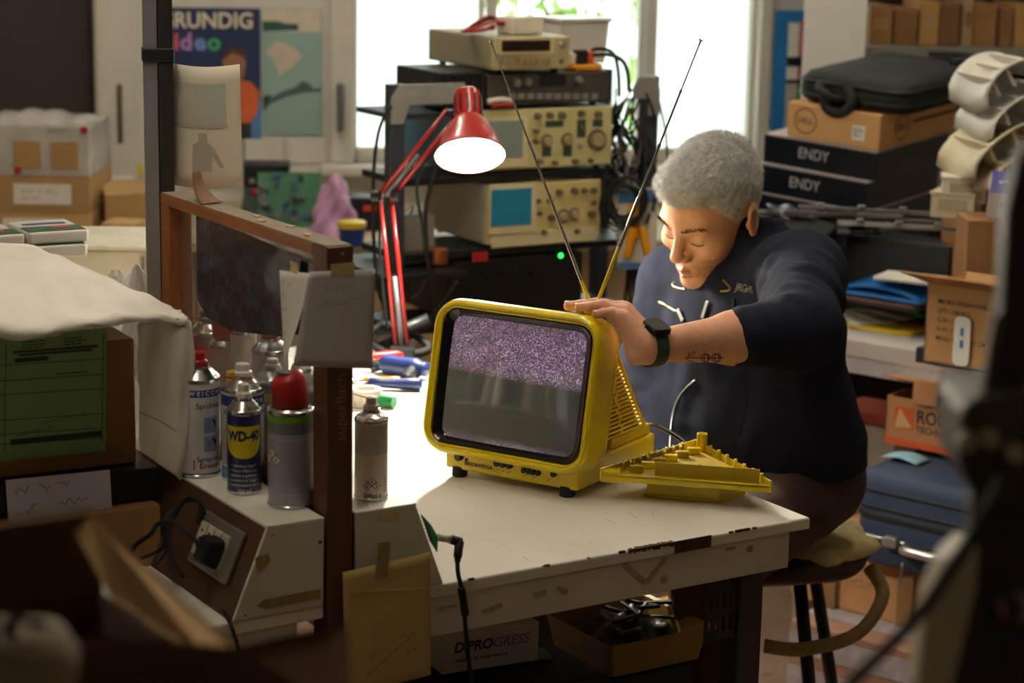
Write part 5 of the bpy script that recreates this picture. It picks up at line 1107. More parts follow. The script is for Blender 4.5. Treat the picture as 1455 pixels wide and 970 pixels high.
scribble(nb, frame(cs[0] - cs[3] + rdir * 0.008 + ndir * 0.007 - Vector((0, 0, 0.014)), rdir + Vector((0, 0, 0.02)), z=ndir), 0.1, [(0.0, 0.09), (0.0, 0.10), (0.01, 0.06)], 0.026, INK, 12, 0.0011)
z2_ = z1_ + 0.0465
fbx = lbox('brown carton with a green work form taped to its front', 194, 657, z2_, 0.30, 0.20, 0.172, mat('carton_form', (146, 104, 58), 0.8, var=0.1, scale=7), LYW)
GF = mat('green_form', (132, 160, 104), 0.8, var=0.05, scale=6)
pf = Pz(194, 657, z2_)
def fpt(x, y): q = onp(x, y, pf, ndir) - pf; return Vector((q.dot(rdir), -0.0012, q.z))
q = [fpt(*c) for c in ((-60, 478), (151, 466), (150, 640), (-60, 662))]
fo = thing('work_form', 'green printed work form taped on the brown carton', 'form', pf, LYW)
MB().add([tuple(v) for v in q], [(3, 2, 1, 0)]).build('sheet', GF, fo, solid=0.0004)
DG_ = mat('form_print', (58, 66, 52), 0.8, var=0)
Tf = front(0, -0.0018, 0)
def fl(x0, y0, x1, y1, th=0.0005): 
    a, b_ = fpt(x0, y0), fpt(x1, y1); d = (b_ - a); n_ = Vector((-d.z, 0, d.x)).normalized() * th; return [(a.x - n_.x, -0.0019, a.z - n_.z), (b_.x - n_.x, -0.0019, b_.z - n_.z), (b_.x + n_.x, -0.0019, b_.z + n_.z), (a.x + n_.x, -0.0019, a.z + n_.z)]
b = MB()
for y0 in (518, 540, 560, 596, 616, 630): b.add(fl(-20, y0 + 2, 148, y0 - 9), [(0, 1, 2, 3)])
b.add(fl(146, 474, 144, 628), [(0, 1, 2, 3)]); b.add(fl(8, 488, 6, 640), [(0, 1, 2, 3)])
for (x0, y0, x1, y1, th) in ((18, 500, 138, 491, .0016), (26, 504, 130, 496, .0016), (20, 512, 68, 508, .003), (14, 628, 144, 615, .004)): b.add(fl(x0, y0, x1, y1, th), [(0, 1, 2, 3)])
b.build('form_rules', DG_, fo)
for k, (x, y, w, n) in enumerate(((30, 485, 0.035, 3), (90, 480, 0.04, 3), (80, 530, 0.03, 1), (110, 528, 0.02, 1))):
    a = fpt(x, y); textlines(fo, front(a.x, -0.002, a.z), w, 0.004 * n, n, DG_, k)
for x, y, s in ((34, 540, 5), (22, 618, 9), (60, 600, 10)): a = fpt(x, y); scribble(fo, frame((a.x, -0.002, a.z), (1, 0, 0.12), (-0.12, 0, 1)), 0.1, [(0, 0.03 if s == 5 else 0.06)], 0.007, DG_, s, 0.0006)
# foam sheet draped over the carton
FM = mat('white_foam_sheet', (226, 220, 208), 0.7, var=0.06, scale=14, bump=0.8, bscale=28)
ft = thing('foam_sheet', 'white padded foam sheet draped over the carton with the green form', 'foam sheet', pf + Vector((0, 0, 0.172)), LYW); fo_ = pf + Vector((0, 0, 0.172))
iv = Matrix.Rotation(-LYW, 3, 'Z')
def floc(p): return iv @ (p - fo_)
rows_top = [[(-70, 340, 2.86), (40, 352, 2.88), (95, 372, 2.90), (150, 396, 2.90), (215, 425, 2.86), (256, 444, 2.80)],
            [(-70, 372, 2.72), (40, 385, 2.74), (100, 400, 2.76), (160, 418, 2.78), (220, 438, 2.80), (262, 450, 2.78)],
            [(-70, 410, 2.58), (40, 430, 2.62), (100, 438, 2.66), (165, 440, 2.70), (225, 447, 2.745), (264, 453, 2.755)],
            [(-70, 440, 2.50), (30, 466, 2.53), (95, 458, 2.58), (165, 450, 2.655), (225, 449, 2.72), (266, 455, 2.745)],
            [(-70, 452, 2.495), (25, 482, 2.52), (95, 470, 2.57), (165, 460, 2.65), (222, 456, 2.715), (262, 462, 2.742)]]
def lerp_rows(rows, u, v):
    nu = len(rows[0]) - 1; nv = len(rows) - 1
    def cr(ps, t):
        x = t * (len(ps) - 1); i = min(int(x), len(ps) - 2); f = x - i; g = lambda k: ps[max(0, min(len(ps) - 1, k))]
        p0, p1, p2, p3 = g(i - 1), g(i), g(i + 1), g(i + 2)
        return 0.5 * ((2 * p1) + (p2 - p0) * f + (2 * p0 - 5 * p1 + 4 * p2 - p3) * f * f + (3 * p1 - p0 - 3 * p2 + p3) * f ** 3)
    return cr([cr(r_, u) for r_ in rows], v)
RT_ = [[floc(P(*c)) for c in r_] for r_ in rows_top]
MB().grid(lambda u, v: lerp_rows(RT_, u, v) + Vector((0, 0, 0.0022 * math.sin(u * 38 + v * 14) * math.sin(v * 23 + u * 6))), 46, 22).build('top_fold', FM, ft, smooth=True, solid=0.007)
rows_side = [[(197, 462, 2.72), (225, 452, 2.735), (255, 447, 2.745), (270, 456, 2.75)], [(197, 500, 2.735), (228, 500, 2.74), (256, 498, 2.735), (275, 500, 2.75)], [(198, 560, 2.74), (230, 566, 2.75), (256, 570, 2.735), (275, 570, 2.75)],
             [(199, 610, 2.74), (228, 622, 2.755), (252, 635, 2.735), (268, 640, 2.75)], [(200, 640, 2.745), (225, 658, 2.755), (246, 672, 2.74), (256, 682, 2.75)]]
RS_ = [[floc(P(*c)) for c in r_] for r_ in rows_side]
MB().grid(lambda u, v: lerp_rows(RS_, u, v) + Vector((0, 0.002 * math.sin(u * 22 + v * 8), 0)), 22, 30).build('hanging_flap', FM, ft, smooth=True, solid=0.004)
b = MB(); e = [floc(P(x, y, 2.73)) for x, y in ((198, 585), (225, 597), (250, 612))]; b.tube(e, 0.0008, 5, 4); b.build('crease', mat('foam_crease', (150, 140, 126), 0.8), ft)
# packs of paper tissues with green print
PKW = mat('pack_white', (206, 202, 196), 0.35, var=0.05); PKG = mat('pack_green', (36, 84, 46), 0.4)
zc_ = P(50, 362, 3.35).z
lc = lbox('brown carton hidden behind the foam sheet under the tissue packs', 100, 420, ZT, 0.36, 0.3, 0.1, CARD2, LYW); lc.location = (P(98, 362, 3.3).x - 0.01, 3.3, ZT); 
lc.children[0].scale = (1, 1, (zc_ - ZT - 0.002) / 0.1)
for k, (xo, yo, zo, lb_) in enumerate(((0.0, 0.0, 0.0, 'white and green tissue pack nearest the beige printer, lower layer'), (-0.105, 0.005, 0.0, 'white and green tissue pack at the photo edge, lower layer'), (0.0, 0.012, 0.021, 'white and green tissue pack with red emblem on top'), (-0.105, 0.004, 0.021, 'white and green tissue pack at the photo edge, upper layer'))):
    pp_ = P(66, 362, 3.38); c0 = Vector((pp_.x, 3.38, zc_)) + Vector((math.cos(LYW), math.sin(LYW), 0)) * xo + Vector((0, yo, zo))
    t = thing('tissue_pack', lb_, 'tissue pack', c0, LYW + 0.05 * (k % 2), 'tissue packs')
    MB().prism(rrect(0.10, 0.125, 0.006), 0, 0.020).build('pack_body', PKW, t, bevel=0.004, seg=3)
    MB().box((0, -0.032, 0.0204), (0.094, 0.05, 0.001)).build('green_print', PKG, t); MB().lathe([(0.014, 0.0206), (0.014, 0.0214)], 16, Matrix.Translation((0.012, -0.022, 0)) @ Matrix.Diagonal((1.3, 0.7, 1, 1))).build('red_emblem', REDP, t); MB().box((0.0, 0.022, 0.0204), (0.07, 0.014, 0.001)).build('blue_print', BLUEL, t)
# beige printer with vents
t = thing('beige_printer', 'beige plastic machine casing with side vents behind the foam sheet', 'printer', (P(160, 380, 3.9).x, 3.92, ZT), math.radians(4))
hh = P(160, 352, 3.9).z - ZT; BEI = mat('beige_plastic', (206, 200, 178), 0.5, var=0.05)
MB().box((0, 0.12, hh / 2 - 0.004), (0.24, 0.22, hh - 0.008)).build('casing', BEI, t, bevel=0.006); MB().box((0, 0.12, hh - 0.004), (0.25, 0.235, 0.008)).build('lid', mat('beige_light', (218, 214, 196), 0.5), t, bevel=0.003)
for k in range(5): MB().box((0.052 + k * 0.011, 0.008, hh - 0.040), (0.005, 0.006, 0.035)).build('vent_slot', mat('vent_shadow', (130, 122, 100), 0.8), t)
# clear plastic and crumpled papers behind the foam
CLR = thin_glass('clear_film', (0.9, 0.92, 0.95), 0.1, dirt=((210, 212, 216), 40, 0.15, 0.5))
t = thing('plastic_wrap', 'crumpled clear plastic wrap behind the foam sheet', 'plastic wrap', Vector((P(165, 405, 3.2).x, 3.2, ZT + 0.002)))
def wf(u, v): a = u * 6.283; r = 0.055 * math.sin(0.35 + v * 2.7) * (1 + 0.3 * math.sin(a * 4 + 9 * v)); return Vector((r * math.cos(a), r * math.sin(a) * 0.8, v * (P(165, 385, 3.2).z - ZT)))
MB().grid(wf, 26, 12).build('film', CLR, t, smooth=True)
t = thing('crumpled_paper', 'crumpled white paper wedged beside the grey post', 'paper', Vector((P(200, 400, 3.15).x, 3.15, ZT + 0.002)))
hz_ = P(200, 378, 3.15).z - ZT
MB().grid(lambda u, v: Vector(((u - 0.5) * 0.07 + 0.01 * math.sin(v * 9), 0.02 * math.sin(u * 11 + v * 5), v * hz_ * (0.9 + 0.1 * math.sin(u * 4)))), 10, 10).build('sheet', WHITEP, t, solid=0.001)
# ------------------------------------------------------------------ tools at the back of the right bench
def bthing(name, label, cat, xp, yp, rz=0.0, z=ZT + 0.0005): p = Pz(xp, yp, z); return thing(name, label, cat, p, rz)
def tool(label, xp, yp, rz, hm, L=0.1, r=0.012, shaft=0.09, nm='screwdriver', tipm=STEEL):
    t = bthing(nm, label, nm.replace('_', ' '), xp, yp, rz)
    T = Matrix.Translation((0, 0, r)) @ Matrix.Rotation(math.radians(90), 4, 'Y')
    MB().lathe([(r * 0.6, 0), (r, 0.006), (r * 0.95, L * 0.3), (r * 0.7, L * 0.75), (r * 0.95, L * 0.95), (r * 0.4, L)], 10, T).build('handle', hm, t, smooth=True)
    MB().tube([(L, 0, r), (L + shaft, 0, r * 0.8)], 0.0028, 8).build('shaft', tipm, t, smooth=True); return t
BLT = mat('tool_blue', (26, 44, 100), 0.4); 
tool('screwdriver with yellow ringed black handle lying behind the small can', 592, 528, math.radians(190), BLK, 0.09, 0.012, 0.13)
tool('blue handled screwdriver lying nearest the television', 600, 555, math.radians(178), BLT, 0.10, 0.012, 0.05)
tool('red handled screwdriver at the back of the bench', 575, 510, math.radians(200), REDP, 0.09, 0.010, 0.1)
tool('screwdriver with amber handle pointing to the small can', 570, 546, math.radians(186), mat('amber_plastic', (190, 130, 40), 0.3), 0.07, 0.008, 0.07)
t = bthing('heat_gun', 'black and blue heat gun at the left edge of the television', 'heat gun', 606, 540, math.radians(150)); MB().tube([(0, 0, 0.02), (0.03, 0, 0.02), (0.08, 0, 0.02), (0.10, 0, 0.02)], 0.02, 14, 4, rr=[0.014, 0.019, 0.018, 0.012]).build('barrel', BLT, t, smooth=True); MB().tube([(0.03, 0, 0.018), (0.01, 0.05, 0.014), (0.0, 0.07, 0.014)], 0.012, 12, 4).build('grip', BLK, t, smooth=True)
t = bthing('soldering_tool', 'black tangle of a soldering iron and its cord by the lamp foot', 'soldering iron', 545, 500); 
MB().tube([(0, 0, 0.02), (0.03, 0.01, 0.045), (0.07, 0.0, 0.03), (0.09, -0.02, 0.012), (0.05, -0.05, 0.008), (0.0, -0.04, 0.01), (-0.03, 0.0, 0.03), (0.0, 0.03, 0.05), (0.05, 0.04, 0.03)], 0.008, 8, 6).build('cord', BLKM, t, smooth=True); MB().tube([(-0.01, -0.02, 0.03), (0.09, -0.01, 0.07)], 0.013, 10).build('iron_handle', BLK, t, smooth=True)
t = bthing('green_tube', 'small green capped tube lying right of the small can', 'tube', 560, 580, math.radians(150)); MB().tube([(0, 0, 0.011), (0.045, 0, 0.011)], 0.0105, 12).build('tube_body', mat('green_plastic', (26, 140, 84), 0.35), t, smooth=40)
t = bthing('masking_roll', 'white tape roll standing behind the small can', 'tape', 520, 575); MB().lathe([(0.018, 0), (0.028, 0), (0.028, 0.03), (0.018, 0.03), (0.018, 0)], 24, cap=False).build('roll', WHP, t, smooth=40)
t = bthing('clear_beaker', 'small clear plastic beaker behind the front post', 'beaker', 508, 535); MB().lathe([(0.014, 0), (0.018, 0.045)], 18, cap=False).build('wall', CLR, t, smooth=True); MB().lathe([(0.014, 0), (0.014, 0.001)], 18).build('bottom', CLR, t)
t = bthing('cable_clip', 'thin black wires scattered at the rear of the bench', 'wire', 560, 520); MB().tube([(-0.05, 0, 0.004), (0.0, 0.03, 0.004), (0.06, 0.01, 0.004), (0.1, 0.03, 0.004)], 0.0025, 6, 6).build('wire', BLKM, t, smooth=True)
# ------------------------------------------------------------------ right side: storage table, boxes, shelves
QY = math.radians(-40); TZ = 0.80
qx = Vector((math.cos(QY), math.sin(QY), 0)); qy = Vector((-math.sin(QY), math.cos(QY), 0))
q0 = Pz(1200, 480, TZ)
TBW = mat('table_white', (206, 202, 198), 0.5, var=0.05)
stb = thing('storage_table', 'white storage table heaped with parts on the right', 'table', (q0.x, q0.y, 0), QY)
MB().box((0.33, 0.36, TZ - 0.02), (1.02, 0.72, 0.04)).build('table_top', TBW, stb, bevel=0.004)
MB().box((0.33, 0.012, TZ - 0.058), (0.98, 0.02, 0.036)).build('front_rail', mat('table_rail_white', (190, 188, 190), 0.5), stb, bevel=0.002)
for x in (-0.10, 0.78):
    for y in (0.05, 0.66): MB().box((x, y, (TZ - 0.04) / 2), (0.04, 0.04, TZ - 0.04)).build('leg', mat('table_leg_beige', (168, 158, 136), 0.5), stb, bevel=0.003)
def onq(x, y, z): p = Pz(x, y, z) - q0; return p.dot(qx), p.dot(qy)
def qthing(name, label, cat, x, y, z, rz=0.0, group=None, tilt=None):
    p = Vector((q0.x, q0.y, 0)) + qx * x + qy * y; t = thing(name, label, cat, (p.x, p.y, z), QY + rz, group)
    if tilt:
        t.matrix_world = Matrix.Translation((p.x, p.y, z)) @ Matrix.Rotation(tilt, 4, 'X') @ Matrix.Rotation(QY + rz, 4, 'Z')
    return t
# black boxes stack, leaning slightly towards the bench
EB = mat('black_gloss_box', (18, 20, 30), 0.3, var=0.1, coat=0.2); EDG = mat('box_edge_grey', (170, 160, 160), 0.7)
Ys = 4.85; tl = math.radians(5)
near = P(1240, 318, Ys)
def stk(name, label, corner_px, z, w, dep, h, m, rz=0.0):
    c = P(corner_px, 250, Ys); t = thing(name, label, 'box', (c.x, c.y, z), QY + rz)
    t.matrix_world = Matrix.Translation((c.x, c.y, z)) @ Matrix.Rotation(tl, 4, 'X') @ Matrix.Rotation(QY + rz, 4, 'Z')
    return t
zb0 = P(1237, 322, Ys).z - 0.035; hB = 0.066
cr_ = thing('dark_crate', 'dark crate carrying the stack of black boxes', 'crate', (P(1240, 300, Ys).x, Ys, TZ + 0.001), QY)
MB().box((-0.13, 0.20, (zb0 - TZ) / 2 - 0.008), (0.22, 0.22, zb0 - TZ - 0.02)).build('crate_body', mat('dark_crate', (34, 34, 38), 0.6), cr_, bevel=0.003)
zz = zb0
for k, (cp, lb_) in enumerate(((1232, 'black ENDY box at the bottom of the stack of three'), (1233, 'black ENDY box in the middle of the stack of three'), (1244, 'black ENDY box on top of the stack of three'))):
    t = stk('flat_box', lb_, cp, zz, 0.31, 0.33, hB, EB)
    MB().box((-0.155, 0.165, hB / 2), (0.31, 0.33, hB)).build('box_body', EB, t, bevel=0.002)
    MB().box((-0.155, 0.165, hB + 0.0015), (0.308, 0.328, 0.003)).build('grey_edge', EDG, t)
    text(t, 'ENDY', 0.036, front(-0.17, -0.0012, hB * 0.55), mat('silver_print', (176, 176, 184), 0.4, var=0), bold=0.01, sx=0.9)
    zz += hB + 0.004
zz += 0.001
BXC = mat('carton_fresh', (206, 160, 104), 0.8, var=0.06, scale=7)
t = stk('laptop_carton', 'plain tan laptop carton with ring logo on the black boxes', 1246, zz, 0.25, 0.36, 0.082, BXC)
hD = 0.082; MB().box((-0.125, 0.18, hD / 2), (0.25, 0.36, hD)).build('carton', BXC, t, bevel=0.003)
def ringlogo(T):
    b = MB(); n = 32
    vs = [(r_ * math.cos(i * 6.283 / n), r_ * math.sin(i * 6.283 / n), 0) for r_ in (0.028, 0.031) for i in range(n)]
    b.add(vs, [(i, (i + 1) % n, n + (i + 1) % n, n + i) for i in range(n)], T); b.build('ring_logo', mat('carton_print', (84, 66, 48), 0.8, var=0), t)
ringlogo(front(-0.20, -0.0012, hD * 0.52)); text(t, 'DELL', 0.020, front(-0.20, -0.0013, hD * 0.52), mat('carton_print', (84, 66, 48)), bold=0.01)
sideT = frame((0.0012, 0.10, hD * 0.52), (0, 1, 0), (0, 0, 1)); ringlogo(sideT); text(t, 'DELL', 0.020, frame((0.0013, 0.10, hD * 0.52), (0, 1, 0), (0, 0, 1)), mat('carton_print', (84, 66, 48)), bold=0.01)
MB().box((0.0008, 0.25, hD * 0.6), (0.001, 0.2, 0.006)).build('printed_line', mat('carton_print', (84, 66, 48)), t); MB().box((-0.055, -0.0008, hD * 0.42), (0.034, 0.001, 0.034)).build('white_label', WHITEP, t); textlines(t, front(-0.068, -0.0016, hD * 0.55), 0.026, 0.022, 4, INK, 5)
# laptop bag
zz += hD + 0.002
BG = mat('bag_nylon', (24, 24, 26), 0.75, var=0.25, scale=120, bump=0.4, bscale=700)
t = stk('laptop_bag', 'soft black laptop bag lying on the tan laptop carton', 1276, zz, 0.3, 0.42, 0.07, BG)
rg_ = []
for z, f in ((0, 0.93), (0.012, 1.0), (0.035, 1.015), (0.058, 0.99), (0.070, 0.93), (0.075, 0.7)):
    rg_.append([(p[0] * f - 0.13, p[1] * f + 0.19, z + (0.008 * math.sin(p[0] * 22) * math.sin(p[1] * 15) if z > 0.05 else 0)) for p in rrect(0.30, 0.42, 0.05)])
MB().rings(rg_).build('bag_body', BG, t, smooth=True)
for z in (0.02, 0.052): MB().tube([(p[0] * 1.015 - 0.13, p[1] * 1.015 + 0.19, z) for p in rrect(0.30, 0.42, 0.05)] + [(rrect(0.30, 0.42, 0.05)[0][0] * 1.015 - 0.13, rrect(0.30, 0.42, 0.05)[0][1] * 1.015 + 0.19, z)], 0.004, 6).build('zip_seam', BLK, t, smooth=True)
MB().grid(lambda u, v: Vector((-0.25 + u * 0.24, 0.05 + v * 0.26, 0.074 + 0.012 * math.sin(u * 3.14) * math.sin(v * 3.14))), 10, 10).build('front_pocket', BG, t, smooth=True)
MB().tube([(-0.19, 0.0, 0.05), (-0.20, -0.04, 0.045), (-0.17, -0.05, 0.03), (-0.15, -0.03, 0.02), (-0.15, 0.0, 0.03)], 0.010, 8, 6).build('handle', BG, t, smooth=True)
MB().tube([(-0.14, -0.02, 0.06), (-0.11, -0.036, 0.02), (-0.14, -0.035, -0.01), (-0.18, -0.036, 0.0), (-0.19, -0.03, 0.04)], 0.012, 8, 6).build('strap_pad', BG, t, smooth=True)
MB().tube([(-0.05, 0.30, 0.08), (0.0, 0.33, 0.095), (-0.06, 0.38, 0.09), (-0.14, 0.36, 0.085)], 0.007, 8, 6).build('shoulder_strap', BG, t, smooth=True)
# junk of strips and parts in front of the stack
rr = random.Random(31)
MET = mat('dull_metal', (120, 120, 122), 0.4, 0.7, var=0.2)
def heap(x0, x1, y0, y1): pass
hz0 = TZ + 0.001
base_h = thing('parts_tray', 'black tray under the heap of metal strips', 'tray', P(1225, 345, 4.80).xy.to_3d() + Vector((0, 0, hz0)), QY)
hb = P(1215, 345, 4.7).z - hz0
MB().box((0, 0.06, hb / 2), (0.44, 0.10, hb)).build('tray_body', mat('dark_tray', (44, 44, 46), 0.6), base_h, bevel=0.004)
for k in range(16):
    x = rr.uniform(1105, 1330); y = rr.uniform(300, 342); Y = 4.74 + rr.random() * 0.14; p = P(x, y, Y); L = rr.uniform(0.06, 0.2); a = rr.uniform(-0.6, 0.5)
    o = thing('metal_strip', 'loose metal strip in the heap before the black boxes', 'metal strip', p, a, 'metal strips heaped before the black boxes'); MB().box((0, 0, 0.004), (L, rr.uniform(0.008, 0.018), 0.008)).build('strip', (MET, DSTEEL, BLK)[k % 3], o, bevel=0.001)
    if k % 2 == 0: MB().lathe([(0.004, 0.008), (0.004, 0.011)], 8, Matrix.Translation((L * 0.3, 0, 0))).build('screw', STEEL, o)
for k, (x, y, L, lb_) in enumerate(((1250, 300, 0.36, 'long straight metal rail across the heap of parts'), (1300, 322, 0.34, 'clear plastic rail beneath the long metal rail'))):
    p = P(x, y, 4.62); o = thing('metal_rail', lb_, 'rail', p, math.radians(-14)); MB().box((0, 0, 0), (L, 0.010, 0.010)).build('rail', MET if k == 0 else mat('clear_rail', (170, 172, 170), 0.15), o, bevel=0.001)
    for q in range(4): MB().box((-L / 2 + 0.05 + q * L / 4, -0.002, 0.006), (0.016, 0.016, 0.012)).build('clip', STEEL, o, bevel=0.001)
p = P(1135, 324, 4.76); o = thing('optical_drive', 'black drive mechanism with small label behind the man', 'drive', p, math.radians(-30), None, (0.2, 0.25)); MB().box((0, 0, 0), (0.15, 0.10, 0.035)).build('drive_body', BLK, o, bevel=0.006); MB().box((0.01, -0.051, 0.004), (0.03, 0.002, 0.010)).build('label', WHITEP, o)
p = P(1104, 306, 4.76); o = thing('crumpled_film', 'crumpled shiny film by the drive mechanism', 'film', p); MB().grid(lambda u, v: Vector(((u - .5) * 0.06 + 0.01 * math.sin(v * 9), 0.015 * math.sin(u * 9 + v * 7), (v - .5) * 0.05)), 8, 8).build('film', mat('pale_blue_film', (180, 200, 224), 0.25), o, smooth=True)
p = P(1120, 330, 4.84); o = thing('black_component_tray', 'black printer carriage lying under the stacked boxes', 'mechanism', p, -0.3); MB().box((0.03, 0.02, 0.0), (0.22, 0.1, 0.05)).build('carriage', BLK, o, bevel=0.004)
for k in range(6): MB().lathe([(0.008, 0), (0.008, 0.012)], 10, frame((-0.06 + k * 0.03, -0.03, 0.01), (1, 0, 0), (0, 0, 1))).build('gear', DSTEEL, o)
# white plastic shells piled on the right
WSH = mat('white_shell', (206, 202, 190), 0.45, var=0.06); CSH = mat('cream_shell', (210, 200, 170), 0.5, var=0.06)
zp0 = P(1430, 300, 4.5).z
for k, (x, y, w, h, a, m, lb_) in enumerate(((1420, 120, 0.16, 0.11, -0.55, WSH, 'topmost white plastic shell of the pile at the right edge'), (1440, 160, 0.20, 0.10, -0.45, WSH, 'second white plastic shell in the pile at the right edge'), (1425, 205, 0.24, 0.10, -0.5, CSH, 'cream plastic shell low in the pile at the right edge'), (1440, 235, 0.20, 0.08, -0.35, CSH, 'lowest cream plastic shell of the pile at the right edge'))):
    p = P(x, y, 4.6 - 0.03 * k); o = thing('plastic_shell', lb_, 'plastic casing', p, 0.2); T = Matrix.Rotation(a, 4, 'Y')
    def sh_(u, v): return Vector(((u - .5) * w, (v - .5) * 0.2, h * 0.5 * math.sin(u * 3.14) ** 0.5 - 0.02 * math.sin(v * 3.14)))
    MB().grid(lambda u, v: T @ sh_(u, v), 14, 8).build('shell', m, o, smooth=True, solid=0.006)
    for q in range(3): MB().box((0, 0, 0), (0.006, 0.18, h * 0.4), T @ Matrix.Translation(((q - 1) * w * 0.25, 0, h * 0.25))).build('rib', m, o)
# supporting carton for the shell pile
o = thing('brown_carton', 'brown carton under the pile of white shells', 'box', (P(1440, 300, 4.62).x, 4.6, TZ + 0.001), 0.1); MB().box((0.02, 0.08, (P(1440, 262, 4.6).z - TZ) / 2), (0.26, 0.2, P(1440, 262, 4.6).z - TZ - 0.004)).build('carton', CARD2, o, bevel=0.003)
# purple box and small white box
zq = P(1440, 312, 4.30).z
PUR = mat('box_purple', (62, 62, 140), 0.5, var=0.08)
o = thing('purple_box', 'small white and purple box marked Peak at the right edge', 'box', (P(1428, 300, 4.28).x + 0.05, 4.28, zq), math.radians(-25), None)
o.matrix_world = Matrix.Translation((P(1440, 300, 4.28).x, 4.28, zq)) @ Matrix.Rotation(math.radians(16), 4, 'X') @ Matrix.Rotation(math.radians(-14), 4, 'Z')
MB().box((0, 0.06, 0.028), (0.11, 0.12, 0.056)).build('box_body', mat('box_white', (214, 210, 214), 0.6), o, bevel=0.002); MB().box((0, 0.06, 0.0565), (0.108, 0.118, 0.001)).build('purple_lid', PUR, o)
text(o, 'Peak', 0.022, front(-0.008, -0.0012, 0.03), INK, bold=0.01); text(o, 'positron', 0.020, frame((-0.005, 0.07, 0.0575), (1, 0.25, 0), (-0.25, 1, 0)), INKW, bold=0.015)
sp_ = thing('brown_carton', 'brown carton under the purple box', 'box', (P(1440, 300, 4.34).x + 0.02, 4.36, TZ + 0.001), 0.0); MB().box((0.0, 0.05, (zq - TZ) / 2 - 0.004), (0.22, 0.12, zq - TZ - 0.014)).build('carton', CARD2, sp_, bevel=0.003)
for k, (x, y, m, lb_) in enumerate(((1368, 278, WHP, 'small cream plastic housing left of the purple box'), (1352, 300, CSH, 'low cream plastic housing behind the open carton'))):
    o = thing('plastic_housing', lb_, 'housing', P(x, y + 14, 4.5), -0.2 - 0.2 * k); MB().box((0, 0.04, 0.03), (0.095, 0.08, 0.05)).build('housing', m, o, bevel=0.003); MB().box((0.0, -0.001, 0.035), (0.06, 0.003, 0.025)).build('recess', mat('cream_dark', (170, 164, 140), 0.6), o)
    MB().box((0, 0.04, 0.058), (0.10, 0.085, 0.006)).build('rim', m, o, bevel=0.001)
# open carton with flaps, on a dark box
cx0 = Pz(1305, 507, TZ + 0.055); t = thing('dark_flat_box', 'dark blue flat box under the open carton', 'box', (Pz(1306, 516, TZ).x, Pz(1306, 516, TZ).y, TZ + 0.001), QY)
MB().box((0.11, 0.10, 0.016), (0.24, 0.2, 0.032)).build('box_body', mat('dark_navy', (28, 30, 44), 0.6), t, bevel=0.002)
oc = thing('open_carton', 'open tan carton with printed lines and spread flaps', 'box', (Pz(1312, 512, TZ + 0.035).x, Pz(1312, 512, TZ + 0.035).y, TZ + 0.0345), QY)
wC = 0.185; dC = 0.16; hC = P(1320, 385, 4.3).z - TZ - 0.035
CW = mat('carton_open', (186, 142, 92), 0.85, var=0.08, scale=7)
for nm, c, s in (('front_wall', (wC / 2, 0.002, hC / 2), (wC, 0.004, hC)), ('back_wall', (wC / 2, dC - 0.002, hC / 2), (wC, 0.004, hC)), ('left_wall', (0.002, dC / 2, hC / 2), (0.004, dC, hC)), ('right_wall', (wC - 0.002, dC / 2, hC / 2), (0.004, dC, hC)), ('bottom', (wC / 2, dC / 2, 0.002), (wC, dC, 0.004))): MB().box(c, s).build(nm, CW, oc)
def flap(nm, a, b_, c, d): MB().add([a, b_, c, d], [(0, 1, 2, 3)]).build(nm, CW, oc, solid=0.004)
flap('front_flap', (0, 0, hC), (wC, 0, hC), (wC + 0.015, -0.085, hC + 0.030), (-0.015, -0.085, hC + 0.030)); flap('back_flap', (0, dC, hC), (wC, dC, hC), (wC, dC - 0.06, hC - 0.03), (0, dC - 0.06, hC - 0.03))
flap('right_flap', (wC, 0, hC), (wC, dC, hC), (wC + 0.07, dC, hC - 0.02), (wC + 0.07, 0, hC - 0.02)); flap('left_flap', (0, 0, hC), (0, dC, hC), (0.04, dC - 0.01, hC - 0.05), (0.04, 0.01, hC - 0.05))
CPR = mat('carton_print', (84, 66, 48))
for k, s in enumerate(('MICRO TELEPHONE ESE', 'QTY: 100 PCS', 'G.W: 12.5 KGS', 'N.W: 11.5 KGS', 'MEAS: 42X37X27 CM')): text(oc, s, 0.013, front(0.025, -0.0012, hC * (0.78 - k * 0.115)), CPR, bold=0.005, align='LEFT', sx=0.95)
LS_ = MB().prism(rrect(0.036, 0.10, 0.012), 0, 0.003, frame((0.086, -0.004, hC * 0.33), (1, 0, 0), (0, 0, 1))).build('white_strip', WHITEP, oc)
for z in (0.30, 0.45): MB().box((0.086, -0.008, hC * z), (0.006, 0.001, 0.016)).build('blue_mark', CYAN, LS_)
# folders and papers on the table
def lay(label, x, y, w, d, h, m, rz=0.0, z=TZ + 0.001, name='folder', bend=0.0):
    a, b_ = onq(x, y, z); t = qthing(name, label, name.replace('_', ' '), a, b_, z, rz)
    MB().grid(lambda u, v: Vector(((u - .5) * w, (v - .5) * d, h / 2 + bend * math.sin(u * 3.14) * (0.5 + 0.5 * v))), 12, 6).build('sheet', m, t, smooth=True, solid=h); return t
YF = mat('folder_yellow', (232, 198, 40), 0.5, var=0.06); BF = mat('folder_blue', (22, 104, 176), 0.4, var=0.06); GFd = mat('folder_green', (12, 96, 74), 0.5, var=0.1)
lay('yellow folder lying at the front of the storage table', 1240, 462, 0.24, 0.13, 0.008, YF, 0.1)
for k in range(5): lay('loose white paper sheet among the coloured folders', 1225 + k * 18, 452 - k * 4, 0.15, 0.11, 0.003, (WHITEP, mat('paper_cream', (214, 204, 180), 0.8))[k % 2], 0.3 * (k - 2), TZ + 0.010 + 0.004 * k, 'paper_sheet', 0.012)['group'] = 'loose papers on the storage table'
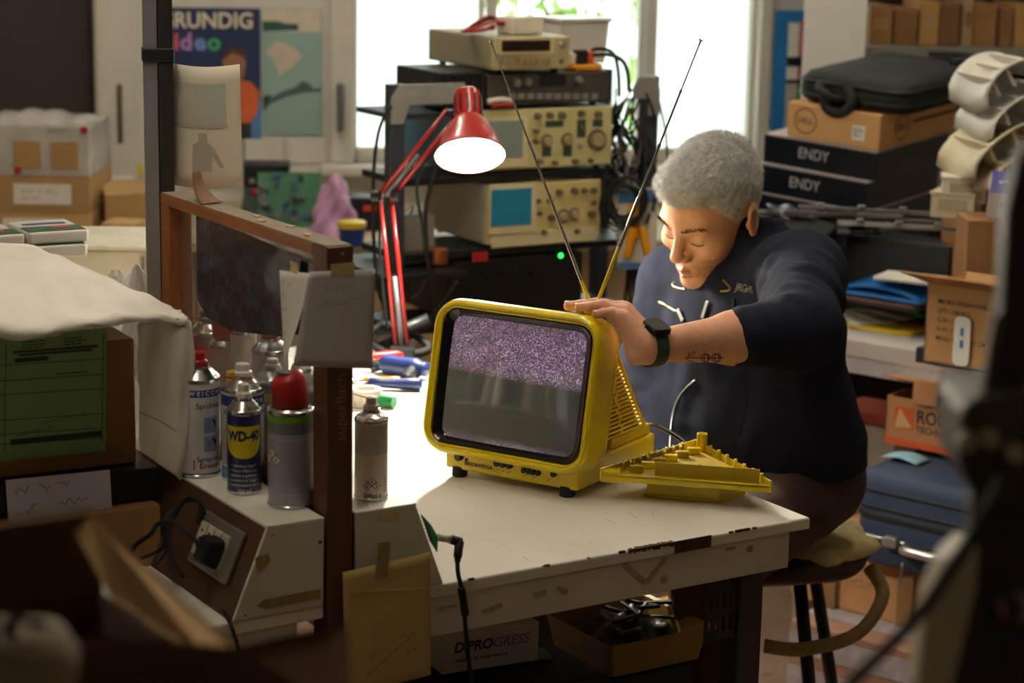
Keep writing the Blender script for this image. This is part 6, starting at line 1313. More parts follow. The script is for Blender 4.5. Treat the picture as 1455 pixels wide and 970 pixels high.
lay('dark green folder under the blue folder', 1278, 438, 0.20, 0.12, 0.014, GFd, -0.1, TZ + 0.032, bend=0.014)
lay('brown board under the blue folder', 1250, 428, 0.24, 0.12, 0.012, mat('brown_board', (70, 44, 34), 0.6), 0.0, TZ + 0.064, 'board')
lay('bright blue plastic folder bent open on the storage table', 1262, 416, 0.22, 0.12, 0.006, BF, 0.05, TZ + 0.078, bend=0.035); lay('second bright blue folder beneath the bent one', 1268, 420, 0.21, 0.12, 0.006, BF, 0.0, TZ + 0.078)
lay('white paper pad above the blue folder', 1300, 398, 0.16, 0.10, 0.008, WHITEP, 0.2, TZ + 0.118, 'paper_pad')
a, b_ = onq(1216, 425, TZ); t = qthing('yellow_spool', 'yellow round tin behind the blue folder', 'tin', a + 0.02, b_ + 0.12, TZ + 0.001); MB().lathe([(0.075, 0), (0.078, 0.004), (0.078, 0.075), (0.074, 0.08), (0.02, 0.08)], 32, Matrix.Translation((0, 0, 0.06))).build('spool', mat('spool_yellow', (206, 172, 30), 0.45), t, smooth=40); MB().lathe([(0.05, 0), (0.05, 0.06)], 24).build('hub', BLK, t)
# ------------------------------------------------------------------ below the storage table
FB = 4.28
pk = P(1240, 880, FB); zpk = pk.z
t = thing('wrapped_package', 'flat package bound with printed grey tape on the floor', 'package', (P(1235, 900, FB).x, FB - 0.1, 0), QY)
MB().box((0.08, 0.16, zpk / 2), (0.54, 0.40, zpk)).build('package', mat('package_brown', (150, 112, 92), 0.7, var=0.2, scale=6), t, bevel=0.004)
PT = mat('printed_tape', (156, 148, 150), 0.35, var=0.25, scale=25, spots=((176, 90, 84), 18, 0.60))
MB().box((0.08, 0.06, zpk + 0.001), (0.54, 0.08, 0.002)).build('tape_band', PT, t); MB().box((0.08, -0.041, zpk * 0.82), (0.54, 0.002, 0.05)).build('tape_band', PT, t); MB().box((0.08, -0.041, zpk * 0.5), (0.54, 0.002, 0.05)).build('tape_band', PT, t)
CZ0 = zpk + 0.003; CZ1 = P(1240, 795, FB).z
t = thing('carton', 'long tan carton with tape seams under the blue suitcase', 'box', (P(1235, 850, FB).x, FB, CZ0), QY)
cw = 0.44; MB().box((0.02, 0.18, (CZ1 - CZ0) / 2), (cw, 0.34, CZ1 - CZ0)).build('carton', mat('carton_floor', (188, 138, 90), 0.85, var=0.1, scale=8, stretch=(6, 1, 1)), t, bevel=0.003)
for x in (-0.10, 0.085): MB().box((x, -0.0012, (CZ1 - CZ0) / 2), (0.036, 0.002, CZ1 - CZ0)).build('tape_seam', mat('tape_brown', (140, 104, 66), 0.4), t)
scribble(t, front(-0.07, -0.002, (CZ1 - CZ0) * 0.6), 0.1, [(0, 0.10)], 0.03, mat('carton_marker', (130, 92, 60), 0.8), 4, 0.003)
# suitcase
SU = mat('suitcase_blue', (52, 66, 92), 0.7, var=0.12, scale=60, bump=0.2, bscale=600); SUd = mat('suitcase_dark', (26, 28, 36), 0.6)
SZ0 = CZ1 + 0.003; SH = P(1290, 665, FB).z - SZ0
sc_ = P(1215, 780, FB); t = thing('suitcase', 'dark blue fabric suitcase lying flat with chrome handle', 'suitcase', (P(1225, 780, FB).x, FB - 0.02, SZ0), QY)
wS, dS = 0.40, 0.30
def rs(f, z, r=0.04): return [(p[0] * f + wS / 2 - 0.03, p[1] * f + dS / 2, z) for p in rrect(wS, dS, r)]
MB().rings([rs(0.95, 0), rs(1.0, 0.012), rs(1.0, SH * 0.48)]).build('lower_shell', SU, t, smooth=50)
MB().rings([rs(1.005, SH * 0.48), rs(1.01, SH * 0.50), rs(1.01, SH * 0.545), rs(1.0, SH * 0.56)]).build('zip_band', SUd, t, smooth=50)
MB().rings([rs(1.0, SH * 0.56), rs(1.0, SH * 0.86), rs(0.97, SH * 0.96), rs(0.90, SH)]).build('upper_shell', SU, t, smooth=50)
for z in (0.30, 0.62, 0.80): MB().tube([Vector(p) for p in rs(1.012, SH * z)] + [Vector(rs(1.012, SH * z)[0])], 0.003, 6).build('piping', STEEL if z == 0.30 else SUd, t, smooth=True)
MB().prism(rrect(0.15, 0.034, 0.012), 0, 0.008, frame((wS * 0.42, -0.002, SH * 0.24), (1, 0, 0), (0, 0, 1))).build('handle_plate', SUd, t, bevel=0.003)
MB().tube([(wS * 0.42 - 0.06, -0.01, SH * 0.26), (wS * 0.42 - 0.05, -0.034, SH * 0.28), (wS * 0.42 + 0.05, -0.034, SH * 0.28), (wS * 0.42 + 0.06, -0.01, SH * 0.26)], 0.010, 10, 5).build('chrome_handle', mat('silver_handle', (190, 188, 190), 0.3, 0.8), t, smooth=True)
for dx in (-0.10, 0.11): MB().prism(rrect(0.036, 0.022, 0.008), 0, 0.016, frame((wS * 0.42 + dx, -0.002, SH * 0.30), (1, 0, 0), (0, 0, 1))).build('latch', mat('silver_handle', (190, 188, 190)), t, bevel=0.003)
MB().tube([(0.10, -0.01, 0.02), (0.10, -0.016, -0.005), (0.096, -0.016, -0.022)], 0.004, 6, 3).build('zip_puller', STEEL, t, smooth=True)
sz1 = SZ0 + SH + 0.002
# pale blue mask on the suitcase and the printed carton
a = P(1285, 658, FB + 0.06); t = thing('face_mask', 'pale blue paper mask lying on the suitcase', 'mask', (a.x, a.y, sz1), QY); MB().grid(lambda u, v: Vector(((u - .5) * 0.09, (v - .5) * 0.06, 0.003 + 0.008 * math.sin(u * 3.14))), 8, 4).build('mask', mat('mask_blue', (150, 196, 216), 0.8), t, smooth=True, solid=0.001)
RG = mat('carton_roger', (190, 136, 92), 0.85, var=0.07, scale=7)
p = P(1256, 640, FB + 0.16); t = thing('open_carton', 'tan ROGER TECHNOLOGY carton with lifted lid on the suitcase', 'box', (p.x, p.y, sz1 + 0.012), QY)
wR, dR, hR = 0.235, 0.20, 0.105
for nm, c, s in (('front_wall', (wR / 2, 0.002, hR / 2), (wR, 0.004, hR)), ('back_wall', (wR / 2, dR - 0.002, hR / 2), (wR, 0.004, hR)), ('left_wall', (0.002, dR / 2, hR / 2), (0.004, dR, hR)), ('right_wall', (wR - 0.002, dR / 2, hR / 2), (0.004, dR, hR)), ('bottom', (wR / 2, dR / 2, 0.002), (wR, dR, 0.004))): MB().box(c, s).build(nm, RG, t)
MB().add([(-0.005, dR, hR + 0.01), (wR, dR, hR + 0.01), (wR, -0.012, hR + 0.045), (-0.005, -0.012, hR + 0.045)], [(0, 1, 2, 3)]).build('lid', RG, t, solid=0.004); MB().add([(0.07, -0.012, hR + 0.045), (0.13, -0.012, hR + 0.045), (0.13, -0.014, hR - 0.002), (0.07, -0.014, hR - 0.002)], [(0, 1, 2, 3)]).build('lid_tab', RG, t, solid=0.003)
ORG = mat('print_orange', (214, 96, 46), 0.7); MB().box((wR / 2, -0.0008, 0.008), (wR, 0.001, 0.016)).build('orange_band', ORG, t)
MB().box((0.045, -0.0008, hR * 0.58), (0.048, 0.001, 0.048)).build('orange_square', ORG, t); MB().add([(0.024, -0.0022, hR * 0.58 - 0.022), (0.066, -0.0022, hR * 0.58 - 0.018), (0.034, -0.0022, hR * 0.58 + 0.022)], [(0, 1, 2)]).build('logo_wedge', mat('carton_pale', (214, 176, 130), 0.8), t)
text(t, 'ROGER', 0.040, front(0.074, -0.0012, hR * 0.66), INK, bold=0.02, align='LEFT', sx=0.9); text(t, 'TECHNOLOGY', 0.020, front(0.074, -0.0012, hR * 0.40), INK, bold=0.015, align='LEFT')
text(t, 'ROGER', 0.02, frame((0.17, 0.06, hR + 0.037), (1, 0, 0), (0, 1, -0.17)), ORG, bold=0.01)
MB().box((0, 0, 0), (0.0, 0.0, 0.0))
# stack left of the suitcase: tan carton, white carton, orange lidded box
yq = 4.78
zq0 = P(1222, 682, yq).z; o = thing('carton', 'tan carton standing on the floor left of the suitcase', 'box', (P(1215, 700, yq).x, yq, 0), QY); MB().box((0.0, 0.1, zq0 / 2), (0.20, 0.2, zq0)).build('carton', CRD, o, bevel=0.003)
zq1 = P(1222, 602, yq).z; o = thing('white_carton', 'white and tan printed carton under the orange box', 'box', (P(1215, 700, yq).x, yq - 0.005, zq0 + 0.002), QY); MB().box((0.0, 0.09, (zq1 - zq0) / 2), (0.19, 0.18, zq1 - zq0 - 0.003)).build('carton', mat('carton_white', (206, 198, 186), 0.7, var=0.04), o, bevel=0.002); MB().box((0, -0.0008, 0.02), (0.19, 0.001, 0.04)).build('tan_band', CR, o); textlines(o, front(-0.06, -0.0012, (zq1 - zq0) * 0.85), 0.09, 0.03, 4, INKL, 6)
o = thing('orange_box', 'flat orange box on top of the white printed carton', 'box', (P(1218, 700, yq).x, yq - 0.005, zq1 + 0.003), QY); MB().box((0.0, 0.08, 0.012), (0.18, 0.15, 0.024)).build('box_body', mat('orange_box', (206, 92, 62), 0.6), o, bevel=0.003)
# ------------------------------------------------------------------ shelving in the back right corner
SY = 5.65; shl = thing('metal_shelving', 'dark metal shelving with brown boxes in the back right corner', 'shelving', (P(1221, 60, SY).x, SY, 0), math.radians(2))
GMT = mat('shelf_grey', (120, 118, 112), 0.5, 0.2, var=0.08); zsA = P(1330, 68, SY).z
for x in (0, 0.86):
    for y in (0, 0.34): MB().box((x, y, 1.12), (0.034, 0.03, 2.24)).build('upright', GMT, shl, bevel=0.002)
SHZ = (0.12, 0.55, 0.98, zsA - 0.012, 1.76, 2.2)
for z in SHZ: MB().box((0.43, 0.17, z), (0.85, 0.36, 0.026)).build('shelf', GMT, shl, bevel=0.002)
MB().box((0.43, 0.355, 1.12), (0.86, 0.006, 2.2)).build('back_panel', mat('shelf_back_dark', (50, 40, 32), 0.8), shl)
rr = random.Random(77)
BKM = [mat('binder_%d' % i, c, 0.8, var=0.15) for i, c in enumerate(((140, 100, 56), (122, 84, 46), (156, 116, 66), (110, 76, 44), (150, 122, 84)))]
ORD = 'first second third fourth fifth sixth seventh eighth ninth tenth eleventh twelfth thirteenth fourteenth fifteenth sixteenth seventeenth eighteenth'.split()
def row(zsh, x0, x1, hmin, hmax, lab, grp):
    x = x0; k = 0
    while x < x1:
        w = rr.uniform(0.028, 0.075); h = rr.uniform(hmin, hmax); q = shl.matrix_basis if False else None
        pos = Vector(shl.location) + Matrix.Rotation(math.radians(2), 3, 'Z') @ Vector((x + w / 2, 0.03 + rr.uniform(0, 0.03), zsh + 0.0135))
        o = thing('file_box', ORD[k] + ' ' + lab, 'file box', pos, math.radians(2), grp); MB().box((0, 0.12, h / 2), (w - 0.004, 0.24, h)).build('box_body', BKM[k % 5], o, bevel=0.002)
        if k % 2 == 0: MB().box((0, -0.0008, h * 0.55), (w * 0.55, 0.001, h * 0.3)).build('spine_label', BKM[(k + 2) % 5], o)
        x += w + 0.002; k += 1
row(zsA - 0.012, 0.03, 0.70, 0.09, 0.135, 'brown file box from the left on the upper visible shelf of the shelving', 'brown file boxes on the upper shelf')
row(0.98, 0.30, 0.72, 0.12, 0.20, 'dark file box from the left on the shelf behind the laptop bag', 'brown file boxes on the lower shelf')
# white board and coloured flag board left of the shelving
p = P(1180, 150, 5.55); o = thing('melamine_board', 'tall white melamine board standing beside the shelving', 'board', (p.x - 0.005, 5.52, 0), math.radians(-6), None); MB().box((0, 0, 1.1), (0.155, 0.018, 2.2)).build('panel', mat('melamine_white', (212, 212, 206), 0.4, var=0.03), o, bevel=0.002); MB().box((0.079, 0.002, 1.1), (0.004, 0.022, 2.2)).build('edge_band', WHP, o)
x0, z1 = onw(1104, 15, 0.03); x1, z0 = onw(1142, 218, 0.03); o = thing('flag_board', 'narrow blue board with red, white and green panels beside the window', 'board', WT @ Vector(((x0 + x1) / 2, -0.02, 0.0)), WA)
w = x1 - x0; MB().box((0, 0, z1 / 2), (w, 0.012, z1)).build('blue_board', mat('board_blue', (30, 118, 186), 0.45), o, bevel=0.002)
def fz(y): return z1 - (y - 15) * (z1 - z0) / 203
for ya, yb_, xa, xb, m, nm in ((32, 80, -0.12, 0.22, WHITEP, 'white_field'), (28, 80, 0.22, 0.5, REDP, 'red_field'), (80, 94, -0.12, 0.5, BLK, 'black_band'), (94, 112, -0.12, 0.22, WHITEP, 'white_field'), (94, 112, 0.22, 0.5, REDP, 'red_field'), (112, 118, -0.12, 0.5, BLK, 'black_band'), (118, 200, -0.12, 0.22, mat('board_grey', (180, 176, 168), 0.6), 'grey_field'), (118, 200, 0.22, 0.5, mat('board_green', (20, 124, 58), 0.5), 'green_field')):
    MB().box(((xa + xb) / 2 * w, -0.0065, (fz(ya) + fz(yb_)) / 2), ((xb - xa) * w, 0.001, abs(fz(ya) - fz(yb_)))).build(nm, m, o)
# ------------------------------------------------------------------ under the right bench
def uthing(name, label, cat, xp, yp, Y, rz): p = P(xp, yp, Y); return thing(name, label, cat, p, rz)
DK = mat('dark_cabinet', (28, 26, 26), 0.7, var=0.2)
p = UV(-0.46, 0.16, 0); t = thing('tool_cabinet', 'black tool cabinet under the workbench', 'cabinet', p, A0)
zk = P(680, 958, 2.98).z
MB().box((0, 0.14, zk / 2 - 0.002), (0.42, 0.30, zk - 0.004)).build('cabinet_body', DK, t, bevel=0.004)
for k in range(3): d_ = MB().box((0, -0.014, zk * (0.2 + 0.28 * k)), (0.38, 0.012, zk * 0.24)).build('drawer', DK, t, bevel=0.003); MB().box((0, -0.026, zk * (0.2 + 0.28 * k)), (0.10, 0.012, 0.012)).build('drawer_handle', DSTEEL, d_)
t = thing('white_box', 'long white box printed DIPROGRESS under the workbench', 'box', Pz(628, 960, zk + 0.001), math.radians(26))
LB = (P(757, 905, 3.02) - P(620, 945, 2.95)).length
MB().box((LB / 2, 0.05, 0.032), (LB, 0.10, 0.062)).build('box_body', mat('box_offwhite', (206, 198, 184), 0.7, var=0.05), t, bevel=0.002)
text(t, 'DiPRO', 0.022, front(0.018, -0.0012, 0.040), INK, bold=0.03, align='LEFT', shear=0.2); text(t, 'GRESS', 0.022, front(0.082, -0.0012, 0.040), INKL, bold=0.005, align='LEFT', shear=0.2); textlines(t, front(0.02, -0.0012, 0.022), 0.09, 0.008, 1, INKL, 2)
t = thing('plastic_reel', 'pale plastic reel at the end of the white box', 'reel', P(766, 945, 3.06), math.radians(24)); MB().lathe([(0.004, -0.006), (0.019, -0.006), (0.019, 0.006), (0.004, 0.006), (0.004, -0.006)], 24, frame((0, 0, 0.008), (1, 0, 0), (0, 0, 1)), cap=False).build('reel', mat('reel_pale', (150, 150, 146), 0.4), t, smooth=40); MB().lathe([(0.0045, 0), (0.0045, 0.008)], 12, frame((0, 0, 0.008), (1, 0, 0), (0, 0, 1))).build('reel_hub', BLK, t)
t = thing('blue_case', 'dark blue plastic case wedged behind the white box', 'case', P(745, 935, 3.12), math.radians(30)); MB().box((0, 0.03, 0.02), (0.07, 0.05, 0.085)).build('case', mat('case_blue', (34, 52, 96), 0.5), t, bevel=0.008)
# yellow tray with dark parts
t = thing('yellow_tray', 'dull yellow plastic tray of dark parts under the workbench', 'tray', Pz(897, 962, 0.53), A0); YT = mat('tray_yellow', (140, 108, 26), 0.55, var=0.15)
wT = 0.20; MB().rings([[(p[0] + 0.06, p[1] + 0.10, z) for p in rrect(wT * f, 0.19 * f, 0.012)] for z, f in ((0, 0.9), (0.055, 1.0), (0.058, 1.03), (0.055, 0.97), (0.008, 0.88))], cap0=True, cap1=True).build('tray_body', YT, t, smooth=40)
MB().box((0.19, 0.10, 0.045), (0.06, 0.16, 0.008)).build('tray_wing', YT, t, bevel=0.002)
for k in range(9):
    rr_ = random.Random(k); o = thing('dark_bracket', 'dark metal bracket among the parts in the yellow tray', 'bracket', Vector(t.location) + Vector((0.0 + rr_.uniform(-0.02, 0.1), 0.10 + rr_.uniform(-0.02, 0.09), 0.04 + 0.004 * k)), rr_.random() * 3, 'dark parts in the yellow tray', (rr_.uniform(-.2, .2), rr_.uniform(-.2, .2)))
    MB().prism([(0, 0), (0.07, 0), (0.07, 0.006), (0.006, 0.006), (0.006, 0.05), (0, 0.05)], 0, 0.006).build('bracket', (DK, BLK, mat('dark_olive', (44, 42, 36), 0.5, 0.3))[k % 3], o, bevel=0.001)
bg_ = thing('dark_bag', 'crumpled black plastic bag filling the yellow tray', 'bag', Vector(t.location) + Vector((0.0, 0.0, 0.012)), A0)
MB().grid(lambda u, v: Vector((-0.025 + u * 0.165, 0.02 + v * 0.155, 0.004 + 0.040 * min(1, 6 * u * (1 - u)) * min(1, 6 * v * (1 - v)) + 0.012 * math.sin(u * 17 + v * 5) * math.sin(v * 13)))  , 24, 20).build('bag', mat('dark_film', (30, 28, 28), 0.35, var=0.3, bump=0.5, bscale=60), bg_, smooth=True)
pd = thing('pedestal_box', 'dark pedestal box carrying the yellow tray', 'box', (Vector(t.location) + Vector((0.03, 0.07, 0)))[:2] + (0.0,), A0); MB().box((0.0, 0.02, 0.262), (0.14, 0.10, 0.524)).build('box_body', DK, pd, bevel=0.003)
# dark red panel and slotted angle below the bench top
t = thing('red_toolbox', 'dark red toolbox hanging under the workbench', 'toolbox', UV(-0.17, 0.10, ZT - 0.018 - 0.095), A0); MB().box((0, 0.12, 0.047), (0.24, 0.20, 0.090)).build('box_body', mat('dark_red', (74, 26, 30), 0.6, var=0.1), t, bevel=0.003); MB().box((0, 0.013, 0.045), (0.07, 0.014, 0.012)).build('handle', BLK, t, bevel=0.003)
t = thing('slotted_angle', 'dark slotted steel angle beside the front bench leg', 'steel angle', UV(-0.128, 0.045, ZT - 0.018 - 0.165), A0)
b = MB()
for k in range(5):
    b.box((-0.025 + 0.0125 * k, 0, 0.08), (0.0055, 0.003, 0.16))
for k in range(5): b.box((0, 0, 0.008 + k * 0.036), (0.056, 0.003, 0.012))
b.build('slotted_plate', DLEG, t); MB().box((0.028, 0.014, 0.08), (0.003, 0.03, 0.16)).build('flange', DLEG, t)
# ------------------------------------------------------------------ blurred foreground, left: open carton
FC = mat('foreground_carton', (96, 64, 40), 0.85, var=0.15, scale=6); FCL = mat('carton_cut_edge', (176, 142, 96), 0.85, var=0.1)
fy = 1.55; zf0 = P(60, 790, fy).z - 0.34
fcx = P(60, 745, fy)
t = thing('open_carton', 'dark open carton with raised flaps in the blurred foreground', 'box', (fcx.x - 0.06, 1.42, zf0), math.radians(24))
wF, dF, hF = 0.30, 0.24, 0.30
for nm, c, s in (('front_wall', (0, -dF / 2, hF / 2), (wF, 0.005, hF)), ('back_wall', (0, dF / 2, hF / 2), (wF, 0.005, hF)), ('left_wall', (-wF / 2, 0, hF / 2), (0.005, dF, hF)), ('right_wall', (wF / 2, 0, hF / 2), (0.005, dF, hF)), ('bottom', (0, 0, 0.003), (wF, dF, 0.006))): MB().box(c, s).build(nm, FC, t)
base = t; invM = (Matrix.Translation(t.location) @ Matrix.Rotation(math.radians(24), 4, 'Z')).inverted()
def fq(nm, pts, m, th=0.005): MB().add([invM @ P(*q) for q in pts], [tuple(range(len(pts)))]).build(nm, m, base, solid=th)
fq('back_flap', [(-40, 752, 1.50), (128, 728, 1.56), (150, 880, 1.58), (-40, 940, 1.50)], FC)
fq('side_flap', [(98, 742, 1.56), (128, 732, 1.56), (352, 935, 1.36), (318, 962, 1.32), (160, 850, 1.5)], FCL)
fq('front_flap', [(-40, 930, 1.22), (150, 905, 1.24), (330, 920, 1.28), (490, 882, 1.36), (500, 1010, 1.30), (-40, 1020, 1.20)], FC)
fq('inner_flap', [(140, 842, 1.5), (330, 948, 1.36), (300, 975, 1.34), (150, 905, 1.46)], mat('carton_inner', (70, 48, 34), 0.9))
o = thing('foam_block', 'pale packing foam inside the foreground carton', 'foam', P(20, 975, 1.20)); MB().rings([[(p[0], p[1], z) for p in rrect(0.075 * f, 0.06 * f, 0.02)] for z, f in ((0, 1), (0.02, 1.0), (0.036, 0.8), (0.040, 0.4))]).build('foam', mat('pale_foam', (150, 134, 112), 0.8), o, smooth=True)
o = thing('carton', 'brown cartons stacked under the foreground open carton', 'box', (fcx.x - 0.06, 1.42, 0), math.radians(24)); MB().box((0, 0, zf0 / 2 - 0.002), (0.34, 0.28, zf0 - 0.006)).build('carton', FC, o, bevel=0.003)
# ------------------------------------------------------------------ blurred foreground, right: bench stand with lever
OLV = mat('olive_metal', (66, 62, 48), 0.5, 0.2, var=0.15, scale=12); PAL = mat('pale_enamel', (196, 188, 160), 0.45, var=0.08); DKB = mat('dark_brown_metal', (58, 48, 42), 0.5, 0.2)
fy = 1.30; b0 = P(1400, 980, fy); t = thing('bench_stand', 'olive metal stand with pale lever in the blurred right foreground', 'machine stand', (b0.x, fy, 0))
inv = lambda x, y, Y=fy: P(x, y, Y) - Vector((b0.x, fy, 0))
def slab(nm, pts, th, m, bev=0.004, Y=fy):
    b = MB(); a = [inv(x, y, Y) for x, y in pts]; n = len(a); b.add(a + [p + Vector((0, th, 0)) for p in a], [tuple(range(n)), tuple(range(2 * n - 1, n - 1, -1))] + [(i, n + i, n + (i + 1) % n, (i + 1) % n) for i in range(n)]); b.build(nm, m, t, bevel=bev, fix=True)
slab('housing', [(1366, 590), (1380, 566), (1470, 560), (1475, 720), (1440, 716), (1382, 702), (1364, 660)], 0.08, OLV)
slab('upper_arm', [(1405, 562), (1425, 440), (1432, 300), (1452, 215), (1475, 205), (1475, 420), (1462, 560)], 0.03, DKB, 0.004, fy + 0.02)
slab('thin_brace', [(1396, 566), (1413, 445), (1421, 448), (1407, 568)], 0.01, OLV, 0.001, fy + 0.01)
slab('lever', [(1372, 768), (1392, 780), (1388, 840), (1352, 985), (1300, 985), (1318, 850), (1340, 800)], 0.03, PAL)
slab('neck', [(1383, 700), (1402, 704), (1396, 775), (1378, 770)], 0.02, OLV, 0.002, fy + 0.01)
slab('column', [(1392, 705), (1475, 718), (1475, 990), (1350, 990), (1385, 840)], 0.03, mat('dark_column', (44, 36, 30), 0.6), 0.003, fy + 0.06)
for x, y in ((1372, 625), (1405, 620), (1440, 640)): MB().lathe([(0.006, 0), (0.006, 0.006)], 12, frame(inv(x, y) + Vector((0, 0.0, 0)), (1, 0, 0), (0, 0, 1))).build('screw', PAL, t)
zc = P(1400, 985, fy).z; MB().box((0.02, 0.09, zc / 2), (0.05, 0.05, zc)).build('post', mat('dark_column', (44, 36, 30)), t); MB().box((0.02, 0.09, 0.02), (0.32, 0.32, 0.04)).build('foot', mat('dark_column', (44, 36, 30)), t, bevel=0.004)
MB().tube([inv(x, y, Y) for x, y, Y in ((1430, 640, 1.34), (1418, 690, 1.27), (1395, 740, 1.25), (1350, 810, 1.25), (1300, 880, 1.25), (1240, 940, 1.25), (1190, 990, 1.25))], 0.0042, 8, 6).build('cable', BLKM, t, smooth=True)
MB().tube([inv(1425, 866, fy), inv(1448, 862, fy + 0.03)], 0.010, 12).build('clamp_knob', BLK, t, smooth=True); MB().tube([inv(1421, 867, fy), inv(1426, 866, fy)], 0.006, 12).build('knob_tip', mat('pink_tip', (190, 130, 120), 0.5), t, smooth=True)
# ------------------------------------------------------------------ the man: implicit surfaces meshed with surface nets
from mathutils.bvhtree import BVHTree
def surface_nets(f, lo, h):
    nx, ny, nz = f.shape; s = f < 0
    c = np.zeros((nx - 1, ny - 1, nz - 1), np.int8)
    off = [(i, j, k) for i in (0, 1) for j in (0, 1) for k in (0, 1)]
    for i, j, k in off: c += s[i:nx - 1 + i, j:ny - 1 + j, k:nz - 1 + k]
    act = (c > 0) & (c < 8); idx = np.full(act.shape, -1, np.int64); I = np.argwhere(act); idx[act] = np.arange(len(I))
    acc = np.zeros((len(I), 3)); cnt = np.zeros(len(I))
    for a in off:
        for ax in range(3):
            if a[ax]: continue
            b = list(a); b[ax] = 1
            fa = f[I[:, 0] + a[0], I[:, 1] + a[1], I[:, 2] + a[2]]; fb = f[I[:, 0] + b[0], I[:, 1] + b[1], I[:, 2] + b[2]]
            m = (fa < 0) != (fb < 0); t = np.where(m, fa / np.where(m, fa - fb, 1), 0)
            q = np.array(a, float)[None, :].repeat(len(I), 0); q[:, ax] += t
            acc[m] += q[m]; cnt[m] += 1
    V = (I + acc / cnt[:, None]) * h + np.array(lo)[None, :]
    Q = []
    for ax in range(3):
        u, w = (ax + 1) % 3, (ax + 2) % 3
        sl0 = [slice(None)] * 3; sl1 = [slice(None)] * 3; sl0[ax] = slice(0, -1); sl1[ax] = slice(1, None)
        ch = s[tuple(sl0)] != s[tuple(sl1)]; E = np.argwhere(ch)
        ok = (E[:, u] > 0) & (E[:, w] > 0) & (E[:, u] < f.shape[u] - 1) & (E[:, w] < f.shape[w] - 1); E = E[ok]
        def cell(du, dw): q = E.copy(); q[:, u] -= du; q[:, w] -= dw; return idx[q[:, 0], q[:, 1], q[:, 2]]
        q = np.stack([cell(1, 1), cell(0, 1), cell(0, 0), cell(1, 0)], 1)
        inside = s[E[:, 0], E[:, 1], E[:, 2]]; q[~inside] = q[~inside][:, ::-1]; Q.append(q)
    return V, np.concatenate(Q)
def grid_pts(lo, hi, h):
    ax = [np.arange(lo[i], hi[i] + h, h, dtype=np.float32) for i in range(3)]
    return np.stack(np.meshgrid(*ax, indexing='ij'), -1)
def A3(v): return np.array((v[0], v[1], v[2]), np.float32)
def cap(p, a, b, ra, rb):
    a = A3(a); b = A3(b); ab = b - a; t = np.clip(((p - a) @ ab) / float(ab @ ab + 1e-12), 0, 1)
    return np.linalg.norm(p - a - t[..., None] * ab, axis=-1) - (ra + (rb - ra) * t)
def ell(p, c, r, R=None):
    q = p - A3(c)
    if R is not None: q = q @ np.array(R, np.float32)
    r = A3(r); k0 = np.linalg.norm(q / r, axis=-1); k1 = np.linalg.norm(q / (r * r), axis=-1); return k0 * (k0 - 1) / np.maximum(k1, 1e-6)
def smin(a, b, k):
    h = np.clip(0.5 + 0.5 * (b - a) / k, 0, 1); return b + (a - b) * h - k * h * (1 - h)
def smax(a, b, k): return -smin(-a, -b, k)
def np_mesh(name, V, Q):
    me = bpy.data.meshes.new(name); me.from_pydata(V.tolist(), [], Q.tolist()); me.update(); return me
def smooth_mesh(V, Q, it=1, lam=0.5):
    n = len(V)
    for _ in range(it):
        acc = np.zeros_like(V); cnt = np.zeros(n)
        for k in range(4):
            a = Q[:, k]; b = Q[:, (k + 1) % 4]; np.add.at(acc, a, V[b]); np.add.at(acc, b, V[a]); np.add.at(cnt, a, 1); np.add.at(cnt, b, 1)
        V = V + lam * (acc / np.maximum(cnt, 1)[:, None] - V)
    return V
# pose ------------------------------------------------------------
HCc = P(1011, 303, 3.70); HY, HP, HR = math.radians(-46), math.radians(27), math.radians(7)
HM = Matrix.Rotation(HY, 3, 'Z') @ Matrix.Rotation(HP, 3, 'X') @ Matrix.Rotation(HR, 3, 'Y'); HS = 0.985
def hp(x, y, z): return HCc + HM @ (Vector((x, y, z)) * HS)
BYAW = math.radians(-40); BM = Matrix.Rotation(BYAW, 3, 'Z')
hip = P(1092, 752, 3.76); chest = P(1068, 470, 3.73); neckb = P(1062, 372, 3.76); belly = P(1072, 610, 3.72)
LS = P(1138, 390, 3.56); LE = P(1138, 470, 3.27); LW = P(924, 492, 3.12)
RS = P(962, 402, 3.84); RE = P(918, 545, 3.78); RW = P(972, 690, 3.56)
SEAT = 0.60
fd = BM @ Vector((0, -1, 0)); ld = BM @ Vector((1, 0, 0))
hip = Vector((hip.x, hip.y, SEAT + 0.115))
HL_, HR_ = hip + ld * 0.095, hip - ld * 0.095
KL, KR = HL_ + fd * 0.40 + ld * 0.05 + Vector((0, 0, -0.06)), HR_ + fd * 0.41 - ld * 0.05 + Vector((0, 0, -0.06))
AL, AR = KL + Vector((0, 0.06, 0)) + Vector((0, 0, -KL.z + 0.10)), KR + Vector((0, 0.04, 0)) + Vector((0, 0, -KR.z + 0.10))
man_o = Vector((hip.x, hip.y, 0))
man = thing('person', 'grey haired person in dark zip jacket leaning over the yellow television', 'person', man_o)
def tor(p, a, b, ra, rb, wide, R=BM):
    """capsule widened along the body's left-right axis"""
    q = (p - A3(a)) @ np.array(R, np.float32); c = np.array(R, np.float32).T @ (A3(b) - A3(a)); s = np.array([1 / wide, 1, 1], np.float32)
    return cap(q * s, (0, 0, 0), c * s, ra, rb)
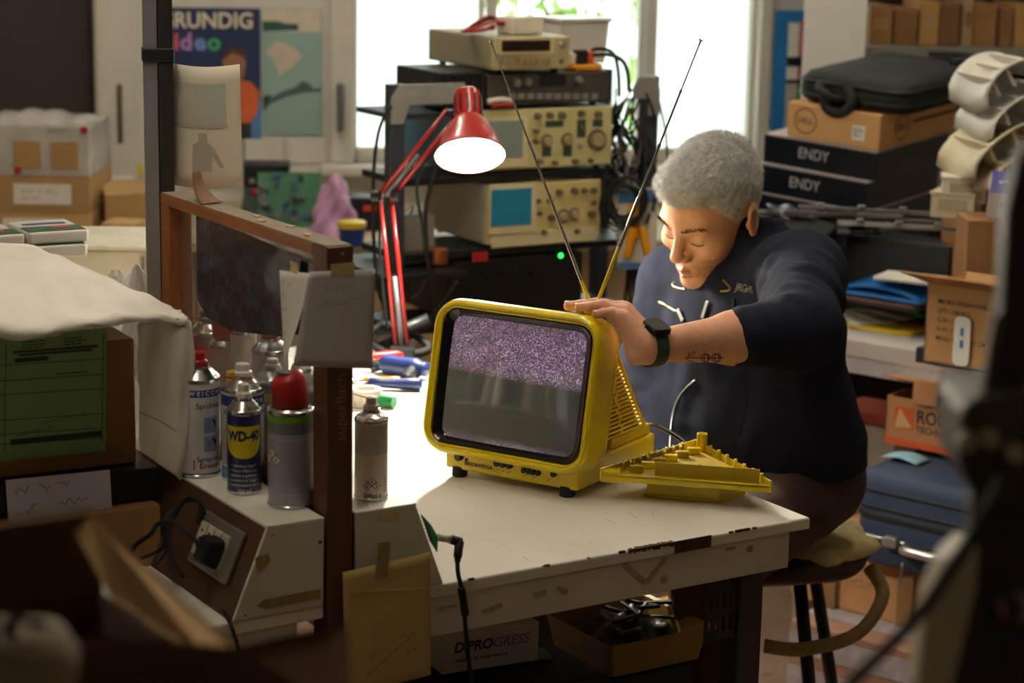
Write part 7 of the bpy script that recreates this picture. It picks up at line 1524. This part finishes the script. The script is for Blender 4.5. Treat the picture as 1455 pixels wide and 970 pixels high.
# head (local coordinates: x his left, -y face, z up)
def head_sdf(W):
    p = ((W - A3(HCc)) @ np.array(HM, np.float32)) / HS
    px_ = np.abs(p[..., 0]); m = np.stack([px_, p[..., 1], p[..., 2]], -1)
    d = ell(p, (0, 0.014, 0.044), (0.0765, 0.099, 0.088))
    d = smin(d, ell(p, (0, -0.036, -0.006), (0.061, 0.056, 0.078)), 0.03)
    d = smin(d, cap(m, (0.048, 0.004, -0.040), (0.012, -0.068, -0.096), 0.026, 0.021), 0.025)
    d = smin(d, ell(p, (0, -0.077, -0.097), (0.024, 0.018, 0.018)), 0.015)
    d = smin(d, ell(m, (0.043, -0.058, -0.022), (0.024, 0.026, 0.020)), 0.02)
    d = smin(d, cap(m, (0.0, -0.087, 0.026), (0.045, -0.070, 0.026), 0.010, 0.009), 0.014)
    d = smin(d, ell(p, (0, -0.072, -0.058), (0.034, 0.026, 0.028)), 0.018)
    d = smax(d, -ell(m, (0.031, -0.099, 0.003), (0.020, 0.016, 0.012)), 0.012)
    d = smin(d, ell(m, (0.031, -0.0745, 0.002), (0.0150, 0.0125, 0.0125)), 0.004)
    # nose
    d = smin(d, cap(p, (0, -0.088, 0.014), (0, -0.110, -0.024), 0.0080, 0.0115), 0.010)
    d = smin(d, ell(m, (0.0135, -0.100, -0.032), (0.0075, 0.010, 0.0075)), 0.007)
    d = smax(d, -ell(m, (0.007, -0.108, -0.0405), (0.0035, 0.006, 0.004)), 0.003)
    # folds beside the mouth, lips
    d = smax(d, -cap(m, (0.019, -0.101, -0.036), (0.032, -0.088, -0.066), 0.0022, 0.0015), 0.007)
    d = smin(d, cap(m, (0.0, -0.1005, -0.0585), (0.022, -0.089, -0.063), 0.0056, 0.003), 0.006)
    d = smin(d, cap(m, (0.0, -0.0985, -0.0710), (0.020, -0.089, -0.067), 0.0064, 0.003), 0.006)
    d = smax(d, -cap(m, (0.0, -0.1065, -0.0648), (0.024, -0.092, -0.0652), 0.0018, 0.0012), 0.002)
    d = smax(d, -cap(m, (0.0, -0.100, -0.0795), (0.012, -0.096, -0.079), 0.003, 0.002), 0.006)
    # frown
    d = smax(d, -cap(m, (0.005, -0.099, 0.020), (0.007, -0.099, 0.034), 0.0012, 0.001), 0.003)
    # ears
    Re = np.array(Matrix.Rotation(math.radians(-14), 3, 'X') @ Matrix.Rotation(math.radians(18), 3, 'Z'))
    e = ell(m, (0.0805, 0.018, -0.002), (0.0085, 0.0185, 0.0315), Re)
    e = smax(e, -ell(m, (0.0890, 0.013, 0.000), (0.0075, 0.0105, 0.0200), Re), 0.004)
    e = smin(e, ell(m, (0.0805, 0.0015, -0.006), (0.005, 0.004, 0.007)), 0.005)
    e = smin(e, ell(m, (0.0785, 0.010, -0.030), (0.0055, 0.008, 0.008)), 0.008)
    d = smin(d, e, 0.007)
    return d * HS
def neck_sdf(W): return smin(cap(W, hp(0, 0.035, -0.045), neckb + Vector((0, 0, -0.02)), 0.056, 0.064), cap(W, neckb, chest, 0.066, 0.09), 0.03)
HTw = TVM @ HT
def hw_(x, y, z): return HTw @ Vector((x, y, z))
FING = {   # MCP, PIP, DIP, tip in the frame of the television hood
 'pinky': ((.160, .043, .122), (.147, .033, .1305), (.136, .026, .1285), (.127, .021, .1245), .0090, .0066),
 'ring': ((.151, .060, .131), (.121, .047, .1385), (.103, .040, .1345), (.088, .035, .1305), .0098, .0072),
 'middle': ((.140, .079, .136), (.104, .062, .1400), (.082, .052, .1350), (.064, .044, .1310), .0100, .0075),
 'index': ((.136, .098, .134), (.104, .085, .1390), (.084, .077, .1350), (.067, .070, .1310), .0100, .0075)}
def hand_sdf(W):
    d = None
    wp, wi = hw_(.194, .060, .084), hw_(.190, .090, .092)
    for n, (a, b, c, t, ra, rb) in FING.items():
        a, b, c, t = hw_(*a), hw_(*b), hw_(*c), hw_(*t); rm = (ra + rb) / 2
        f = smin(cap(W, a, b, ra, rm + 0.0004), cap(W, b, c, rm + 0.0006, rb + 0.0004), 0.003); f = smin(f, cap(W, c, t, rb + 0.0003, rb), 0.003)
        d = f if d is None else smin(d, f, 0.0035)
    pal = None
    for n, w_ in (('pinky', 0.0), ('ring', 0.33), ('middle', 0.66), ('index', 1.0)):
        q = cap(W, hw_(*FING[n][0]), wp.lerp(wi, w_), 0.0125, 0.0175); pal = q if pal is None else smin(pal, q, 0.012)
    pal = smin(pal, cap(W, hw_(.180, .055, .092), hw_(.184, .054, .070), 0.016, 0.015), 0.014)
    d = smin(d, pal, 0.009)
    # thumb on the far side
    th = smin(cap(W, hw_(.188, .092, .082), hw_(.168, .112, .088), 0.0145, 0.011), cap(W, hw_(.168, .112, .088), hw_(.146, .124, .104), 0.011, 0.0085), 0.006)
    d = smin(d, th, 0.012)
    # wrist and forearm
    d = smin(d, cap(W, hw_(.192, .074, .087), LW, 0.0235, 0.0235), 0.014)
    fe = LE; mid = LW.lerp(fe, 0.55)
    fa = smin(cap(W, LW, mid, 0.0235, 0.039), cap(W, mid, fe, 0.039, 0.046), 0.02)
    return smin(d, fa, 0.015)
def rhand_sdf(W):
    d = cap(W, RE, RW, 0.045, 0.026); f0 = RW; fdir = (RW - RE).normalized(); out = None
    side = fdir.cross(Vector((0, 0, 1))).normalized()
    for k in range(4):
        o = side * (0.018 * (k - 1.5)); a = RW + fdir * 0.085 + o; b = a + fdir * 0.04 - Vector((0, 0, 0.010)); c = b + fdir * (0.026 - 0.004 * abs(k - 1.5)) - Vector((0, 0, 0.02))
        q = smin(cap(W, a, b, 0.0095, 0.0085), cap(W, b, c, 0.0085, 0.007), 0.004); q = smin(q, cap(W, RW + o * 0.6, a, 0.016, 0.012), 0.01); d = smin(d, q, 0.006)
    t0 = RW + side * 0.03; d = smin(d, smin(cap(W, RW + fdir * 0.02, t0 + fdir * 0.05, 0.015, 0.011), cap(W, t0 + fdir * 0.05, t0 + fdir * 0.085 - side * 0.004, 0.0105, 0.008), 0.006), 0.01)
    return d
def run(fn, lo, hi, h, it=0):
    p = grid_pts(lo, hi, h); f = fn(p); V, Q = surface_nets(f, lo, h)
    if it: V = smooth_mesh(V, Q, it)
    return V, Q
def bounds(pts, r): a = np.array([tuple(p) for p in pts]); return a.min(0) - r, a.max(0) + r
parts = []
lo, hi = bounds([HCc], 0.155); hi[2] = HCc.z + 0.15; lo[2] = HCc.z - 0.20
hx = np.array(tuple(neckb)); lo = np.minimum(lo, hx - 0.09); hi = np.maximum(hi, hx + np.array([0.09, 0.09, 0]))
parts.append(run(lambda p: smin(head_sdf(p), neck_sdf(p), 0.02), lo, hi, 0.0021, 1))
lo, hi = bounds([hw_(*FING['middle'][3]), hw_(*FING['index'][0]), hw_(.184, .054, .070), LW, LE], 0.05)
parts.append(run(hand_sdf, lo, hi, 0.0019, 1))
lo, hi = bounds([RE, RW, RW + (RW - RE).normalized() * 0.17], 0.06)
parts.append(run(rhand_sdf, lo, hi, 0.004, 1))
def torso_sdf(p):
    d = tor(p, hip, belly, 0.115, 0.115, 1.3); d = smin(d, tor(p, belly, chest, 0.115, 0.11, 1.35), 0.05); d = smin(d, cap(p, RS, LS, 0.042, 0.042), 0.03)
    d = smin(d, cap(p, LS, LE, 0.055, 0.045), 0.03); d = smin(d, cap(p, RS, RE, 0.055, 0.045), 0.03)
    for a, b, c in ((HL_, KL, AL), (HR_, KR, AR)):
        d = smin(d, cap(p, a, b, 0.078, 0.056), 0.04); d = smin(d, cap(p, b, c, 0.055, 0.038), 0.02)
    return d
lo, hi = bounds([hip, chest, LS, RS, LE, RE, KL, KR, AL, AR], 0.14)
parts.append(run(torso_sdf, lo, hi, 0.011, 1))
V = np.concatenate([q[0] for q in parts]); ofs = np.cumsum([0] + [len(q[0]) for q in parts[:-1]]); Q = np.concatenate([q[1] + o for q, o in zip(parts, ofs)])
def skin_mat():
    m = mat('skin', (222, 164, 132), 0.48, var=0.12, scale=45, bump=0.10, bscale=420, sss=0.12, spec=0.4); return m
body = link('body', np_mesh('body', V - A3(man_o), Q), skin_mat(), man, smooth=True)
BV = BVHTree.FromPolygons([Vector(v) for v in parts[0][0]], parts[0][1].tolist())
HB = BVHTree.FromPolygons([Vector(v) for v in parts[1][0]], parts[1][1].tolist())
def hit(bvh, x, y):
    l, n, i, d = bvh.ray_cast(CAM, ray(x, y).normalized()); return l, n
def on_surf(name, bvh, pts, r, m, lift=0.0, k=4, n=6):
    ps = []; last = None
    for q in pts:
        l, nn_ = hit(bvh, *q)
        if l is None or (last is not None and (l - last).length > 0.06): continue
        last = l
        ps.append(l + nn_ * lift - man_o)
    if len(ps) > 1: return MB().tube(ps, r, n, k).build(name, m, man, smooth=True)
# hair -------------------------------------------------------------
def hair_sdf(W):
    p = ((W - A3(HCc)) @ np.array(HM, np.float32)) / HS
    px_ = np.abs(p[..., 0]); m = np.stack([px_, p[..., 1], p[..., 2]], -1)
    d = ell(p, (0, 0.016, 0.047), (0.0795, 0.1035, 0.093))
    d = smin(d, ell(p, (0, -0.055, 0.098), (0.050, 0.036, 0.024)), 0.03)      # brushed up front
    d = d + 0.0010 * np.sin(p[..., 0] * 150 + 3 * np.sin(p[..., 1] * 40 + p[..., 2] * 30))
    # hairline: forehead, temples, round the ear, nape
    z = p[..., 2]; y = p[..., 1]
    line = 0.068 + 0.0 * y
    line = np.where(px_ > 0.040, 0.068 - (px_ - 0.040) * 0.55, 0.068)
    side = np.interp(y, [-0.075, -0.052, -0.030, -0.012, 0.0, 0.02, 0.045, 0.12], [0.062, 0.050, 0.012, -0.012, 0.010, 0.038, 0.0, -0.045]).astype(np.float32)
    w = np.clip((px_ - 0.05) / 0.018, 0, 1); cut = np.where(y > 0.03, side, line * (1 - w) + side * w)
    cut = np.where(y > 0.05, np.interp(y, [0.05, 0.09, 0.12], [-0.01, -0.045, -0.05]), cut)
    return smax(d * HS, (cut - z) * 0.9 * HS, 0.006)
lo, hi = bounds([HCc], 0.16)
hV, hQ = run(hair_sdf, lo, hi, 0.0026, 1)
HAIR = mat('grey_hair', (206, 204, 198), 0.6, var=0.45, scale=90, bump=0.6, bscale=260)
hair = link('hair', np_mesh('hair', hV - A3(man_o), hQ), HAIR, man, smooth=True)
rg = np.random.default_rng(3); hv = hV[hQ]; ctrs = hv.mean(1); nrm = np.cross(hv[:, 2] - hv[:, 0], hv[:, 3] - hv[:, 1]); nrm /= np.linalg.norm(nrm, axis=1)[:, None] + 1e-9
hl_ = ((ctrs - A3(HCc)) @ np.array(HM)) / HS; outer = (nrm * (ctrs - A3(hp(0, 0.016, 0.03)))).sum(1) > 0.02
I = np.argwhere(outer)[:, 0]; I = rg.choice(I, 20000); c = ctrs[I] + rg.normal(size=(len(I), 3)) * 0.0012; n = nrm[I]
fdv = np.array(HM) @ np.array([0, -1, -0.15]); flow = fdv[None, :] + rg.normal(size=(len(I), 3)) * 0.30
topf = np.clip((hl_[I, 2] - 0.05) / 0.06, 0, 1); L = (0.008 + 0.013 * topf * rg.uniform(0.5, 1.0, len(I)))
flow -= n * (flow * n).sum(1)[:, None]; dirv = n * (0.22 + 0.25 * topf)[:, None] + flow * 0.9; dirv /= np.linalg.norm(dirv, axis=1)[:, None]
sdv = np.cross(dirv, rg.normal(size=(len(I), 3))); sdv /= np.linalg.norm(sdv, axis=1)[:, None]; wv = 0.00045
b0 = c - dirv * 0.002; Vh = np.stack([b0 - sdv * wv, b0 + sdv * wv, b0 + dirv * L[:, None] + flow * 0.0015], 1).reshape(-1, 3) - A3(man_o); Fh = np.arange(len(Vh)).reshape(-1, 3)
o = link('hair_strands', np_mesh('hair_strands', Vh, Fh), mat('grey_hair_strand', (232, 230, 226), 0.5, var=0.5, scale=110), man); o['kind'] = 'stuff'
# brows, lash lines, ear stud ----------------------------------------
BROW = mat('brow_dark', (70, 58, 50), 0.8, var=0.2); rb_ = random.Random(4)
def brow(sx):
    b = MB()
    for k in range(70):
        t = rb_.random(); x = sx * (0.010 + 0.042 * t); y0 = -0.104; z = 0.0245 + 0.006 * math.sin(t * 2.2) - 0.002 * t + rb_.uniform(-0.0028, 0.0028)
        s_ = hp(x, -0.16, z); dr = (HM @ Vector((0, 1, 0))).normalized(); l, nn_, i_, d_ = BV.ray_cast(s_, dr)
        if l is None: continue
        tg = (HM @ Vector((sx * 1.0, 0, 0.25))).normalized(); e = l + tg * 0.007 + nn_ * 0.0022; sd = nn_.cross(tg).normalized() * 0.0007
        b.add([l - sd - man_o, l + sd - man_o, e - man_o], [(0, 1, 2)])
    o = b.build('eyebrow', BROW, man); o['kind'] = 'stuff'
brow(1); brow(-1)
# stubble on jaw and lip
fv = parts[0][0][parts[0][1]]; fc = fv.mean(1); fn_ = np.cross(fv[:, 2] - fv[:, 0], fv[:, 3] - fv[:, 1]); fn_ /= np.linalg.norm(fn_, axis=1)[:, None] + 1e-9
lc_ = ((fc - A3(HCc)) @ np.array(HM)) / HS
ok = (lc_[:, 2] < -0.036) & (lc_[:, 2] > -0.12) & (lc_[:, 1] < 0.0) & ((np.abs(lc_[:, 0]) > 0.024) | (lc_[:, 2] < -0.078) | (lc_[:, 2] > -0.054)) & ((lc_[:, 2] < -0.05) | (np.abs(lc_[:, 0]) > 0.03) | (lc_[:, 2] < -0.045))
Is = rg.choice(np.argwhere(ok)[:, 0], 2600); cs_ = fc[Is] + rg.normal(size=(len(Is), 3)) * 0.0006; nsb = fn_[Is]; dv_ = nsb * 0.5 + (np.array(HM) @ np.array([0, -0.2, -1.0]))[None, :] * 0.8; sv_ = np.cross(dv_, nsb + 0.01); sv_ /= np.linalg.norm(sv_, axis=1)[:, None] + 1e-9
vs_ = np.stack([cs_ - sv_ * 0.0003, cs_ + sv_ * 0.0003, cs_ + dv_ * 0.0022], 1).reshape(-1, 3) - A3(man_o)
o = link('stubble', np_mesh('stubble', vs_, np.arange(len(vs_)).reshape(-1, 3)), mat('stubble_grey', (110, 96, 88), 0.8, var=0.3, scale=300), man); o['kind'] = 'stuff'
for sx in (1, -1):
    ps = []
    for k in range(9):
        t = k / 8; x = sx * (0.019 + 0.025 * t); z = -0.0035 - 0.0035 * math.sin(t * 3.14)
        l, nn_, i_, d_ = BV.ray_cast(hp(x, -0.16, z), (HM @ Vector((0, 1, 0))).normalized())
        if l is not None: ps.append(l + nn_ * 0.0002 - man_o)
    if len(ps) > 2: MB().tube(ps, 0.0011, 6, 2).build('eyelash_line', BROW, man, smooth=True)
LIP = mat('lip_skin', (186, 112, 98), 0.5, var=0.08, scale=200)
for nm, zc_l, r_l, m_l, lift in (('upper_lip', -0.0600, 0.0030, LIP, -0.0014), ('lower_lip', -0.0705, 0.0036, LIP, -0.0018), ('mouth_line', -0.0650, 0.0011, mat('mouth_dark', (96, 52, 46), 0.7), 0.0)):
    ps = []
    for k in range(11):
        t_ = k / 5 - 1; l, nn_, i_, d_ = BV.ray_cast(hp(0.020 * t_, -0.16, zc_l + 0.0012 * (1 - t_ * t_) * (1 if nm != 'lower_lip' else -1)), (HM @ Vector((0, 1, 0))).normalized())
        if l is not None: ps.append(l + nn_ * lift - man_o)
    MB().tube(ps, r_l, 8, 2, rr=[r_l * 0.3, r_l * 0.8, r_l, r_l * 0.8, r_l * 0.3]).build(nm, m_l, man, smooth=True)
l, nn_ = hit(BV, 1060, 333)
if l is not None: MB().lathe([(0.0005, -0.0015), (0.0018, 0), (0.0005, 0.0015)], 10, frame(l + nn_ * 0.001 - man_o, (1, 0, 0), z=nn_)).build('ear_stud', STEEL, man, smooth=True)
# fingernails ---------------------------------------------------------
NAIL = mat('fingernail', (226, 176, 156), 0.3, var=0.05)
for n in ('pinky', 'ring', 'middle', 'index'):
    c_, t_ = hw_(*FING[n][2]), hw_(*FING[n][3]); ax_ = (t_ - c_).normalized(); up = (HTw.to_3x3() @ Vector((0, -0.15, 1))).normalized(); rr_ = FING[n][5]
    T = frame(t_ + up * (rr_ * 0.86) + ax_ * 0.0005 - man_o, ax_, z=up)
    MB().grid(lambda u, v: Vector(((u - 0.5) * 0.0105 * (1 - 0.5 * (2 * v - 1) ** 4), (v - 0.5) * 0.0098, 0.0016 - 0.0026 * (2 * v - 1) ** 2 - 0.0012 * (2 * u - 1) ** 2)), 6, 6, T).build('fingernail', NAIL, man, smooth=True, solid=0.0006)
# clothing ------------------------------------------------------------
def wrinkle(p, a, b, amp, fr, ph=0.0):
    a = A3(a); b = A3(b); ab = b - a; L = np.linalg.norm(ab); t = ((p - a) @ ab) / L
    q = p - a - (t / L)[..., None] * ab
    ang = q[..., 0] * 31 + q[..., 2] * 27 - q[..., 1] * 22
    w = np.sin(t * fr * 0.6 + 2.2 * np.sin(ang + ph) + ph) + 0.7 * np.sin(t * fr * 1.15 - ang * 1.6 + 2 * ph)
    return amp * 0.8 * w * (0.45 + 0.55 * np.sin(ang * 1.3 + t * 17 + 3 * ph))
cuffp = LW.lerp(LE, 0.50)
def jacket_sdf(p):
    hem = hip + Vector((0, 0, 0.0))
    d = tor(p, hem, belly, 0.150, 0.150, 1.22); d = smin(d, tor(p, belly, chest, 0.150, 0.136, 1.26), 0.06)
    d = smin(d, tor(p, chest, neckb + Vector((0, 0, -0.05)), 0.130, 0.080, 1.2), 0.05)
    d = smin(d, cap(p, chest + Vector((0, 0, 0.06)), LS, 0.09, 0.070), 0.06); d = smin(d, cap(p, chest + Vector((0, 0, 0.06)), RS, 0.09, 0.068), 0.06)
    d = d + wrinkle(p, hem, chest, 0.0035, 42, 0.7) 
    la = cap(p, LS, LE, 0.074, 0.064) + wrinkle(p, LS, LE, 0.0055, 105, 0.4); lf = cap(p, LE, cuffp, 0.062, 0.043) + wrinkle(p, LE, cuffp, 0.0035, 120, 1.1)
    ra = cap(p, RS, RE, 0.070, 0.060) + wrinkle(p, RS, RE, 0.005, 95, 2.0); rf = cap(p, RE, RW, 0.058, 0.040) + wrinkle(p, RE, RW, 0.003, 110, 0.3)
    d = smin(d, smin(la, lf, 0.02), 0.035); d = smin(d, smin(ra, rf, 0.02), 0.03)
    # collar
    up = (hp(0, 0.03, -0.06) - neckb).normalized(); up = (up + Vector((0, 0, 0.30))).normalized()
    c0, c1 = neckb - up * 0.03, neckb + up * 0.085 + fd * 0.006
    co = cap(p, c0, c1, 0.100, 0.088); ht_ = (p - A3(c1)) @ A3((up - fd * 0.55).normalized())
    co = smax(co, ht_, 0.006); d = smin(d, co, 0.02)
    d = smax(d, -cap(p, neckb + up * 0.055, c1 + up * 0.10, 0.056, 0.072), 0.006)
    # V of the open zip under the chin
    v0 = neckb + fd * 0.10 - up * 0.005; d = smax(d, -cap(p, v0 - Vector((0, 0, 0.03)), v0 + up * 0.13, 0.002, 0.022), 0.006)
    # cut: cuff end and hem
    ca = (cuffp - LE).normalized(); near = cap(p, LE, cuffp + ca * 0.1, 0.1, 0.1)
    d = np.where(near < 0, np.maximum(d, (p - A3(cuffp)) @ A3(ca)), d)
    rc = RE.lerp(RW, 0.85); cb = (RW - RE).normalized(); near = cap(p, RE.lerp(RW, 0.4), RW + cb * 0.1, 0.075, 0.075)
    d = np.where(near < 0, np.maximum(d, (p - A3(rc)) @ A3(cb)), d)
    return np.maximum(d, hip.z + 0.03 - p[..., 2])
lo, hi = bounds([hip, chest, LS, RS, LE, RE, RW, cuffp, HCc], 0.19); hi[2] = HCc.z + 0.02; lo[2] = hip.z
jV, jQ = run(jacket_sdf, lo, hi, 0.0052, 1)
JK = mat('navy_fleece', (34, 37, 52), 0.95, var=0.2, scale=35, bump=0.35, bscale=500, spec=0.15)
jacket = link('jacket', np_mesh('jacket', jV - A3(man_o), jQ), JK, man, smooth=True)
JB = BVHTree.FromPolygons([Vector(v) for v in jV], jQ.tolist())
GOLD = mat('zip_brass', (196, 168, 110), 0.3, 1.0, var=0.1); ZIPS = mat('zip_silver', (190, 190, 190), 0.3, 1.0, var=0.1)
def zipp(name, pts, m, r=0.0028, lift=0.001, pull=None):
    on_surf(name, JB, pts, r, m, lift, 5)
    if pull:
        l, nn_ = hit(JB, *pull[0]); l2, n2 = hit(JB, *pull[1])
        if l is not None and l2 is not None and (l - l2).length < 0.05:
            a = l + nn_ * 0.004 - man_o; b_ = l2 + n2 * 0.005 - man_o; ax_ = (b_ - a)
            MB().box((ax_.length / 2, 0, 0), (ax_.length, 0.008, 0.003), frame(a, ax_, z=nn_)).build('zip_pull', ZIPS, man, bevel=0.001)
zipp('pocket_zip', [(937, 429), (945, 433), (953, 438), (962, 443)], GOLD, 0.0028, 0.001, ((965, 440), (972, 456)))
zipp('front_zip', [(1003, 445), (1000, 455), (996, 466), (990, 480)], BLK, 0.003, 0.0008, ((1008, 428), (997, 452)))
zipp('front_zip_lower', [(988, 540), (976, 550), (964, 566), (957, 585), (953, 610), (952, 640)], ZIPS, 0.0018, 0.0006)
zipp('chest_zip', [(1044, 424), (1043, 436), (1041, 448)], BLK, 0.0025, 0.001, ((1045, 428), (1041, 448)))
zipp('collar_edge', [(1028, 398), (1033, 403), (1038, 409), (1034, 413), (1024, 414)], GOLD, 0.0016, 0.001)
zipp('collar_edge', [(958, 400), (957, 406), (966, 410), (974, 411)], GOLD, 0.0016, 0.001)
on_surf('pocket_seam', JB, [(1055, 535), (1062, 560), (1058, 590), (1050, 620)], 0.0014, JK, 0.0006, 4)
on_surf('cuff_seam', JB, [(1046, 462), (1052, 480), (1052, 500), (1044, 520)], 0.0016, JK, 0.0006, 4)
l, nn_ = hit(JB, 1060, 410)
if l is not None:
    xr = (_R * 1.0 - nn_ * _R.dot(nn_)).normalized(); xr = (xr + Vector((0, 0, 0.10))).normalized()
    me = text_mesh('JRGHT', 0.020, 0.0, 'CENTER', 0.15, 0.9); me.transform(frame(l + nn_ * 0.004, xr, z=nn_))
    for v in me.vertices:
        q, nq, i_, d_ = JB.find_nearest(v.co); v.co = q + nq * 0.0015 - man_o
    link('embroidered_lettering', me, mat('embroidery', (150, 146, 136), 0.8, var=0), man)
def trouser_sdf(p):
    d = tor(p, hip + Vector((0, 0, 0.08)), hip + Vector((0, 0, -0.01)), 0.125, 0.115, 1.28)
    for a, b, c in ((HL_, KL, AL), (HR_, KR, AR)):
        d = smin(d, smin(cap(p, a, b, 0.092, 0.068), cap(p, b, c + Vector((0, 0, 0.0)), 0.067, 0.056), 0.02), 0.04)
    d = d + wrinkle(p, HL_, KL, 0.003, 60, 0.3)
    d = np.maximum(d, p[..., 2] - (hip.z + 0.09))
    return np.maximum(d, 0.075 - p[..., 2])
lo, hi = bounds([hip, HL_, HR_, KL, KR, AL, AR], 0.16); lo[2] = 0.03
tV, tQ = run(trouser_sdf, lo, hi, 0.0085, 1)
link('trousers', np_mesh('trousers', tV - A3(man_o), tQ), mat('brown_trousers', (74, 54, 44), 0.9, var=0.2, scale=40, bump=0.3, bscale=600), man, smooth=True)
for a in (AL, AR):
    lo, hi = bounds([a, a + fd * 0.2], 0.1); lo[2] = -0.01; hi[2] = 0.16
    def shoe(p):
        h0 = Vector((a.x, a.y, 0.045)); d = smin(cap(p, h0, h0 + fd * 0.17 - Vector((0, 0, 0.008)), 0.045, 0.038), cap(p, h0, a + Vector((0, 0, 0.02)), 0.045, 0.046), 0.02); return np.maximum(d, 0.004 - p[..., 2])
    v_, q_ = run(shoe, lo, hi, 0.006, 1); link('shoe', np_mesh('shoe', v_ - A3(man_o), q_), BLKM, man, smooth=True)
# tattoo on the forearm ------------------------------------------------
TAT = mat('tattoo_ink', (62, 52, 50), 0.6, var=0.1)
def tp(x, y): return (780 + x / 5.196, 400 + y / 5.196)
def circ(cx, cy, rx, ry, n=14): return [tp(cx + rx * math.cos(i * 6.283 / n), cy + ry * math.sin(i * 6.283 / n)) for i in range(n + 1)]
for pts in ([tp(1010, 562), tp(1060, 562), tp(1120, 563), tp(1200, 563), tp(1290, 560)], [tp(1010, 562), tp(1040, 540), tp(1065, 515), tp(1075, 530), tp(1050, 550)], [tp(1010, 562), tp(1030, 580), tp(1045, 600), tp(1068, 590)], [tp(1030, 520), tp(1035, 560), tp(1030, 600)],
            circ(1155, 563, 32, 30), circ(1160, 563, 18, 28), circ(1235, 562, 34, 30), circ(1240, 562, 18, 27)):
    on_surf('tattoo', HB, pts, 0.0009, TAT, 0.0, 2, 5)
# watch ----------------------------------------------------------------
wdir = (LE - LW).normalized(); wc = LW + wdir * 0.004; r0 = 0.0245
l, nn_ = hit(HB, 920, 480)
up = (Vector((-0.25, -0.45, 0.85))); up = (up - wdir * up.dot(wdir)).normalized(); sd = wdir.cross(up).normalized()
watch = thing('wrist_watch', 'square black smart watch with green strap on the left wrist', 'watch', wc)
def strap(a0, a1, n=40, w=0.021, r=r0 + 0.0040, th=0.0024):
    b = MB(); rg_ = []
    for i in range(n + 1):
        a = a0 + (a1 - a0) * i / n; q = up * math.cos(a) + sd * math.sin(a); rg_.append([q * r - wdir * w / 2, q * (r + th) - wdir * w / 2, q * (r + th) + wdir * w / 2, q * r + wdir * w / 2])
    return b.rings(rg_)
strap(0.55, 2 * math.pi - 0.55).build('strap', mat('dark_green_rubber', (36, 62, 44), 0.6, var=0.08), watch, smooth=40)
WTm = frame(up * (r0 + 0.0080), wdir, z=up)
MB().prism(rrect(0.034, 0.040, 0.009), -0.0055, 0.0045, WTm).build('watch_case', mat('watch_black', (18, 18, 20), 0.25, 0.5, var=0), watch, bevel=0.0022, seg=3)
MB().prism(rrect(0.0305, 0.0365, 0.008), 0.0045, 0.0052, WTm).build('watch_glass', mat('gloss_black', (10, 10, 11)), watch)
MB().lathe([(0.003, 0), (0.003, 0.002)], 12, WTm @ Matrix.Translation((-0.017, 0.008, 0)) @ Matrix.Rotation(math.radians(-90), 4, 'Y')).build('crown', STEEL, watch)
# stool ------------------------------------------------------------------
st = thing('work_stool', 'worn stool with torn yellow foam seat and black tubular legs', 'stool', man_o)
FOAM = mat('yellow_foam', (214, 196, 140), 0.95, var=0.25, scale=30, bump=0.8, bscale=90); LEA = mat('brown_leather', (64, 42, 34), 0.5, var=0.2)
def disc(r, z0, z1, amp, seed, m, nm, n=40):
    rr = random.Random(seed); ph = [rr.random() * 6 for _ in range(4)]
    def rad(a): return r * (1 + amp * (math.sin(3 * a + ph[0]) * 0.5 + math.sin(7 * a + ph[1]) * 0.3 + math.sin(13 * a + ph[2]) * 0.2))
    rg_ = []
    for z, f in ((z0, 0.9), (z0 + 0.01, 1.0), ((z0 + z1) / 2, 1.03), (z1 - 0.008, 0.98), (z1, 0.85)): rg_.append([(rad(i * 6.283 / n) * f * math.cos(i * 6.283 / n), rad(i * 6.283 / n) * f * math.sin(i * 6.283 / n), z + 0.004 * math.sin(5 * i * 6.283 / n + seed)) for i in range(n)])
    return MB().rings(rg_).build(nm, m, st, smooth=True)
disc(0.185, SEAT - 0.055, SEAT - 0.012, 0.03, 2, LEA, 'seat_cover'); o = disc(0.165, SEAT - 0.030, SEAT + 0.006, 0.14, 5, FOAM, 'seat_foam'); o.location = (0.03, 0.01, 0)
MB().tube([(0.11 * math.cos(a), 0.11 * math.sin(a), SEAT - 0.06) for a in [i * 6.283 / 24 for i in range(25)]], 0.012, 8).build('seat_ring', BLK, st, smooth=True)
for a in (0.5, 2.07, 3.64, 5.21):
    MB().tube([(0.10 * math.cos(a), 0.10 * math.sin(a), SEAT - 0.055), (0.23 * math.cos(a), 0.23 * math.sin(a), 0.0)], 0.0125, 10).build('leg', BLK, st, smooth=True)
MB().tube([(0.19 * math.cos(i * 6.283 / 24), 0.19 * math.sin(i * 6.283 / 24), 0.19) for i in range(25)], 0.009, 8).build('foot_ring', BLK, st, smooth=True)
MB().tube([(0.18, -0.06, SEAT - 0.05), (0.20, -0.10, SEAT - 0.09), (0.15, -0.14, SEAT - 0.15), (0.05, -0.17, SEAT - 0.17), (-0.02, -0.17, SEAT - 0.165)], 0.013, 8, 6).build('hanging_foam_strip', mat('aged_foam', (150, 128, 84), 0.95, var=0.3, scale=40), st, smooth=True)
STRIP = 34
fill_strip_light('added unseen fill strip light on the ceiling over the wall counter', -0.75, 5.0, 1.2, STRIP)
fill_strip_light('added unseen fill strip light on the ceiling over the storage shelves', 1.05, 4.9, 1.2, 24)
fill_strip_light('added unseen fill strip light on the ceiling over the workbench', 0.1, 3.5, 1.2, STRIP)
fill_strip_light('added unseen fill strip light on the ceiling over the left bench', -0.55, 2.2, 1.2, 21)
